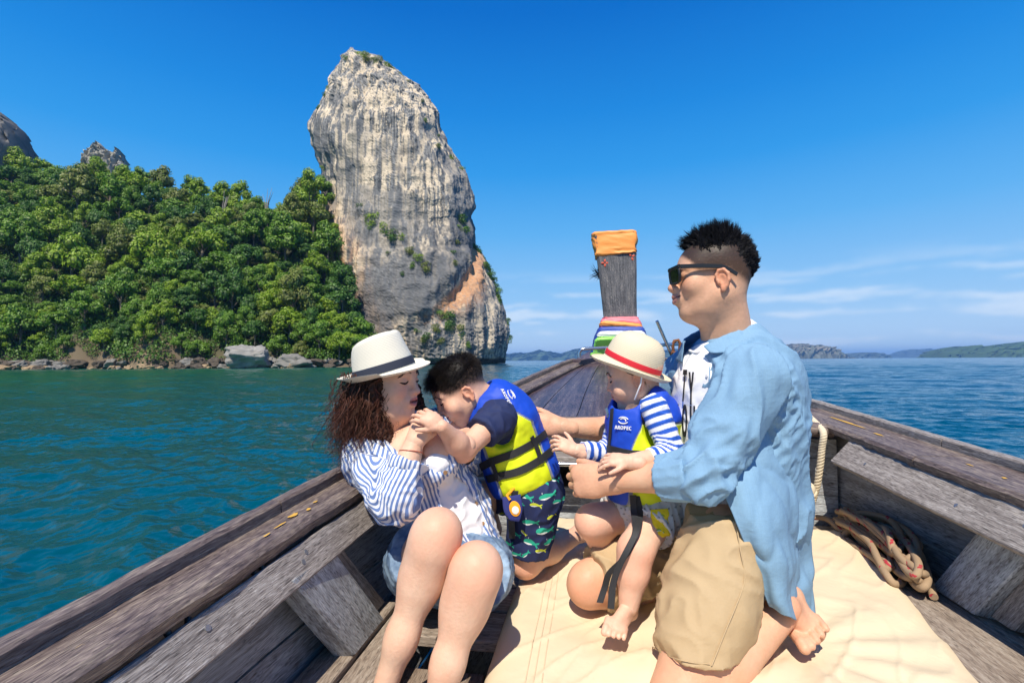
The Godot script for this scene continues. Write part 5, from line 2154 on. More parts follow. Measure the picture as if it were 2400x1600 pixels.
func ear(mb: MB, o: Vector3, b: Basis, k: Look, side: float) -> void:
	var h := k.h
	var f := Field.new()
	var c := o + b * (Vector3(side * 0.335, -0.085, -0.055) * h)
	h *= 0.88
	var e := b * Basis.from_euler(Vector3(0.22, -side * 0.42, 0.0))
	var q := func(x: float, y: float, z: float) -> Vector3: return c + e * (Vector3(side * x, y, z) * h)
	f.egg(q.call(0.008, 0.0, -0.01), e, Vector3(0.026, 0.125, 0.075) * h, 0.01)
	var ring := [Vector3(0.03, 0.01, 0.055), Vector3(0.03, 0.075, 0.055), Vector3(0.032, 0.125, 0.015), Vector3(0.032, 0.12, -0.045), Vector3(0.032, 0.06, -0.085), Vector3(0.03, -0.02, -0.075), Vector3(0.025, -0.09, -0.03), Vector3(0.02, -0.125, 0.015)]
	for i in ring.size() - 1:
		f.cap(q.call(ring[i].x, ring[i].y, ring[i].z), q.call(ring[i + 1].x, ring[i + 1].y, ring[i + 1].z), 0.020 * h, 0.020 * h, 0.015 * h)
	f.egg(q.call(0.025, -0.115, 0.012), e, Vector3(0.022, 0.04, 0.032) * h, 0.02 * h)
	f.egg(q.call(0.042, 0.0, 0.0), e, Vector3(0.026, 0.060, 0.036) * h, 0.012 * h, true)
	f.egg(q.call(0.030, -0.02, 0.05), e, Vector3(0.022, 0.03, 0.02) * h, 0.02 * h)
	var deep := Color(k.skin.r * 1.0, k.skin.g * 0.70, k.skin.b * 0.62)
	f.mesh_into(mb, 0.0022, func(p: Vector3, _n: Vector3) -> Color: return k.skin.lerp(deep, 0.6 + 0.4 * skin_n.get_noise_3dv(p * 50.0)))

# dark line of closed lashes, and eyebrow, on one side of a face
func eye_lines(lash: MB, brow: MB, f: Field, o: Vector3, b: Basis, k: Look, side: float, open := 0.0, brow_col := Color(0.02, 0.014, 0.012)) -> void:
	var h := k.h
	var pts := []
	for i in 9:
		var u := i / 8.0
		var x := lerpf(0.062, 0.215, u)
		var y := 0.004 - 0.020 * sin(PI * u) - 0.006 * u + 0.012 * open
		pts.append(face_hit(f, o, b, h, side * x, y) + b.z * 0.0004)
	lash.col = Color(0.014, 0.010, 0.010)
	lash.tube(pts, [0.004 * h, 0.008 * h, 0.011 * h, 0.012 * h, 0.013 * h, 0.013 * h, 0.012 * h, 0.009 * h, 0.004 * h], 6)
	brow.col = brow_col
	var rng := rng_of(int(side) + 5)
	for i in 70:
		var u := rng.randf()
		var x := lerpf(0.055, 0.225, u)
		var y := 0.105 + 0.030 * sin(PI * minf(1.0, u * 1.25)) - 0.035 * u * u + rng.randf_range(-0.013, 0.013) * (1.0 - 0.5 * u)
		var p := face_hit(f, o, b, h, side * x, y)
		var d := (b.x * side + b.y * (0.35 - 0.7 * u)).normalized()
		brow.strand([p - b.z * 0.0002, p + d * 0.018 * h + b.z * 0.004 * h, p + d * 0.036 * h], 0.0035 * h)

func face_hit(f: Field, o: Vector3, b: Basis, h: float, x: float, y: float) -> Vector3:
	# walks in from the front of the face
	var z := 0.6
	for k in 60:
		var v := f.value(o + b * (Vector3(x, y, z) * h))
		if v < 0.0003:
			break
		z -= maxf(0.002, v * 0.8 / h)
	return o + b * (Vector3(x, y, z) * h)

# ---- a hand: `w` wrist, `f` towards the fingers, `n` out of the back of the hand, `size` wrist to fingertip, `side` +1 if the thumb lies towards f x n
func hand(mb: MB, w: Vector3, f: Vector3, n: Vector3, size: float, side: float, curl: Array, thumb: Vector3, skin: Color, spread := 0.10, wrist_r := 0.0) -> void:
	f = f.normalized()
	n = (n - f * n.dot(f)).normalized()
	var t := f.cross(n) * side             # towards the thumb
	var s := size
	var fd := Field.new()
	var palm := 0.50 * s
	var thin := n
	fd.flat(w, w + f * palm * 0.55, 0.17 * s, 0.225 * s, thin, 1.75, 0.02 * s)
	fd.flat(w + f * palm * 0.45 + t * 0.07 * s, w + f * palm * 0.93 + t * 0.10 * s, 0.135 * s, 0.125 * s, thin, 1.5, 0.06 * s)
	fd.flat(w + f * palm * 0.45 - t * 0.07 * s, w + f * palm * 0.88 - t * 0.10 * s, 0.135 * s, 0.115 * s, thin, 1.5, 0.06 * s)
	if wrist_r > 0.0:
		fd.cap(w - f * 0.22 * s, w + f * 0.05 * s, wrist_r, wrist_r * 0.95, 0.10 * s)
	# fingers
	var lens := [0.43, 0.50, 0.46, 0.36]
	for i in 4:
		var u := 1.5 - i
		var d := (f + t * u * spread).normalized()
		var p = w + f * palm * [0.94, 1.0, 0.97, 0.90][i] + t * u * 0.105 * s
		var l: float = lens[i] * s
		var r: float = [0.056, 0.058, 0.055, 0.049][i] * s
		var c: float = curl[i]
		var a := 0.0
		fd.cap(p - d * 0.12 * s, p, r * 1.12, r * 1.12, 0.03 * s)
		for j in 3:
			a += c * [0.9, 1.1, 0.75][j]
			var dir := d * cos(a) - n * sin(a)
			var seg = l * [0.44, 0.31, 0.25][j]
			fd.cap(p, p + dir * seg, r * (1.04 - 0.09 * j), r * (0.95 - 0.10 * j), 0.012 * s)
			p += dir * seg
	# thumb: leaves the side of the palm near its base
	var tp := w + f * palm * 0.28 + t * 0.13 * s
	var td := (f * thumb.x + t * thumb.y - n * thumb.z).normalized()
	fd.cap(tp - td * 0.05 * s, tp + td * 0.20 * s, 0.085 * s, 0.066 * s, 0.05 * s)
	var td2 := (td + f * 0.35 - n * 0.15).normalized()
	fd.cap(tp + td * 0.20 * s, tp + td * 0.20 * s + td2 * 0.15 * s, 0.064 * s, 0.058 * s, 0.015 * s)
	var td3 := (td2 + f * 0.25 - n * 0.2).normalized()
	fd.cap(tp + td * 0.20 * s + td2 * 0.15 * s, tp + td * 0.20 * s + td2 * 0.15 * s + td3 * 0.12 * s, 0.058 * s, 0.045 * s, 0.012 * s)
	var flush := Color(skin.r * 1.02, skin.g * 0.74, skin.b * 0.70)
	var kn := []
	for i in 4:
		kn.append(w + f * palm * 0.98 + t * (1.5 - i) * 0.105 * s)
	fd.mesh_into(mb, clampf(size * 0.017, 0.0019, 0.003), func(p: Vector3, _m: Vector3) -> Color:
		var g := 0.12
		for q in kn:
			g = maxf(g, 0.55 * exp(-(p - q).length_squared() / (0.006 * s * s)))
		return skin.lerp(flush, g) * (1.0 + 0.08 * skin_n.get_noise_3dv(p * 80.0)))

# ---- a bare foot: `a` ankle, `h` heel, `t` ball of the foot, `up` out of its back
func foot(mb: MB, a: Vector3, heel: Vector3, ball: Vector3, up: Vector3, size: float, skin: Color, big_side: float, toe_dir: Vector3) -> void:
	var f := (ball - heel).normalized()
	up = (up - f * up.dot(f)).normalized()
	var x := f.cross(up) * big_side
	var s := size
	var fd := Field.new()
	fd.cap(a, heel, 0.135 * s, 0.125 * s, 0.05 * s)
	fd.cap(heel, heel.lerp(ball, 0.6), 0.125 * s, 0.105 * s, 0.06 * s)
	fd.cap(a, ball + x * 0.03 * s + up * 0.02 * s, 0.12 * s, 0.095 * s, 0.10 * s)
	fd.flat(heel.lerp(ball, 0.5), ball - x * 0.03 * s, 0.12 * s, 0.155 * s, up, 1.9, 0.06 * s)
	fd.flat(ball - x * 0.07 * s - f * 0.04 * s, ball + x * 0.08 * s, 0.12 * s, 0.125 * s, up, 1.9, 0.05 * s)
	for i in 5:
		var u := 1.0 - i * 0.5
		var root := ball + x * u * 0.155 * s - f * 0.045 * s * maxf(0.0, i - 1.0) * 0.7
		var r: float = [0.066, 0.048, 0.045, 0.042, 0.038][i] * s
		var l: float = [0.17, 0.155, 0.14, 0.12, 0.10][i] * s
		var d := (f * 0.35 + toe_dir).normalized()
		root += d * 0.085 * s
		fd.cap(root - d * 0.09 * s, root + d * l * 0.6, r, r * 0.92, 0.015 * s)
		fd.cap(root + d * l * 0.6, root + d * l - up * r * 0.4, r, r * 0.95, 0.008 * s)
	var flush := Color(skin.r * 1.02, skin.g * 0.70, skin.b * 0.66)
	var tip := ball + f * 0.12 * s
	fd.mesh_into(mb, clampf(s * 0.018, 0.0022, 0.0032), func(p: Vector3, _m: Vector3) -> Color: return skin.lerp(flush, 0.1 + 0.6 * smoothstep(0.16 * s, 0.0, (p - tip).length())) * (1.0 + 0.07 * skin_n.get_noise_3dv(p * 70.0)))

func limb_paint(skin: Color, spots: Array) -> Callable:
	var flush := Color(skin.r * 1.0, skin.g * 0.74, skin.b * 0.68)
	return func(p: Vector3, _n: Vector3) -> Color:
		var m := skin_n.get_noise_3dv(p * 11.0)
		var c := Color(skin.r * (1.0 + 0.03 * m), skin.g * (1.0 + 0.17 * m), skin.b * (1.0 + 0.22 * m)) * (1.0 + 0.07 * skin_n.get_noise_3dv(p * 60.0 + Vector3(3, 1, 4)))
		for s in spots:
			c = c.lerp(flush, 0.55 * exp(-(p - s[0]).length_squared() / (s[1] * s[1])))
		return c

# short spiky hair over a skull; `want` (q) -> length in head heights or 0, `comb` (q) -> direction in head axes
func spikes(mb: MB, o: Vector3, b: Basis, k: Look, count: int, want: Callable, comb: Callable, r: float, sd: int) -> void:
	var rng := rng_of(sd)
	var c := Vector3(0, 0.155, -0.065)
	var rad := Vector3(0.33 + 0.03 * k.child, 0.35, 0.41)
	for i in count:
		var d := Vector3(rng.randfn(), rng.randfn(), rng.randfn()).normalized()
		var q := c + d * rad
		var l: float = want.call(q, d)
		if l <= 0.0:
			continue
		l *= rng.randf_range(0.65, 1.2)
		var cm: Vector3 = comb.call(q, d)
		var jit := Vector3(rng.randfn(), rng.randfn(), rng.randfn()) * 0.18
		var dir := (d * 0.6 + cm + jit).normalized()
		var tip := (cm * 1.0 + d * 0.25 + jit * 1.6 + Vector3(0, -0.05, 0)).normalized()
		var p0 := o + b * ((q - d * 0.012) * k.h)
		var p1 := p0 + b * (dir * l * 0.5 * k.h)
		var p2 := p1 + b * (tip * l * 0.5 * k.h)
		var g := rng.randf_range(0.6, 1.7)
		mb.col = Color(k.hair.r * g, k.hair.g * g, k.hair.b * g)
		mb.strand([p0, p0.lerp(p1, 0.6), p1, p2], r * rng.randf_range(0.7, 1.3))

# hair in pointed tufts: strands of a tuft start apart and meet at its tip
func tufts(mb: MB, o: Vector3, b: Basis, k: Look, count: int, each: int, want: Callable, comb: Callable, r: float, gather: float, sd: int) -> void:
	var rng := rng_of(sd)
	var c := Vector3(0, 0.155, -0.065)
	var rad := Vector3(0.33 + 0.03 * k.child, 0.35, 0.41)
	for i in count:
		var d := Vector3(rng.randfn(), rng.randfn(), rng.randfn()).normalized()
		var q := c + d * rad
		var l: float = want.call(q, d)
		if l <= 0.0:
			continue
		l *= rng.randf_range(0.7, 1.25)
		var cm: Vector3 = comb.call(q, d)
		var jit := Vector3(rng.randfn(), rng.randfn(), rng.randfn()) * 0.14
		var d1 := (d * 0.7 + cm * 0.8 + jit).normalized()
		var d2 := (cm + d * 0.3 + jit * 1.3).normalized()
		var tip := q + d1 * l * 0.5 + d2 * l * 0.5
		for j in each:
			var dd := (d + Vector3(rng.randfn(), rng.randfn(), rng.randfn()) * gather).normalized()
			var p0 := c + dd * rad * 0.985
			var e := tip + Vector3(rng.randfn(), rng.randfn(), rng.randfn()) * l * 0.09
			var m := p0.lerp(e, 0.5) + d1 * l * 0.08
			var g := rng.randf_range(0.5, 1.9)
			mb.col = Color(k.hair.r * g, k.hair.g * g, k.hair.b * g)
			var w0 := o + b * (p0 * k.h)
			var w1 := o + b * (m * k.h)
			var w2 := o + b * (e * k.h)
			mb.strand([w0, w1, w2], r * rng.randf_range(0.7, 1.3))

# ---- a hat turned on a lathe: profile [radius, height] with a brim, stretched front to back
func hat_rings(o: Vector3, b: Basis, prof: Array, stretch: float, dip: Callable, sides := 56) -> Array:
	var rings := []
	for e in prof:
		var ring := PackedVector3Array()
		for j in sides:
			var a := TAU * j / sides
			var x = cos(a) * e[0]
			var z = sin(a) * e[0] * stretch
			ring.append(o + b * Vector3(x, e[1] + dip.call(e[0], a, e[1]), z))
		rings.append(ring)
	return rings

func child_thing(parent: Node3D, called: String, mb: MB, m: Material) -> MeshInstance3D:
	return part(called, mb, m, parent)

func far_off(p: Vector3) -> bool:
	return p.distance_to(Vector3(0, EYE, 0)) > 2.4

func lettering(text: String, parent: Node3D, called: String, where: Vector3, x: Vector3, y: Vector3, height: float, m: Material, squeeze := 1.0, bold := true) -> void:
	var t := TextMesh.new()
	var sf := SystemFont.new()
	sf.font_names = PackedStringArray(["Droid Sans"])
	sf.font_weight = 700 if bold else 400
	t.font = sf
	t.text = text
	t.font_size = 64
	t.pixel_size = height / 46.0
	t.depth = 0.0016
	t.material = m
	var o := MeshInstance3D.new()
	o.name = called
	o.mesh = t
	parent.add_child(o, true)
	var bx := x.normalized()
	var bz := bx.cross(y).normalized()
	var back := Vector3.ZERO
	var up_node: Node = parent
	while up_node != self:
		back += (up_node as Node3D).position
		up_node = up_node.get_parent()
	o.transform = Transform3D(Basis(bx * squeeze, bz.cross(bx), bz), where - back)

func build_people() -> void:
	build_man()
	build_toddler()
	build_boy()
	build_woman()

# ---------------------------------------------------------------- the man who kneels on the mattress
func build_man() -> void:
	var who := thing("person", "kneeling man in sunglasses, open light blue denim shirt and khaki shorts", "person", at(1640, 1420, 1.35))
	var skin := Color(0.66, 0.375, 0.24)
	var mb := MB.new()
	var k := Look.new()
	k.h = 0.243
	k.skin = skin
	k.hair = Color(0.010, 0.010, 0.013)
	k.stubble = 0.92
	k.smile = 0.9
	k.pout = 0.035
	k.lips = Color(0.48, 0.20, 0.17)
	var o := at(1668, 650, 1.395)
	var b := frame(Vector3(-0.975, 0.02, -0.20), Vector3(0.02, 1, 0))
	var hf := head_field(o, b, k)
	# fuller jaw and throat
	var nape := at(1725, 800, 1.42)
	hf.cap(o + b * (Vector3(0, -0.22, -0.10) * k.h), nape + Vector3(-0.022, -0.02, 0), 0.063, 0.072, 0.05)
	hf.egg(o + b * (Vector3(0, -0.36, 0.08) * k.h), b, Vector3(0.20, 0.12, 0.20) * k.h, 0.04)
	hf.mesh_into(mb, 0.003, head_paint(o, b, k))
	ear(mb, o, b, k, 1.0)
	ear(mb, o, b, k, -1.0)
	# arms
	var sl := at(1770, 882, 1.25)
	var sr := at(1612, 872, 1.60)
	var el := at(1648, 1112, 1.19)
	var wl := at(1437, 1126, 1.315)
	var er := at(1490, 1010, 1.74)
	var wr := at(1316, 1000, 1.665)
	var hip := at(1705, 1262, 1.255)
	var hip2 := at(1655, 1250, 1.52)
	var kn := at(1592, 1655, 1.075)
	var kn2 := at(1385, 1364, 1.40)
	var an := at(1842, 1424, 1.21)
	var an2 := at(1640, 1376, 1.64)
	var f := Field.new()
	f.cap(sl, el, 0.055, 0.047, 0.02)
	f.cap(el, el.lerp(wl, 0.35), 0.043, 0.043, 0.02)
	f.cap(el.lerp(wl, 0.35), wl, 0.043, 0.028, 0.02)
	f.cap(sr, er, 0.055, 0.047, 0.02)
	f.cap(er, er.lerp(wr, 0.35), 0.047, 0.045, 0.02)
	f.cap(er.lerp(wr, 0.35), wr, 0.045, 0.029, 0.02)
	f.cap(hip, kn, 0.085, 0.066, 0.03)
	f.cap(kn, kn.lerp(an, 0.40), 0.058, 0.058, 0.03)
	f.cap(kn.lerp(an, 0.40), an, 0.058, 0.036, 0.03)
	f.cap(hip2, kn2 + Vector3(0, 0.008, 0), 0.085, 0.056, 0.03)
	f.egg(kn2 + Vector3(-0.022, -0.006, 0.012), frame(kn2 - hip2, Vector3.UP), Vector3(0.044, 0.050, 0.046), 0.03)
	f.cap(kn2 + Vector3(0.0, -0.018, 0), kn2.lerp(an2, 0.40) + Vector3(0, -0.025, 0), 0.050, 0.058, 0.03)
	f.cap(kn2.lerp(an2, 0.40) + Vector3(0, -0.025, 0), an2, 0.058, 0.04, 0.03)
	f.mesh_into(mb, 0.0065, limb_paint(skin, [[kn, 0.09], [kn2 + Vector3(-0.03, 0, 0.05), 0.07], [an, 0.06], [el, 0.06]]))
	# left hand round the toddler's waist, right hand at the boy's back
	hand(mb, wl, Vector3(-0.80, -0.10, -0.42), Vector3(-0.15, 0.22, 0.95), 0.205, 1.0, [0.85, 0.85, 0.85, 0.85], Vector3(0.85, 0.35, 0.45), skin, 0.06, 0.029)
	hand(mb, wr, Vector3(-0.95, 0.12, 0.05), Vector3(0.0, 0.25, 1.0), 0.175, 1.0, [0.55, 0.75, 0.8, 0.8], Vector3(0.75, 0.5, 0.4), skin, 0.06, 0.028)
	# left foot, toes tucked under
	foot(mb, an, an + Vector3(0.040, 0.005, -0.045), at(1893, 1474, 1.195), Vector3(-0.25, 0.40, 0.88), 0.215, skin, 1.0, Vector3(-0.10, 0.10, 0.75))
	part("body", mb, M.skin, who)
	# hair
	mb = MB.new()
	var cap := Field.new()
	cap.egg(o + b * (Vector3(0, 0.165, -0.070) * k.h), b, Vector3(0.328, 0.350, 0.412) * k.h, 0.01)
	cap.trim(o + b * (Vector3(0, 0.30, 0.16) * k.h), b * Vector3(0, -1, 0.42), 0.03)
	cap.trim(o + b * (Vector3(0.0, 0.30, -0.1) * k.h), b * Vector3(0, -1, -0.35), 0.03)
	var hc := k.hair
	cap.mesh_into(mb, 0.004, func(p: Vector3, _n: Vector3) -> Color: return hc * (0.8 + 0.6 * skin_n.get_noise_3dv(p * 220.0)))
	var lens_of := func(q: Vector3, _d: Vector3) -> float:
		var low := 0.295 - 0.32 * smoothstep(-0.18, -0.45, q.z)
		if q.y < low + 0.08 * smoothstep(0.1, 0.3, q.z) or q.z > 0.30:
			return 0.0
		return lerpf(0.05, 0.155, smoothstep(low, low + 0.17, q.y)) * lerpf(0.30, 1.0, smoothstep(-0.45, -0.1, q.z)) * (1.0 + 0.35 * smoothstep(0.18, 0.28, q.z))
	var comb_of := func(q: Vector3, _d: Vector3) -> Vector3: return Vector3(0, 0.55 - 0.75 * smoothstep(0.14, 0.29, q.z) - 0.3 * smoothstep(-0.2, -0.45, q.z), 0.20 + 0.85 * smoothstep(0.10, 0.29, q.z) - 0.85 * smoothstep(-0.05, -0.40, q.z))
	tufts(mb, o, b, k, 1500, 11, lens_of, comb_of, 0.0011, 0.07, 41)
	spikes(mb, o, b, k, 5000, func(q: Vector3, d: Vector3) -> float: return 0.55 * float(lens_of.call(q, d)), comb_of, 0.0010, 42)
	part("hair", mb, M.hair, who)
	# sunglasses
	var sg := MB.new()
	var fr := MB.new()
	var h := k.h
	for s in [-1.0, 1.0]:
		var c := o + b * (Vector3(s * 0.150, 0.005, 0.425) * h)
		var t := b * Basis.from_euler(Vector3(0.12, s * 0.28, 0))
		var ring := []
		for i in 21:
			var a := TAU * i / 20.0
			ring.append(c + t * (Vector3(signf(cos(a)) * pow(absf(cos(a)), 0.6) * 0.128, signf(sin(a)) * pow(absf(sin(a)), 0.6) * 0.092, 0) * h))
		fr.tube(ring, 0.016 * h, 6)
		sg.block(c, t.x * 0.122 * h, t.y * 0.086 * h, t.z * 0.006 * h, 0.001)
		fr.block(c + t * (Vector3(0, 0.088, 0) * h), t.x * 0.140 * h, t.y * 0.020 * h, t.z * 0.016 * h, 0.002)
		var a0 := o + b * (Vector3(s * 0.285, 0.085, 0.385) * h)
		var a1 := o + b * (Vector3(s * 0.335, 0.078, 0.15) * h)
		var a2 := o + b * (Vector3(s * 0.352, 0.062, -0.05) * h)
		var a3 := o + b * (Vector3(s * 0.356, -0.03, -0.20) * h)
		fr.board([a0, a1, a2], [b.y], [b.x], 0.048 * h, 0.020 * h, 0.0015)
		fr.board([a2, a2.lerp(a3, 0.5) + b.y * 0.006 * h, a3], [(b.y + b.z * -0.45).normalized()], [b.x], 0.042 * h, 0.016 * h, 0.0015)
	fr.tube([o + b * (Vector3(-0.05, 0.035, 0.44) * h), o + b * (Vector3(0.05, 0.035, 0.44) * h)], 0.016 * h, 6)
	var gl := part("sunglasses", fr, M.frame_black, who)
	part("lens", sg, M.lens, gl)
	# white tee
	var fwd := Vector3(-0.98, 0, 0.10).normalized()
	var ch := at(1735, 915, 1.42)
	var wa := at(1712, 1190, 1.42)
	var tee := Field.new()
	tee.flat(ch + fwd * 0.035, wa + fwd * 0.03, 0.158, 0.152, fwd, 1.02, 0.03)
	tee.cap(sl + Vector3(0, -0.01, -0.05), sr + Vector3(0, -0.01, 0.05), 0.060, 0.060, 0.05)
	tee.cap(nape + Vector3(0.0, -0.005, 0), ch, 0.078, 0.12, 0.04)
	tee.cap(wa, at(1685, 1225, 1.42), 0.150, 0.145, 0.04)
	tee.trim(o + b * (Vector3(0, -0.62, 0.0) * h), (Vector3.UP + fwd * 0.55).normalized(), 0.004)
	mb = MB.new()
	tee.mesh_into(mb, 0.006, null, null, func(p: Vector3, _n: Vector3) -> float: return folds(p, Vector3(0.5, -0.3, 0.6).normalized(), 0.006 + 0.006 * smoothstep(0.9, 0.7, p.y), 14.0))
	var tn := part("t_shirt", mb, M.tee_white, who)
	# neck band of the tee
	mb = MB.new()
	cord(mb, tee, [[1612, 806], [1618, 822], [1634, 826], [1650, 816]], 0.0045, 0.001)
	part("neckband", mb, M.tee_white, tn)
	# the print: tall black letters that run across the chest, and a small line below
	for e in [["T", 1606, 905], ["Y", 1622, 912], ["Y", 1588, 985], ["O", 1607, 988], ["U", 1626, 992]]:
		var p := on(tee, e[1], e[2], 0.0035)
		if far_off(p):
			continue
		var g := grad(tee, p)
		var y := (Vector3(-0.10, 1, 0.05) - g * g.dot(Vector3(-0.10, 1, 0.05))).normalized()
		lettering(e[0], tn, "letter", p + y * 0.0, y.cross(g), y, 0.088, M.black_print, 0.24)
	var lp := on(tee, 1608, 1046, 0.003)
	var lg := grad(tee, lp)
	var ly := (Vector3.UP - lg * lg.y).normalized()
	if not far_off(lp):
		lettering("LAID BA", tn, "small_print", lp, ly.cross(lg), ly, 0.016, M.black_print, 0.8, false)
	# shirt
	var sh := Field.new()
	sh.flat(ch + Vector3(0.008, 0, 0), wa + Vector3(0.02, 0.0, 0), 0.178, 0.180, fwd, 1.10, 0.03)
	sh.cap(sl + Vector3(-0.01, -0.015, -0.03), sr + Vector3(0.02, -0.01, 0.02), 0.074, 0.074, 0.07)
	sh.cap(nape + Vector3(0.0, -0.02, 0), sl + Vector3(0, 0.0, -0.05), 0.072, 0.07, 0.05)
	sh.cap(nape + Vector3(0.0, -0.02, 0), sr + Vector3(0, 0.0, 0.05), 0.072, 0.07, 0.05)
	sh.cap(at(1800, 1180, 1.43), at(1835, 1330, 1.43), 0.10, 0.062, 0.08)
	sh.trim(at(1636, 960, 1.29), (fwd + Vector3(0, -0.05, 0.10)).normalized(), 0.012)
	sh.trim(nape + Vector3(-0.02, 0.035, 0), Vector3(-0.25, 1, 0), 0.006)
	var open_p := at(1636, 960, 1.29)
	var open_n := (fwd + Vector3(0, -0.05, 0.10)).normalized()
	var crease := func(p: Vector3, n: Vector3) -> float:
		var calm := smoothstep(0.0, 0.035, (open_p - p).dot(open_n))
		var under := exp(-pow((p - at(1770, 985, 1.26)).length() / 0.16, 2.0))
		calm *= smoothstep(0.05, 0.15, (p - nape).length())
		return calm * folds(p, Vector3(-0.45, 0.85, 0.2).normalized(), 0.012, 11.0) + folds(p, Vector3(0.8, 0.55, 0.0).normalized(), 0.014 * under, 20.0)
	mb = MB.new()
	sh.mesh_into(mb, 0.0062, null, null, crease)
	var shn := part("shirt", mb, M.shirt_blue, who)
	# near front panel with its long tail
	mb = MB.new()
	var rows := [
		[at(1655, 1000, 1.262), at(1715, 1000, 1.235), at(1790, 1000, 1.255), at(1862, 1010, 1.33), at(1888, 1020, 1.43)],
		[at(1672, 1100, 1.215), at(1730, 1095, 1.185), at(1800, 1095, 1.215), at(1868, 1095, 1.32), at(1893, 1100, 1.43)],
		[at(1722, 1214, 1.150), at(1770, 1205, 1.132), at(1822, 1195, 1.165), at(1872, 1190, 1.28), at(1896, 1190, 1.42)],
		[at(1762, 1318, 1.140), at(1800, 1305, 1.125), at(1838, 1295, 1.160), at(1874, 1285, 1.27), at(1898, 1280, 1.38)],
		[at(1796, 1408, 1.140), at(1822, 1392, 1.130), at(1850, 1380, 1.165), at(1876, 1370, 1.255), at(1898, 1362, 1.33)],
		[at(1806, 1428, 1.140), at(1838, 1440, 1.135), at(1862, 1452, 1.165), at(1884, 1452, 1.23), at(1897, 1438, 1.30)]]
	mb.sheet(rows, 60, 80, 0.004, func(p: Vector3, u: float, v: float) -> float:
		return 0.010 * sin(u * 9.0 + 2.0 * v + 1.5 * cloth_n.get_noise_2d(v * 3.0, 0.0)) * smoothstep(0.25, 0.8, v) + folds(p, Vector3(0.1, -1, 0).normalized(), 0.010, 11.0) * (0.4 + 0.6 * v))
	part("shirt_tail", mb, M.shirt_blue, who)
	# placket edge with buttons
	mb = MB.new()
	for e in [[1652, 880], [1652, 956], [1658, 1024]]:
		var p := on(sh, e[0] + 6, e[1], 0.002)
		if far_off(p):
			continue
		var g := grad(sh, p)
		mb.tube([p - g * 0.001, p + g * 0.0015], 0.0052, 10)
	part("button", mb, M.white_print, shn)
	mb = MB.new()
	cord(mb, sh, [[1765, 840], [1790, 868], [1812, 905], [1828, 960], [1830, 1000]], 0.0018, 0.0004)
	cord(mb, sh, [[1664, 860], [1662, 940], [1668, 1030]], 0.0014, 0.0004)
	part("seam", mb, M.shirt_blue, shn)
	# collar
	mb = MB.new()
	var back := at(1752, 760, 1.47)
	mb.sheet([
		[at(1604, 800, 1.40), at(1612, 790, 1.52), at(1668, 762, 1.55), at(1742, 752, 1.50), at(1752, 760, 1.42), at(1735, 772, 1.345), at(1690, 790, 1.325), at(1650, 812, 1.33)],
		[at(1600, 822, 1.39), at(1600, 812, 1.54), at(1664, 786, 1.585), at(1755, 772, 1.52), at(1772, 782, 1.42), at(1756, 792, 1.325), at(1708, 812, 1.300), at(1668, 826, 1.305)],
		[at(1598, 850, 1.385), at(1588, 838, 1.55), at(1660, 812, 1.60), at(1762, 796, 1.53), at(1782, 804, 1.42), at(1764, 812, 1.315), at(1722, 824, 1.285), at(1706, 826, 1.288)]],
		56, 12, 0.004, func(p: Vector3, u: float, v: float) -> float: return 0.002 * cloth_n.get_noise_3dv(p * 40.0))
	part("collar", mb, M.shirt_blue, shn)
	# sleeves with turned-up cuffs
	var fa := (wl - el).normalized()
	var slv := Field.new()
	slv.cap(sl + Vector3(-0.005, -0.005, 0), sl.lerp(el, 0.6), 0.086, 0.074, 0.03)
	slv.cap(sl.lerp(el, 0.6), el, 0.074, 0.061, 0.03)
	slv.cap(el, el.lerp(wl, 0.40), 0.060, 0.050, 0.03)
	slv.trim(el.lerp(wl, 0.44), fa, 0.004)
	var arm := (el - sl).normalized()
	mb = MB.new()
	slv.mesh_into(mb, 0.006, null, null, func(p: Vector3, _n: Vector3) -> float:
		var bend := exp(-pow((p - el).length() / 0.12, 2.0))
		return folds(p, (arm + Vector3(0.5, 0.3, 0)).normalized(), 0.011, 10.0) + folds(p, Vector3(0.55, 0.6, 0.4).normalized(), 0.017 * bend, 17.0))
	part("sleeve", mb, M.shirt_blue, who)
	var cuff := Field.new()
	cuff.cap(el.lerp(wl, 0.14), el.lerp(wl, 0.46), 0.066, 0.057, 0.01)
	cuff.trim(el.lerp(wl, 0.46), fa, 0.004)
	cuff.trim(el.lerp(wl, 0.12), -fa, 0.004)
	cuff.cap(el.lerp(wl, 0.40), el.lerp(wl, 0.60), 0.050, 0.049, 0.004, true)
	mb = MB.new()
	cuff.mesh_into(mb, 0.0045, null, null, func(p: Vector3, _n: Vector3) -> float: return folds(p, fa, 0.007, 14.0))
	part("cuff", mb, M.shirt_blue, who)
	var slr := Field.new()
	slr.cap(sr, er, 0.082, 0.072, 0.03)
	slr.cap(er, er.lerp(wr, 0.22), 0.070, 0.062, 0.03)
	slr.trim(er.lerp(wr, 0.25), (wr - er).normalized(), 0.004)
	mb = MB.new()
	slr.mesh_into(mb, 0.008, null, null, func(p: Vector3, _n: Vector3) -> float: return folds(p, Vector3(0.2, 0.9, 0.2).normalized(), 0.011, 13.0))
	part("sleeve", mb, M.shirt_blue, who)
	# shorts
	var sho := Field.new()
	var th := (kn - hip).normalized()
	var th2 := (kn2 - hip2).normalized()
	var top_y := at(1650, 1212, 1.36).y
	sho.egg(at(1690, 1240, 1.42), Basis(Vector3.RIGHT, Vector3.UP, Vector3.BACK), Vector3(0.150, 0.145, 0.19), 0.02)
	sho.cap(hip + Vector3(0.01, 0.04, 0), hip.lerp(kn, 0.45), 0.108, 0.102, 0.06)
	sho.cap(hip.lerp(kn, 0.45), hip.lerp(kn, 0.92), 0.102, 0.090, 0.04)
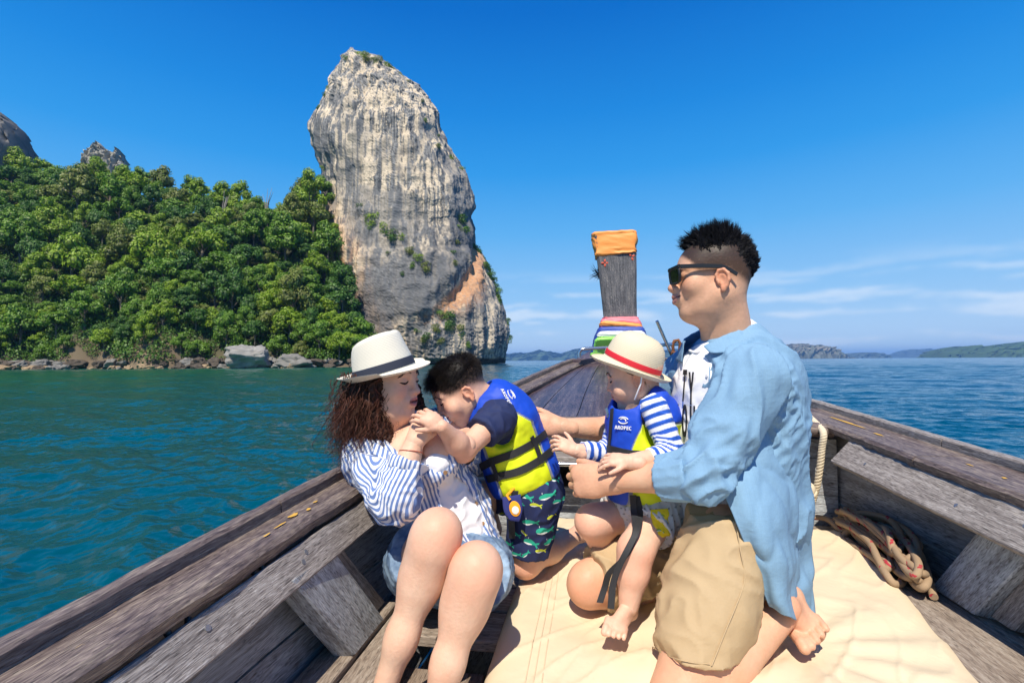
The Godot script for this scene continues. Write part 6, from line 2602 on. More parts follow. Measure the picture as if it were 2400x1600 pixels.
	sho.cap(hip2, hip2.lerp(kn2, 0.90), 0.110, 0.092, 0.05)
	sho.trim(at(1598, 1560, 1.06), Vector3(-0.06, -1, 0.28).normalized(), 0.004)
	sho.trim(kn2 - th2 * 0.022, th2, 0.004)
	sho.trim(Vector3(0, top_y, 0), Vector3(-0.10, 1, 0), 0.004)
	mb = MB.new()
	var crotch := at(1600, 1330, 1.32)
	sho.mesh_into(mb, 0.006, null, null, func(p: Vector3, _n: Vector3) -> float:
		var g := exp(-pow((p - crotch).length() / 0.22, 2.0))
		return folds(p, Vector3(0.85, -0.5, 0.1).normalized(), 0.004 + 0.014 * g, 12.0) + folds(p, Vector3(0.2, -1, 0.3).normalized(), 0.003, 8.0))
	var sn := part("shorts", mb, M.khaki, who)
	mb = MB.new()
	cord(mb, sho, [[1724, 1216], [1736, 1290], [1746, 1350], [1735, 1395], [1700, 1480], [1668, 1560]], 0.0016, 0.0005, 30)
	cord(mb, sho, [[1524, 1512], [1570, 1538], [1620, 1552], [1664, 1556]], 0.0014, 0.0005)
	part("seam", mb, M.khaki, sn)
	# the phone in his pocket
	mb = MB.new()
	var pc := at(1752, 1268, 1.205)
	var px := (at(1762, 1296, 1.200) - at(1738, 1244, 1.205)).normalized()
	var pn := Vector3(0.35, 0.25, 0.9).normalized()
	pn = (pn - px * pn.dot(px)).normalized()
	mb.block(pc, px * 0.034, px.cross(pn) * 0.018, pn * 0.004, 0.002)
	tag(part("phone", mb, M.lens), "dark phone sticking out of the pocket of the man's khaki shorts", "phone")

# ---------------------------------------------------------------- the toddler who sits on the man's thigh
func build_toddler() -> void:
	var who := thing("person_toddler", "toddler in a straw hat with red ribbon, blue and yellow life vest and striped sleeves", "person", at(1440, 1480, 1.25))
	who.name = numbered("person")
	var skin := Color(0.74, 0.455, 0.325)
	var k := Look.new()
	k.h = 0.19
	k.child = 1.0
	k.skin = skin
	k.hair = Color(0.035, 0.018, 0.012)
	k.lips = Color(0.62, 0.25, 0.22)
	k.smile = 0.2
	var o := at(1487, 880, 1.43)
	var b := frame(Vector3(-0.93, -0.20, -0.27), Vector3(0.0, 1, 0.05))
	var mb := MB.new()
	var hf := head_field(o, b, k)
	var neck := at(1500, 962, 1.43)
	hf.cap(o + b * (Vector3(0, -0.25, -0.12) * k.h), neck, 0.038, 0.042, 0.03)
	hf.mesh_into(mb, 0.0028, head_paint(o, b, k))
	ear(mb, o, b, k, 1.0)
	ear(mb, o, b, k, -1.0)
	var sl := at(1532, 955, 1.36)
	var el := at(1578, 1066, 1.315)
	var wl := at(1478, 1082, 1.275)
	var sr := at(1462, 955, 1.51)
	var er := at(1430, 1060, 1.50)
	var wr := at(1350, 1056, 1.46)
	var hip := at(1545, 1195, 1.39)
	var kn := at(1490, 1290, 1.285)
	var an := at(1474, 1418, 1.265)
	var hip2 := at(1500, 1195, 1.47)
	var kn2 := at(1388, 1222, 1.40)
	var f := Field.new()
	f.cap(el, wl, 0.029, 0.021, 0.02)
	f.cap(er, wr, 0.029, 0.021, 0.02)
	f.cap(hip, kn, 0.056, 0.043, 0.03)
	f.cap(kn, kn.lerp(an, 0.4), 0.041, 0.040, 0.03)
	f.cap(kn.lerp(an, 0.4), an, 0.040, 0.026, 0.02)
	f.cap(hip2, kn2, 0.058, 0.043, 0.03)
	f.cap(kn2, at(1420, 1290, 1.48), 0.044, 0.040, 0.03)
	f.cap(at(1420, 1290, 1.48), at(1470, 1310, 1.55), 0.040, 0.03, 0.03)
	f.mesh_into(mb, 0.0055, limb_paint(skin, [[kn + Vector3(0, 0, 0.04), 0.05], [kn2 + Vector3(-0.03, 0, 0.03), 0.05]]))
	hand(mb, wl, Vector3(-0.93, 0.10, -0.20), Vector3(0.05, 0.75, 0.65), 0.098, -1.0, [0.35, 0.5, 0.5, 0.45], Vector3(0.7, 0.7, 0.1), skin, 0.16, 0.020)
	hand(mb, wr, Vector3(-0.85, 0.42, 0.05), Vector3(0.25, 0.5, 0.8), 0.098, 1.0, [0.45, 0.6, 0.65, 0.6], Vector3(0.6, 0.8, 0.1), skin, 0.2, 0.020)
	foot(mb, an, an + Vector3(0.008, -0.026, -0.016), at(1444, 1466, 1.205), Vector3(0.05, 0.85, 0.45), 0.142, skin, 1.0, Vector3(-0.15, -0.25, 0.5))
	part("body", mb, M.skin, who)
	# face
	var lash := MB.new()
	var brow := MB.new()
	for s in [-1.0, 1.0]:
		eye_lines(lash, brow, hf, o, b, k, s, 0.0, Color(0.16, 0.09, 0.06))
	part("eyelashes", lash, M.hair, who)
	part("eyebrows", brow, M.hair, who)
	# fine dark hair under the hat
	var cap := Field.new()
	cap.egg(o + b * (Vector3(0, 0.155, -0.075) * k.h), b, Vector3(0.362, 0.352, 0.412) * k.h, 0.01)
	cap.trim(o + b * (Vector3(0, 0.16, 0.26) * k.h), b * Vector3(0, -0.75, 1.0), 0.02)
	cap.trim(o + b * (Vector3(0, -0.08, -0.1) * k.h), b * Vector3(0, -1, 0.25), 0.02)
	var ub := (cam_r * 0.36 + Vector3.UP * 0.92 + Vector3(0, 0, 0.20)).normalized()
	var ho := at(1482, 853, 1.435)
	cap.trim(ho - ub * 0.008, ub, 0.006)
	mb = MB.new()
	var hc := k.hair
	cap.mesh_into(mb, 0.0035, func(p: Vector3, _n: Vector3) -> Color: return hc * (0.8 + 0.8 * skin_n.get_noise_3d(p.x * 300.0, p.y * 60.0, p.z * 300.0)))
	spikes(mb, o, b, k, 5200, func(q: Vector3, d: Vector3) -> float:
			if q.y < -0.22 or (o + b * (q * 0.19) - ho).dot(ub) > -0.022 or q.z > 0.08 or (q.z > -0.02 and q.y < 0.10):
				return 0.0
			return 0.11,
		func(q: Vector3, d: Vector3) -> Vector3: return Vector3(0, -1.0, 0.15 + 0.3 * smoothstep(0.0, 0.3, q.z)), 0.0009, 51)
	part("hair", mb, M.hair, who)
	# straw hat, tipped back
	var hb := Basis(ub.cross(b.z).normalized(), ub, Vector3.ZERO)
	hb.z = hb.x.cross(hb.y)
	var dip := func(r: float, a: float, y: float) -> float:
		var w := smoothstep(0.082, 0.112, r)
		return w * (0.004 * cos(2.0 * a) - 0.010 * sin(a))
	var prof := [[0.001, 0.094], [0.020, 0.093], [0.040, 0.089], [0.056, 0.080], [0.068, 0.066], [0.075, 0.048], [0.078, 0.028], [0.079, 0.010], [0.080, 0.0], [0.083, -0.006], [0.090, -0.011], [0.099, -0.014], [0.106, -0.0125], [0.111, -0.008], [0.1125, -0.006],
		[0.1115, -0.0085], [0.105, -0.0155], [0.098, -0.017], [0.089, -0.0135], [0.081, -0.008], [0.077, 0.0], [0.075, 0.03], [0.060, 0.07], [0.02, 0.088], [0.001, 0.089]]
	mb = MB.new()
	mb.loft(hat_rings(ho, hb, prof, 1.06, dip), true, false)
	for i in mb.t.size():
		mb.t[i] = Vector2(mb.t[i].y * 26.0, mb.t[i].x * 13.0)
	var hat := part("hat", mb, M.straw_tan, who)
	mb = MB.new()
	mb.loft(hat_rings(ho, hb, [[0.0790, 0.002], [0.0812, 0.002], [0.0806, 0.017], [0.0785, 0.0175]], 1.06, func(_r, _a, _y): return 0.0), true, false)
	part("ribbon", mb, M.ribbon_red, hat)
	mb = MB.new()
	var rows := [[], []]
	for i in 9:
		var a := 2.72 - 0.030 * i - 1.0
		for j in 2:
			rows[j].append(ho + hb * Vector3(cos(a) * 0.0822, 0.0035 + 0.0125 * (1 - j), sin(a) * 0.0822 * 1.06))
	mb.sheet(rows, 8, 1, 0.0006)
	part("ribbon_label", mb, M.white_print, hat)
	# chin cord
	mb = MB.new()
	mb.tube([at(1505, 878, 1.345), at(1502, 900, 1.345), at(1494, 920, 1.355), at(1488, 936, 1.37)], 0.0022, 5)
	part("chin_cord", mb, M.white_print, hat)
	# striped sleeves
	for e in [[sl, el, wl, 0.92, 0.040, 0.035, 0.028, 0.55], [sr, er, wr, 0.95, 0.040, 0.034, 0.029, 0.80]]:
		var a: Vector3 = e[0]
		var c: Vector3 = e[1]
		var d: Vector3 = e[2]
		var s := Field.new()
		s.cap(a, c, e[4], e[5], 0.02)
		s.cap(c, c.lerp(d, e[7]), e[5] * 0.98, e[6], 0.012)
		s.trim(c.lerp(d, e[7] + 0.02), d - c, 0.003)
		mb = MB.new()
		var l1 := (c - a).length()
		var u1 := (c - a).normalized()
		var u2 := (d - c).normalized()
		s.mesh_into(mb, 0.0026, func(p: Vector3, _n: Vector3) -> Color:
			var x1 := (p - a).dot(u1)
			var x2 := (p - c).dot(u2)
			# stripes run round the arm and fan out at the elbow
			var h := smoothstep(-0.022, 0.022, (p - c).dot((u1 + u2).normalized()))
			var t := lerpf(x1, l1 + x2, h)
			var w := absf(fposmod(t, 0.0245) - 0.01225)
			return Color(0.80, 0.81, 0.84).lerp(Color(0.008, 0.085, 0.47), smoothstep(0.0050, 0.0072, w)), null,
			func(p: Vector3, _n: Vector3) -> float: return folds(p, Vector3(0.3, 0.7, 0.5).normalized(), 0.003, 26.0))
		part("sleeve", mb, M.knit, who)
	# life vest
	var fwd := Vector3(-0.95, 0, 0.30).normalized()
	var v := Field.new()
	var va := at(1508, 990, 1.435)
	var vb := at(1508, 1132, 1.425)
	var left := fwd.cross(Vector3.UP) * -1.0
	v.flat(va, vb, 0.100, 0.112, fwd.cross(Vector3.UP), 1.12, 0.03)
	v.cap(at(1496, 978, 1.43), va, 0.066, 0.085, 0.05)
	v.cap(at(1535, 938, 1.39), at(1545, 975, 1.40), 0.036, 0.05, 0.05)
	v.cap(at(1462, 955, 1.49), at(1465, 985, 1.48), 0.034, 0.05, 0.05)
	# opening for the neck, armholes, hem, front edges
	v.cap(at(1478, 890, 1.42), at(1486, 952, 1.42), 0.064, 0.056, 0.012, true)
	v.egg(at(1545, 1000, 1.315), Basis(Vector3(0.97, 0.2, 0.1).normalized(), Vector3(-0.2, 0.97, 0).normalized(), Vector3(0, 0, 1)), Vector3(0.046, 0.088, 0.075), 0.012, true)
	v.trim(at(1490, 1172, 1.42), Vector3(0.02, -1, 0.05), 0.012)
	var ov := va
	mb = MB.new()
	var blue := Color(0.006, 0.060, 0.52)
	var yellow := Color(0.70, 0.80, 0.010)
	var piping := Color(0.26, 0.29, 0.36)
	var yellow_at := func(p: Vector3) -> float:
		# > 0 inside the yellow side panel: an arch that begins 4 cm behind the zip
		var x := (p - ov).dot(-fwd)                # backwards
		var y := p.y - ov.y
		var top := 0.004 - 48.0 * pow(maxf(0.0, -0.040 - x), 2.0)
		return minf(top - y, x + 0.084)
	v.mesh_into(mb, 0.0030, func(p: Vector3, _n: Vector3) -> Color:
		var d: float = yellow_at.call(p)
		var c := blue.lerp(yellow, smoothstep(-0.001, 0.001, d))
		return c.lerp(piping, smoothstep(0.0048, 0.0034, absf(d + 0.003))), null, func(p: Vector3, _n: Vector3) -> float: return 0.002 * cloth_n2.get_noise_3dv(p * 22.0) - 0.0035 * smoothstep(0.004, 0.0, absf(float(yellow_at.call(p)) + 0.003)))
	var ve := part("life_vest", mb, M.vest, who)
	# zip, belt, buckle, maker's mark
	mb = MB.new()
	web(mb, v, [[1436, 958], [1432, 1010], [1428, 1060], [1428, 1110], [1432, 1160]], 0.016, 0.002)
	part("zip", mb, M.black_web, ve)
	mb = MB.new()
	var zp := on(v, 1428, 968, 0.006)
	mb.block(zp, Vector3(0.003, -0.013, 0.0), Vector3(0.004, 0.001, 0), Vector3(0, 0, 0.0015), 0.0006)
	part("zip_pull", mb, M.steel, ve)
	mb = MB.new()
	web(mb, v, [[1412, 1048], [1440, 1054], [1475, 1062], [1500, 1064], [1530, 1064]], 0.020, 0.004)
	part("belt", mb, M.black_web, ve)
	mb = MB.new()
	var bp := on(v, 1420, 1052, 0.010)
	var bg := grad(v, bp)
	var bx := bg.cross(Vector3.UP).normalized()
	mb.block(bp, bx * 0.020, Vector3.UP * 0.013, bg * 0.005, 0.003)
	part("buckle", mb, M.black_web, ve)
	mb = MB.new()
	mb.col = Color(0.25, 0.62, 0.10)
	mb.block(bp + bg * 0.005, bx * 0.009, Vector3.UP * 0.006, bg * 0.0015, 0.001)
	part("buckle_button", mb, M.plastic, ve)
	mark(ve, v, 1461, 988, 0.0125, -0.02)
	# white shorts with eyelets
	var sh := Field.new()
	sh.egg(at(1525, 1185, 1.43), Basis.IDENTITY, Vector3(0.092, 0.075, 0.085), 0.02)
	sh.cap(hip, hip.lerp(kn, 0.62), 0.074, 0.066, 0.04)
	sh.cap(hip2, hip2.lerp(kn2, 0.62), 0.070, 0.062, 0.04)
	sh.trim(hip.lerp(kn, 0.50), kn - hip, 0.003)
	sh.trim(hip2.lerp(kn2, 0.62), kn2 - hip2, 0.003)
	mb = MB.new()
	sh.mesh_into(mb, 0.0036, func(p: Vector3, _n: Vector3) -> Color:
		var q := Vector3(p.x + p.z * 0.4, p.y, 0) / 0.0165
		var r := Vector2(fposmod(q.x + floorf(q.y) * 0.5, 1.0) - 0.5, fposmod(q.y, 1.0) - 0.5).length()
		return Color(0.74, 0.74, 0.73).lerp(Color(0.22, 0.22, 0.22), smoothstep(0.17, 0.10, r)), null,
		func(p: Vector3, _n: Vector3) -> float: return folds(p, Vector3(0.3, -0.9, 0.3).normalized(), 0.006, 24.0))
	part("shorts", mb, M.tee_white, who)
	# crotch straps that hang loose from the vest
	mb = MB.new()
	var s1 := [at(1484, 1160, 1.325), at(1486, 1200, 1.318), at(1490, 1245, 1.262), at(1468, 1300, 1.245), at(1430, 1340, 1.26), at(1418, 1375, 1.27), at(1406, 1412, 1.26)]
	var fine := []
	for i in 31:
		fine.append(MB.spline(s1, i / 30.0))
	mb.board(fine, [Vector3(0.85, 0.15, 0.5).normalized()], [Vector3(-0.45, 0.1, 0.9).normalized()], 0.018, 0.002, 0.0005)
	part("strap", mb, M.black_web, ve)
	mb = MB.new()
	s1 = [at(1492, 1162, 1.33), at(1500, 1200, 1.315), at(1492, 1244, 1.255), at(1470, 1290, 1.235), at(1450, 1330, 1.235), at(1437, 1370, 1.235), at(1432, 1426, 1.225)]
	fine = []
	for i in 31:
		fine.append(MB.spline(s1, i / 30.0))
	mb.board(fine, [Vector3(0.9, 0.0, 0.3).normalized()], [Vector3(-0.3, 0.1, 0.95).normalized()], 0.017, 0.002, 0.0005)
	part("strap", mb, M.black_web, ve)
	# the little yellow pouch
	var pouch := thing("pouch", "small yellow pouch with a lemon print hanging from the toddler's shorts", "pouch", at(1547, 1215, 1.315))
	mb = MB.new()
	mb.col = Color(0.80, 0.60, 0.01)
	var pf := Field.new()
	var pb := frame(Vector3(0.06, 0.25, 0.95), Vector3(-0.05, 1, -0.2))
	var pm := at(1548, 1226, 1.305)
	pf.box(pm, pb, Vector3(0.0235, 0.034, 0.009), 0.008)
	pf.mesh_into(mb, 0.003, func(_p: Vector3, _n: Vector3) -> Color: return Color(0.80, 0.60, 0.012), null, func(p: Vector3, _n: Vector3) -> float: return 0.002 * cloth_n.get_noise_3dv(p * 60.0))
	part("bag", mb, M.cloth_paint, pouch)
	mb = MB.new()
	mb.sheet([[pm + pb * Vector3(0.0235, 0.036, 0.006), pm + pb * Vector3(-0.0235, 0.036, 0.006)], [pm + pb * Vector3(0.0235, 0.020, 0.0105), pm + pb * Vector3(-0.0235, 0.020, 0.0105)], [pm + pb * Vector3(0.012, 0.008, 0.0105), pm + pb * Vector3(-0.012, 0.008, 0.0105)]], 8, 8, 0.002)
	for i in mb.c.size():
		mb.c[i] = Color(0.83, 0.66, 0.02)
	part("flap", mb, M.cloth_paint, pouch)
	mb = MB.new()
	mb.col = Color(0.80, 0.62, 0.01)
	mb.board([pm + pb * Vector3(0.004, 0.034, 0), at(1536, 1172, 1.34)], [pb.x], [pb.z], 0.014, 0.002, 0.0005)
	part("loop", mb, M.cloth_paint, pouch)
	for e in [[-0.010, -0.022, 0.013, Color(0.75, 0.80, 0.70)], [-0.010, -0.022, 0.0155, Color(0.16, 0.36, 0.03)], [0.002, 0.022, 0.008, Color(0.20, 0.40, 0.04)]]:
		mb = MB.new()
		mb.col = e[3]
		var ring := []
		for i in 13:
			var a := PI * (0.15 + 0.85 * i / 12.0)
			ring.append(pm + pb * Vector3(e[0] + cos(a) * e[2], e[1] - 0.008 + sin(a) * e[2], 0.0118 if e[1] > 0.0 else 0.0094))
		mb.tube(ring, 0.0012, 5)
		part("print", mb, M.cloth_paint, pouch)

# the maker's mark on a vest: a ring with a wave in it, and the name
func mark(parent: Node3D, f: Field, px: float, py: float, r: float, turn: float) -> void:
	var p := on(f, px, py, 0.0016)
	var g := grad(f, p)
	var up := (Vector3.UP * cos(turn) + cam_r * sin(turn))
	up = (up - g * g.dot(up)).normalized()
	var x := up.cross(g)
	var mb := MB.new()
	for e in [[1.0, 0.35, 2.6, 0.0], [1.0, 3.5, 5.75, 0.0], [0.55, -0.6, 2.7, 0.15]]:
		var pts := []
		for i in 13:
			var a: float = lerpf(e[1], e[2], i / 12.0)
			var q: Vector3 = p + x * cos(a) * r * e[0] * 1.25 + up * (sin(a) * r * 0.72 * e[0] + r * 0.3)
			q -= g * f.value(q)
			pts.append(q + g * 0.0014)
		mb.tube(pts, 0.0016, 5)
	part("maker_mark", mb, M.white_print, parent)
	var q := p - up * r * 1.35
	q -= g * f.value(q)
	lettering("AROPEC", parent, "maker_name", q + g * 0.0022, x, up, r * 0.78, M.white_print, 1.0)

# ---------------------------------------------------------------- the boy who leans on his mother
func build_boy() -> void:
	var who := thing("person_boy", "boy in a blue and yellow life vest and whale print shorts kneeling and leaning forward", "person", at(1240, 1330, 1.62))
	who.name = numbered("person")
	var skin := Color(0.72, 0.43, 0.30)
	var k := Look.new()
	k.h = 0.205
	k.child = 0.7
	k.skin = skin
	k.hair = Color(0.014, 0.011, 0.010)
	k.stubble = 0.9
	k.smile = 1.0
	k.hairline = 0.22
	var o := at(1076, 915, 1.56)
	var fd := (cam_r * -0.80 - Vector3.UP * 0.54 + Vector3(0, 0, 0.24)).normalized()
	var b := frame(fd, Vector3(-0.5, 0.8, 0.10))
	var mb := MB.new()
	var hf := head_field(o, b, k)
	var neck := at(1165, 945, 1.60)
	hf.cap(o + b * (Vector3(0, -0.20, -0.16) * k.h), neck, 0.044, 0.052, 0.04)
	hf.mesh_into(mb, 0.0028, head_paint(o, b, k))
	ear(mb, o, b, k, 1.0)
	ear(mb, o, b, k, -1.0)
	var sl := at(1168, 978, 1.495)
	var el := at(1086, 1056, 1.375)
	var wl := at(1036, 1000, 1.29)
	var sr := at(1130, 965, 1.70)
	var er := at(1105, 1030, 1.66)
	var wr := at(1088, 1010, 1.55)
	var hip := at(1258, 1158, 1.58)
	var kn := at(1232, 1318, 1.60)
	var an := at(1366, 1246, 1.80)
	var hip2 := at(1215, 1150, 1.68)
	var kn2 := at(1120, 1160, 1.66)
	var f := Field.new()
	f.cap(sl, el, 0.038, 0.030, 0.02)
	f.cap(el, el.lerp(wl, 0.35), 0.031, 0.030, 0.02)
	f.cap(el.lerp(wl, 0.35), wl, 0.030, 0.019, 0.02)
	f.cap(sr, er, 0.038, 0.032, 0.02)
	f.cap(er, wr, 0.032, 0.022, 0.02)
	f.cap(hip, kn, 0.062, 0.046, 0.03)
	f.cap(kn, kn.lerp(an, 0.4), 0.043, 0.041, 0.03)
	f.cap(kn.lerp(an, 0.4), an, 0.041, 0.026, 0.03)
	f.cap(an, at(1440, 1240, 1.86), 0.030, 0.022, 0.03)
	f.cap(hip2, kn2, 0.066, 0.052, 0.03)
	f.cap(kn2, at(1150, 1240, 1.72), 0.046, 0.04, 0.03)
	f.mesh_into(mb, 0.0055, limb_paint(skin, [[kn + Vector3(0, -0.02, 0.04), 0.05], [el, 0.04]]))
	hand(mb, wl, Vector3(-0.82, 0.52, 0.0), Vector3(0.12, 0.50, 0.85), 0.104, -1.0, [0.45, 0.5, 0.55, 0.6], Vector3(0.7, 0.6, 0.3), skin, 0.16, 0.0)
	hand(mb, wr, Vector3(-0.85, 0.35, 0.2), Vector3(0.1, 0.7, 0.7), 0.13, 1.0, [0.5, 0.6, 0.6, 0.6], Vector3(0.7, 0.6, 0.3), skin, 0.10, 0.022)
	part("body", mb, M.skin, who)
	var lash := MB.new()
	var brow := MB.new()
	for s in [-1.0, 1.0]:
		eye_lines(lash, brow, hf, o, b, k, s)
	part("eyelashes", lash, M.hair, who)
	part("eyebrows", brow, M.hair, who)
	# hair
	var cap := Field.new()
	cap.egg(o + b * (Vector3(0, 0.165, -0.070) * k.h), b, Vector3(0.362, 0.364, 0.424) * k.h, 0.01)
	cap.trim(o + b * (Vector3(0, 0.24, 0.27) * k.h), b * Vector3(0, -0.8, 1.0), 0.02)
	cap.trim(o + b * (Vector3(0, 0.10, -0.05) * k.h), b * Vector3(0, -1, -0.35), 0.03)
	mb = MB.new()
	var hc := k.hair
	cap.mesh_into(mb, 0.0035, func(p: Vector3, _n: Vector3) -> Color: return hc * (0.7 + 0.8 * skin_n.get_noise_3dv(p * 240.0)))
	spikes(mb, o, b, k, 14000, func(q: Vector3, d: Vector3) -> float:
			if q.y < 0.02 - 0.25 * smoothstep(-0.1, -0.45, q.z) or q.z > 0.30 or (q.z > 0.22 and q.y < 0.22):
				return 0.0
			return lerpf(0.03, 0.145, smoothstep(0.0, 0.38, q.y)) * lerpf(0.8, 1.35, smoothstep(0.0, 0.28, q.z)),
		func(q: Vector3, d: Vector3) -> Vector3: return Vector3(0, 0.05 - 0.45 * smoothstep(0.1, 0.3, q.z) - 0.3 * smoothstep(0.3, 0.05, q.y), 0.75 - 1.1 * smoothstep(-0.15, -0.42, q.z)), 0.0010, 61)
	part("hair", mb, M.hair, who)
	# navy t-shirt sleeves and body
	var ts := Field.new()
	var va := at(1178, 985, 1.60)
	var vb := at(1224, 1105, 1.60)
	ts.cap(va, vb, 0.092, 0.10, 0.03)
	ts.cap(vb, at(1250, 1140, 1.62), 0.10, 0.098, 0.03)
	ts.cap(sl, sl.lerp(el, 0.44), 0.058, 0.053, 0.03)
	ts.trim(sl.lerp(el, 0.50), el - sl, 0.003)
	ts.cap(sr, sr.lerp(er, 0.5), 0.055, 0.05, 0.03)
	mb = MB.new()
	ts.mesh_into(mb, 0.005, null, null, func(p: Vector3, _n: Vector3) -> float: return folds(p, Vector3(0.5, 0.5, 0.5).normalized(), 0.005, 18.0))
	part("t_shirt", mb, M.navy, who)
	# life vest
	var v := Field.new()
	var ax := (vb - va).normalized()
	var out := Vector3(0.10, 0.12, 1.0).normalized()
	out = (out - ax * out.dot(ax)).normalized()
	var backw := ax.cross(out).normalized()
	if backw.x < 0.0:
		backw = -backw
	v.flat(va, vb, 0.112, 0.122, out, 1.10, 0.03)
	v.cap(at(1160, 942, 1.60), va, 0.070, 0.095, 0.05)
	v.cap(at(1172, 938, 1.545), at(1205, 985, 1.55), 0.040, 0.055, 0.05)
	v.cap(at(1138, 965, 1.56), va, 0.05, 0.07, 0.05)
	v.cap(at(1118, 920, 1.58), at(1150, 948, 1.60), 0.056, 0.058, 0.012, true)
	v.egg(at(1166, 1004, 1.462), Basis(backw, -ax, out), Vector3(0.058, 0.075, 0.080), 0.012, true)
	v.trim(vb + ax * 0.045, ax, 0.012)
	var blue := Color(0.006, 0.060, 0.52)
	var yellow := Color(0.70, 0.80, 0.010)
	var piping := Color(0.26, 0.29, 0.36)
	var yellow_at := func(p: Vector3) -> float:
		var x := (p - va).dot(backw)
		var y := (p - va).dot(ax)
		var top := 0.012 + 1.2 * maxf(0.0, x - 0.02)
		return minf(minf(y - top + 0.055 * smoothstep(-0.02, 0.045, x), x + 0.088), 0.074 - x)
	mb = MB.new()
	v.mesh_into(mb, 0.0032, func(p: Vector3, _n: Vector3) -> Color:
		var d: float = yellow_at.call(p)
		var c := blue.lerp(yellow, smoothstep(-0.001, 0.001, d))
		return c.lerp(piping, smoothstep(0.0046, 0.0032, absf(d + 0.003))), null, func(p: Vector3, _n: Vector3) -> float: return 0.0025 * cloth_n2.get_noise_3dv(p * 20.0) - 0.0035 * smoothstep(0.004, 0.0, absf(float(yellow_at.call(p)) + 0.003)))
	var ve := part("life_vest", mb, M.vest, who)
	for e in [[[1128, 1094], [1160, 1078], [1205, 1062], [1245, 1040], [1278, 1016]], [[1143, 1122], [1175, 1114], [1215, 1104], [1255, 1084], [1292, 1056]]]:
		mb = MB.new()
		web(mb, v, e, 0.0235, 0.004, 30)
		part("belt", mb, M.black_web, ve)
	for e in [[[1152, 1070], [1160, 1095], [1172, 1126]], [[1243, 1022], [1256, 1050], [1268, 1086]]]:
		mb = MB.new()
		web(mb, v, e, 0.0155, 0.0065, 10)
		part("belt_keeper", mb, M.black_web, ve)
	mark(ve, v, 1196, 925, 0.0135, 1.05)
	mb = MB.new()
	mb.board([at(1286, 1096, 1.60), at(1298, 1120, 1.585), at(1304, 1150, 1.585), at(1298, 1180, 1.60)], [Vector3(0.7, 0.2, 0.6).normalized()], [Vector3(-0.5, 0, 0.8).normalized()], 0.022, 0.002, 0.0005)
	mb.board([at(1208, 1150, 1.485), at(1198, 1200, 1.49), at(1200, 1262, 1.52)], [Vector3(1, 0, 0.2).normalized()], [Vector3(-0.2, 0, 1).normalized()], 0.020, 0.002, 0.0005)
	part("strap", mb, M.black_web, ve)
	# swimming shorts with whales
	var sh := Field.new()
	var th := (kn - hip).normalized()
	sh.egg(at(1250, 1152, 1.62), Basis.IDENTITY, Vector3(0.085, 0.075, 0.105), 0.02)
	sh.cap(hip, hip.lerp(kn, 0.80), 0.088, 0.074, 0.04)
	sh.cap(hip2, hip2.lerp(kn2, 0.62), 0.080, 0.070, 0.04)
	sh.trim(hip.lerp(kn, 0.82), th + Vector3(0.05, 0, 0), 0.003)
	sh.trim(hip2.lerp(kn2, 0.62), kn2 - hip2, 0.003)
	mb = MB.new()
	var wb := frame(Vector3(0.05, 0.05, 1), Vector3(-0.12, 1, 0))
	sh.mesh_into(mb, 0.0045, null, func(p: Vector3, _n: Vector3) -> Vector2: return Vector2((p - hip).dot(wb.x) / 0.15 + 0.5, 0.80 - (p - hip).dot(wb.y) / 0.15),
		func(p: Vector3, _n: Vector3) -> float: return folds(p, Vector3(0.2, -1, 0.2).normalized(), 0.006, 16.0))
	var wm := plain("whale_print", Color.WHITE, 0.8)
	wm.albedo_texture = whale_map()
	part("shorts", mb, wm, who)
	# the orange badge that hangs at his front
	var tagp := at(1203, 1187, 1.475)
	var bag := thing("badge_pouch", "orange and navy whistle pouch with a round white face hanging at the boy's shorts", "pouch", tagp)
	var pb := frame(Vector3(-0.1, 0.1, 1), Vector3(-0.25, 1, 0))
	mb = MB.new()
	mb.col = Color(0.02, 0.03, 0.16)
	mb.sheet([[tagp + pb * Vector3(0.030, 0.030, 0), tagp + pb * Vector3(-0.026, 0.034, 0)], [tagp + pb * Vector3(0.026, -0.012, 0.003), tagp + pb * Vector3(-0.030, -0.006, 0.003)], [tagp + pb * Vector3(0.008, -0.046, 0), tagp + pb * Vector3(-0.020, -0.036, 0)]], 8, 8, 0.005)
	part("bag", mb, M.cloth_paint, bag)
	mb = MB.new()
	mb.col = Color(0.85, 0.36, 0.012)
	mb.ball(tagp + pb * Vector3(0.004, -0.006, 0.006), pb.x * 0.017, pb.y * 0.023, pb.z * 0.004, 16, 10)
	part("badge", mb, M.cloth_paint, bag)
	mb = MB.new()
	mb.col = Color(0.80, 0.74, 0.66)
	mb.ball(tagp + pb * Vector3(0.005, -0.010, 0.010), pb.x * 0.011, pb.y * 0.012, pb.z * 0.002, 16, 8)
	part("badge_face", mb, M.cloth_paint, bag)
	mb = MB.new()
	mb.col = Color(0.85, 0.36, 0.012)
	mb.tube([tagp + pb * Vector3(-0.004, 0.022, 0.006), tagp + pb * Vector3(-0.010, 0.036, 0.006), at(1208, 1140, 1.50)], 0.005, 6)
	part("cord", mb, M.cloth_paint, bag)

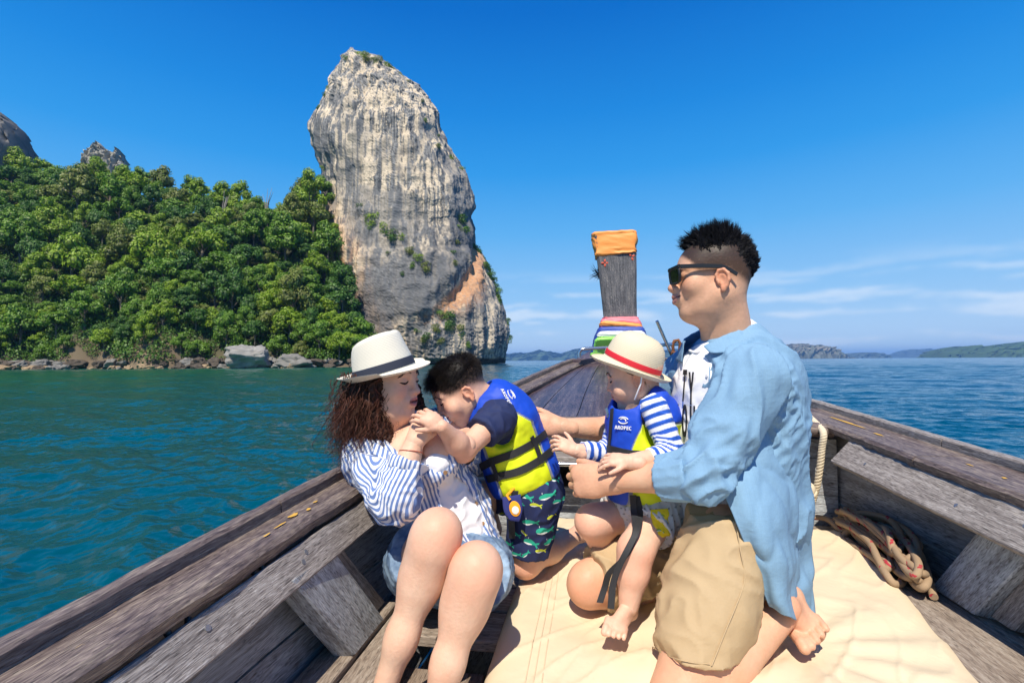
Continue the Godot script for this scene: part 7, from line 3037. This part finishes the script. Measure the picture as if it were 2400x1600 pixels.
func whale_map() -> ImageTexture:
	var s := 256
	var im := Image.create(s, s, false, Image.FORMAT_RGB8)
	var navy := Color(0.010, 0.020, 0.085)
	var teal := Color(0.012, 0.34, 0.22)
	var lime := Color(0.52, 0.58, 0.03)
	var white := Color(0.66, 0.70, 0.70)
	im.fill(navy.linear_to_srgb())
	var rng := rng_of(12)
	var list := [[60, 60, 36, 15, 0.15, 0], [180, 50, 24, 10, -0.2, 1], [130, 118, 40, 18, 0.05, 0], [230, 120, 26, 12, 0.4, 0], [50, 170, 34, 16, 0.5, 0], [165, 190, 40, 15, -0.1, 0], [100, 225, 26, 11, 0.3, 1], [222, 232, 24, 11, 0.0, 0], [25, 112, 16, 7, 0.9, 1], [20, 232, 20, 9, -0.6, 0]]
	for e in list:
		var col: Color = lime if e[5] == 1 else teal
		var ca := cos(e[4])
		var sa := sin(e[4])
		for dy in range(-52, 53):
			for dx in range(-58, 59):
				var x: float = (dx * ca + dy * sa) / e[2]
				var y: float = (-dx * sa + dy * ca) / e[3]
				var px := posmod(int(e[0]) + dx, s)
				var py := posmod(int(e[1]) + dy, s)
				var body := x * x * (1.0 if x < 0.0 else 0.8) + y * y * (1.0 + maxf(0.0, x) * 1.6)
				if body < 1.0:
					im.set_pixel(px, py, (white if y > 0.42 and x < 0.5 else col).linear_to_srgb())
				elif x > 0.95 and x < 1.45 and absf(absf(y) - (x - 0.95) * 1.6) < 0.35:
					im.set_pixel(px, py, col.linear_to_srgb())
				elif absf(x + 0.45) < 0.035 and y < -1.0 and y > -1.6:
					im.set_pixel(px, py, white.linear_to_srgb())
	return ImageTexture.create_from_image(im)

# ---------------------------------------------------------------- the woman who sits against the gunwale
func build_woman() -> void:
	var who := thing("person_woman", "reclining woman in a white straw hat, striped open shirt and denim shorts", "person", at(1020, 1380, 1.4))
	who.name = numbered("person")
	var skin := Color(0.73, 0.455, 0.32)
	var k := Look.new()
	k.h = 0.222
	k.skin = skin
	k.hair = Color(0.062, 0.028, 0.019)
	k.mouth_open = 0.8
	k.pout = 0.03
	k.lips = Color(0.60, 0.20, 0.18)
	var o := at(908, 890, 1.44)
	var b := frame(Vector3(0.93, -0.04, 0.34), Vector3(-0.06, 1, 0.03))
	var mb := MB.new()
	var hf := head_field(o, b, k)
	var neck := at(925, 1040, 1.47)
	hf.cap(o + b * (Vector3(0, -0.24, -0.10) * k.h), neck, 0.052, 0.062, 0.05)
	hf.egg(o + b * (Vector3(0, -0.37, 0.10) * k.h), b, Vector3(0.21, 0.10, 0.19) * k.h, 0.04)
	hf.mesh_into(mb, 0.003, head_paint(o, b, k))
	ear(mb, o, b, k, 1.0)
	var sr := at(866, 1068, 1.42)          # her right, on the left of the picture
	var er := at(925, 1168, 1.265)
	var wr := at(970, 1040, 1.315)
	var sl := at(1030, 1000, 1.58)
	var el := at(1104, 1075, 1.64)
	var wl := at(1066, 1044, 1.365)
	var ch := at(955, 1085, 1.46)
	var wa := at(1045, 1195, 1.49)
	var pe := at(1078, 1300, 1.47)
	var hip := at(985, 1318, 1.43)
	var kn := at(1026, 1246, 1.115)
	var an := at(888, 1650, 1.07)
	var hip2 := at(1112, 1345, 1.42)
	var kn2 := at(1118, 1328, 1.085)
	var an2 := at(1006, 1700, 1.02)
	var f := Field.new()
	f.cap(er, er.lerp(wr, 0.35), 0.042, 0.041, 0.02)
	f.cap(er.lerp(wr, 0.35), wr, 0.041, 0.026, 0.02)
	f.cap(el, wl, 0.040, 0.026, 0.02)
	# chest and collarbones
	f.cap(neck, ch + Vector3(0.01, 0.03, 0.02), 0.060, 0.105, 0.05)
	f.cap(sr, sl, 0.045, 0.045, 0.05)
	f.mesh_into(mb, 0.0065, limb_paint(skin, []))
	var knees := limb_paint(skin, [[kn + Vector3(0, 0.02, 0.04), 0.05], [kn2 + Vector3(0.01, 0.0, 0.05), 0.05], [kn + Vector3(0.05, -0.03, 0.03), 0.04]])
	for e in [[hip, kn, an], [hip2, kn2, an2]]:
		var a: Vector3 = e[0]
		var c: Vector3 = e[1]
		var d: Vector3 = e[2]
		var lg := Field.new()
		lg.cap(a, c, 0.076, 0.041, 0.02)
		lg.cap(c + Vector3(0, 0.002, 0.002), c.lerp(d, 0.10) + Vector3(0, 0, 0.004), 0.040, 0.039, 0.05)
		lg.cap(c.lerp(d, 0.08), c.lerp(d, 0.30) + Vector3(0, 0, -0.014), 0.039, 0.0415, 0.06)
		lg.cap(c.lerp(d, 0.30) + Vector3(0, 0, -0.014), c.lerp(d, 0.64), 0.0415, 0.032, 0.05)
		lg.cap(c.lerp(d, 0.62), d, 0.032, 0.025, 0.03)
		lg.mesh_into(mb, 0.0062, knees)
	hand(mb, wr, Vector3(0.40, 0.88, -0.08), Vector3(-0.35, 0.15, 0.9), 0.140, 1.0, [0.75, 0.85, 0.9, 0.9], Vector3(0.75, 0.4, 0.5), skin, 0.05, 0.026)
	hand(mb, wl, Vector3(-0.95, 0.02, 0.18), Vector3(0.15, 0.45, 0.88), 0.150, -1.0, [0.95, 1.0, 1.0, 1.0], Vector3(0.75, 0.4, 0.5), skin, 0.05, 0.026)
	part("body", mb, M.skin, who)
	var lash := MB.new()
	var brow := MB.new()
	for s in [-1.0, 1.0]:
		eye_lines(lash, brow, hf, o, b, k, s, 0.0, Color(0.03, 0.018, 0.014))
	part("eyelashes", lash, M.hair, who)
	part("eyebrows", brow, M.hair, who)
	# long curly hair
	var hair := Field.new()
	hair.egg(o + b * (Vector3(0, 0.16, -0.09) * k.h), b, Vector3(0.36, 0.36, 0.42) * k.h, 0.02)
	hair.trim(o + b * (Vector3(0, 0.12, 0.21) * k.h), b * Vector3(0, -0.5, 1.0), 0.02)
	hair.trim(o + b * (Vector3(0, 0.02, 0.05) * k.h), b * Vector3(0, -1.0, 0.9), 0.02)
	hair.egg(o + b * (Vector3(-0.30, -0.04, -0.10) * k.h), b, Vector3(0.09, 0.24, 0.17) * k.h, 0.04)
	hair.egg(o + b * (Vector3(-0.26, -0.28, -0.12) * k.h), b, Vector3(0.10, 0.22, 0.15) * k.h, 0.04)
	hair.cap(at(868, 895, 1.48), at(856, 985, 1.47), 0.058, 0.056, 0.05)
	hair.cap(at(884, 905, 1.42), at(872, 1010, 1.40), 0.036, 0.036, 0.05)
	hair.cap(at(856, 985, 1.47), at(850, 1030, 1.43), 0.054, 0.038, 0.05)
	hair.cap(at(890, 1000, 1.40), at(914, 1046, 1.375), 0.026, 0.012, 0.04)
	hair.cap(at(960, 920, 1.55), at(985, 968, 1.52), 0.034, 0.022, 0.03)
	var brim := (cam_r * -0.27 + Vector3.UP * 0.955 + Vector3(0, 0, 0.10)).normalized()
	hair.trim(at(901, 869, 1.43) - brim * 0.004, brim, 0.01)
	mb = MB.new()
	var hc := k.hair
	var strands := func(p: Vector3) -> float: return skin_n.get_noise_3d(p.x * 90.0 + 3.0 * sin(p.y * 60.0), p.y * 22.0, p.z * 90.0)
	hair.mesh_into(mb, 0.0045, func(p: Vector3, _n: Vector3) -> Color: return hc * (0.75 + 1.1 * float(strands.call(p))), null, func(p: Vector3, _n: Vector3) -> float: return 0.012 * float(strands.call(p)))
	var rng := rng_of(71)
	var roots := [[at(868, 900, 1.42), 0.045], [at(856, 905, 1.46), 0.05], [at(884, 905, 1.395), 0.020], [at(862, 940, 1.41), 0.05], [at(874, 962, 1.40), 0.030], [at(846, 962, 1.44), 0.045], [at(846, 915, 1.48), 0.045]]
	for i in 3000:
		var e: Array = roots[rng.randi() % roots.size()]
		var p: Vector3 = e[0] + Vector3(rng.randfn(), rng.randfn(), rng.randfn()) * float(e[1]) * 0.6
		p.y = minf(p.y, at(870, 872, 1.42).y)
		var len := rng.randf_range(0.07, 0.19)
		var ph := rng.randf() * TAU
		var cr := rng.randf_range(0.003, 0.010)
		var turns := rng.randf_range(1.6, 4.2) * len / 0.14
		var drift := Vector3(-0.15 + rng.randfn() * 0.28, -1.0, 0.08 + rng.randfn() * 0.2).normalized()
		if p.x > at(884, 900, 1.40).x:
			drift = Vector3(0.02 + rng.randfn() * 0.06, -1, 0.02).normalized()
			len *= 0.75
			if p.x > at(915, 900, 1.40).x:
				continue
		var pts := []
		var bow := Vector3(rng.randfn(), 0, rng.randfn()) * 0.012
		for j in 15:
			var u := j / 14.0
			var a := ph + u * TAU * turns
			pts.append(p + drift * len * u + bow * sin(PI * u) + Vector3(cos(a), 0.35 * sin(a * 1.3), sin(a)) * cr * (0.35 + u))
		var g := rng.randf_range(0.35, 1.9)
		mb.col = Color(hc.r * g * rng.randf_range(0.9, 1.3), hc.g * g, hc.b * g)
		mb.strand(pts, rng.randf_range(0.0008, 0.0017))
	part("hair", mb, M.hair, who)
	# hat
	var ub := (cam_r * -0.27 + Vector3.UP * 0.955 + Vector3(0, 0, 0.10)).normalized()
	var hb := Basis(ub.cross(b.z).normalized(), ub, Vector3.ZERO)
	hb.z = hb.x.cross(hb.y)
	var ho := at(901, 869, 1.43)
	var dip := func(r: float, a: float, y: float) -> float:
		var z := sin(a)
		if y > 0.07:
			# the pinch along the crown, highest at the front
			return 0.010 * z * r / 0.06 + 0.006 * absf(cos(a)) * r / 0.06 - 0.016 * (1.0 - r / 0.07)
		var w := smoothstep(0.086, 0.118, r)
		return w * (-0.010 * z + 0.016 * pow(absf(cos(a)), 2.0) * (1.0 if z < 0.5 else 0.4) + 0.012 * smoothstep(-0.3, -1.0, z))
	var prof := [[0.001, 0.104], [0.020, 0.104], [0.040, 0.1035], [0.054, 0.101], [0.063, 0.094], [0.069, 0.082], [0.074, 0.062], [0.079, 0.040], [0.082, 0.018], [0.0835, 0.0], [0.087, -0.005], [0.096, -0.008], [0.108, -0.0095], [0.118, -0.008], [0.124, -0.006], [0.125, -0.0045],
		[0.1235, -0.0075], [0.108, -0.012], [0.095, -0.0105], [0.084, -0.006], [0.080, 0.002], [0.076, 0.04], [0.066, 0.085], [0.05, 0.095], [0.001, 0.098]]
	mb = MB.new()
	mb.loft(hat_rings(ho, hb, prof, 1.10, dip, 72), true, false)
	for i in mb.t.size():
		mb.t[i] = Vector2(mb.t[i].y * 17.0, mb.t[i].x * 17.0)
	var hat := part("hat", mb, M.straw_white, who)
	mb = MB.new()
	mb.loft(hat_rings(ho, hb, [[0.083, 0.000], [0.0858, 0.000], [0.0835, 0.022], [0.0812, 0.0235]], 1.10, func(_r, _a, _y): return 0.0, 72), true, false)
	part("ribbon", mb, M.ribbon_navy, hat)
	# t-shirt
	var tee := Field.new()
	tee.flat(ch, wa, 0.132, 0.112, Vector3(-0.1, 0.2, 1).normalized(), 1.15, 0.03)
	tee.cap(wa, pe, 0.108, 0.122, 0.05)
	for e in [[950, 1090], [1022, 1080]]:
		tee.egg(at(e[0], e[1] + 4, 1.375), Basis.IDENTITY, Vector3(0.055, 0.058, 0.055), 0.05)
	tee.egg(at(955, 1010, 1.36), Basis.IDENTITY, Vector3(0.10, 0.085, 0.09), 0.012, true)
	mb = MB.new()
	tee.mesh_into(mb, 0.0055, null, null, func(p: Vector3, _n: Vector3) -> float: return folds(p, Vector3(0.85, 0.35, 0.3).normalized(), 0.006, 15.0))
	part("t_shirt", mb, M.tee_white, who)
	# striped shirt, buttoned once, open above and below
	var sh := Field.new()
	sh.flat(ch, wa, 0.146, 0.126, Vector3(-0.1, 0.2, 1).normalized(), 1.15, 0.03)
	sh.cap(wa, pe + Vector3(0, -0.01, 0), 0.120, 0.136, 0.05)
	for e in [[948, 1092], [1024, 1082]]:
		sh.egg(at(e[0], e[1] + 4, 1.37), Basis.IDENTITY, Vector3(0.062, 0.064, 0.060), 0.05)
	sh.cap(sr + Vector3(0, -0.01, 0), sl, 0.070, 0.066, 0.06)
	sh.cap(neck + Vector3(-0.01, -0.025, -0.02), sr, 0.068, 0.066, 0.05)
	sh.trim(pe + Vector3(0.0, -0.045, 0), Vector3(0.25, -1, 0.35), 0.006)
	# neck and the open V, then the lower opening
	sh.egg(at(955, 1000, 1.38), frame(Vector3(0.1, 0.5, 0.85), Vector3(-0.45, 1, 0)), Vector3(0.062, 0.115, 0.14), 0.012, true)
	sh.egg(at(1022, 1074, 1.335), frame(Vector3(0, 0.2, 1), Vector3(-0.6, 0.8, 0)), Vector3(0.030, 0.042, 0.085), 0.008, true)
	sh.egg(at(1098, 1196, 1.36), frame(Vector3(0.15, 0.3, 1), Vector3(-0.60, 0.80, 0)), Vector3(0.050, 0.118, 0.10), 0.008, true)
	var lat := Vector3(0.92, 0.38, 0.0).normalized()
	mb = MB.new()
	sh.mesh_into(mb, 0.0055, null, func(p: Vector3, n: Vector3) -> Vector2:
		var q := p - ch
		return Vector2((q.dot(lat) - 0.35 * q.z + 0.004 * cloth_n2.get_noise_3dv(p * 9.0)) / 0.0118, q.y * 6.0),
		func(p: Vector3, _n: Vector3) -> float: return folds(p, Vector3(0.4, -0.8, 0.2).normalized(), 0.008, 12.0) + folds(p, Vector3(0.8, 0.5, 0.2).normalized(), 0.005, 22.0))
	var shn := part("shirt", mb, M.stripes, who)
	for e in [[1049, 1054], [1043, 1107], [1081, 1139], [1118, 1178], [1134, 1226]]:
		mb = MB.new()
		var p := on(sh, e[0], e[1], 0.002)
		var g := grad(sh, p)
		mb.tube([p, p + g * 0.003], 0.0058, 12)
		part("button", mb, M.button, shn)
	# collar
	mb = MB.new()
	mb.sheet([[at(862, 1020, 1.42), at(878, 1036, 1.36), at(905, 1052, 1.335), at(930, 1072, 1.33)], [at(850, 1032, 1.415), at(868, 1058, 1.345), at(900, 1078, 1.318), at(930, 1094, 1.318)]], 20, 8, 0.004)
	for i in mb.t.size():
		mb.t[i] *= Vector2(9, 1)
	part("collar", mb, M.stripes, shn)
	# sleeves
	for e in [[sr, er, wr, 0.068, 0.062, 0.052, 0.58], [sl, el, wl, 0.060, 0.055, 0.046, 0.50]]:
		var a: Vector3 = e[0]
		var c: Vector3 = e[1]
		var d: Vector3 = e[2]
		var s := Field.new()
		s.cap(a, a.lerp(c, 0.5), e[3], e[3] * 1.02, 0.03)
		s.cap(a.lerp(c, 0.5), c, e[3] * 1.02, e[4], 0.03)
		s.cap(c, c.lerp(d, e[6]), e[4], e[5], 0.03)
		s.trim(c.lerp(d, e[6] + 0.02), d - c, 0.003)
		s.cap(c.lerp(d, e[6] - 0.05), c.lerp(d, 1.1), e[5] * 0.86, e[5] * 0.86, 0.003, true)
		mb = MB.new()
		var u1 := (c - a).normalized()
		var u2 := (d - c).normalized()
		var pl := u1.cross(u2).normalized()            # across the bend: stripes follow the arm
		var in1 := pl.cross(u1)
		var in2 := pl.cross(u2)
		s.mesh_into(mb, 0.005, null, func(p: Vector3, _n: Vector3) -> Vector2:
			var h := smoothstep(-0.03, 0.03, (p - c).dot((u2 - u1 * -1.0).normalized()) )
			var w := lerpf((p - a).dot(in1), (p - c).dot(in2), h)
			return Vector2((w + 0.55 * (p - c).dot(pl) + 0.003 * cloth_n2.get_noise_3dv(p * 12.0)) / 0.0118, (p - c).dot(u1) * 6.0),
			func(p: Vector3, _n: Vector3) -> float:
				var bend := exp(-pow((p - c).length() / 0.09, 2.0))
				return folds(p, Vector3(0.5, -0.6, 0.3).normalized(), 0.008, 12.0) + folds(p, pl, 0.009 * bend, 24.0))
		part("sleeve", mb, M.stripes, who)
		var cf := Field.new()
		cf.cap(c.lerp(d, e[6] - 0.10), c.lerp(d, e[6] + 0.10), e[5] * 1.02, e[5] * 1.08, 0.01)
		cf.trim(c.lerp(d, e[6] + 0.12), d - c, 0.003)
		cf.trim(c.lerp(d, e[6] - 0.10), c - d, 0.003)
		cf.cap(c.lerp(d, e[6] - 0.3), c.lerp(d, 1.1), e[5] * 0.90, e[5] * 0.94, 0.003, true)
		mb = MB.new()
		cf.mesh_into(mb, 0.004, null, func(p: Vector3, _n: Vector3) -> Vector2: return Vector2(((p - c).dot(in2) + (p - c).dot(pl) * 0.6) / 0.0118 + 0.3, 0), func(p: Vector3, _n: Vector3) -> float: return folds(p, u2, 0.009, 18.0))
		part("cuff", mb, M.stripes, who)
	# bracelet
	mb = MB.new()
	var ring := []
	var ua := (wr - er).normalized()
	var ux := ua.cross(Vector3.BACK).normalized()
	var uy := ua.cross(ux)
	for i in 25:
		var a := TAU * i / 24.0
		ring.append(wr - ua * 0.022 + (ux * cos(a) + uy * sin(a)) * 0.031 + ua * 0.006 * cos(a))
	mb.col = Color(0.45, 0.10, 0.05)
	mb.tube(ring, 0.0013, 5)
	part("bracelet", mb, M.plastic, who)
	# denim shorts
	var sho := Field.new()
	sho.egg(pe + Vector3(0, -0.03, 0), Basis.IDENTITY, Vector3(0.155, 0.115, 0.125), 0.03)
	sho.cap(hip, hip.lerp(kn, 0.36), 0.105, 0.095, 0.05)
	sho.cap(hip2, hip2.lerp(kn2, 0.36), 0.105, 0.094, 0.05)
	sho.trim(hip.lerp(kn, 0.34), kn - hip, 0.003)
	sho.trim(hip2.lerp(kn2, 0.36), kn2 - hip2, 0.003)
	mb = MB.new()
	var pale := Color(0.30, 0.42, 0.56)
	var dark := Color(0.085, 0.15, 0.27)
	sho.mesh_into(mb, 0.005, func(p: Vector3, _n: Vector3) -> Color: return dark.lerp(pale, clampf(0.55 + 0.9 * cloth_n2.get_noise_3dv(p * 13.0) + 0.3 * cloth_n.get_noise_3dv(p * 90.0), 0.0, 1.0)), null,
		func(p: Vector3, _n: Vector3) -> float: return folds(p, Vector3(0.9, 0.1, 0.4).normalized(), 0.005, 18.0))
	part("shorts", mb, M.denim, who)
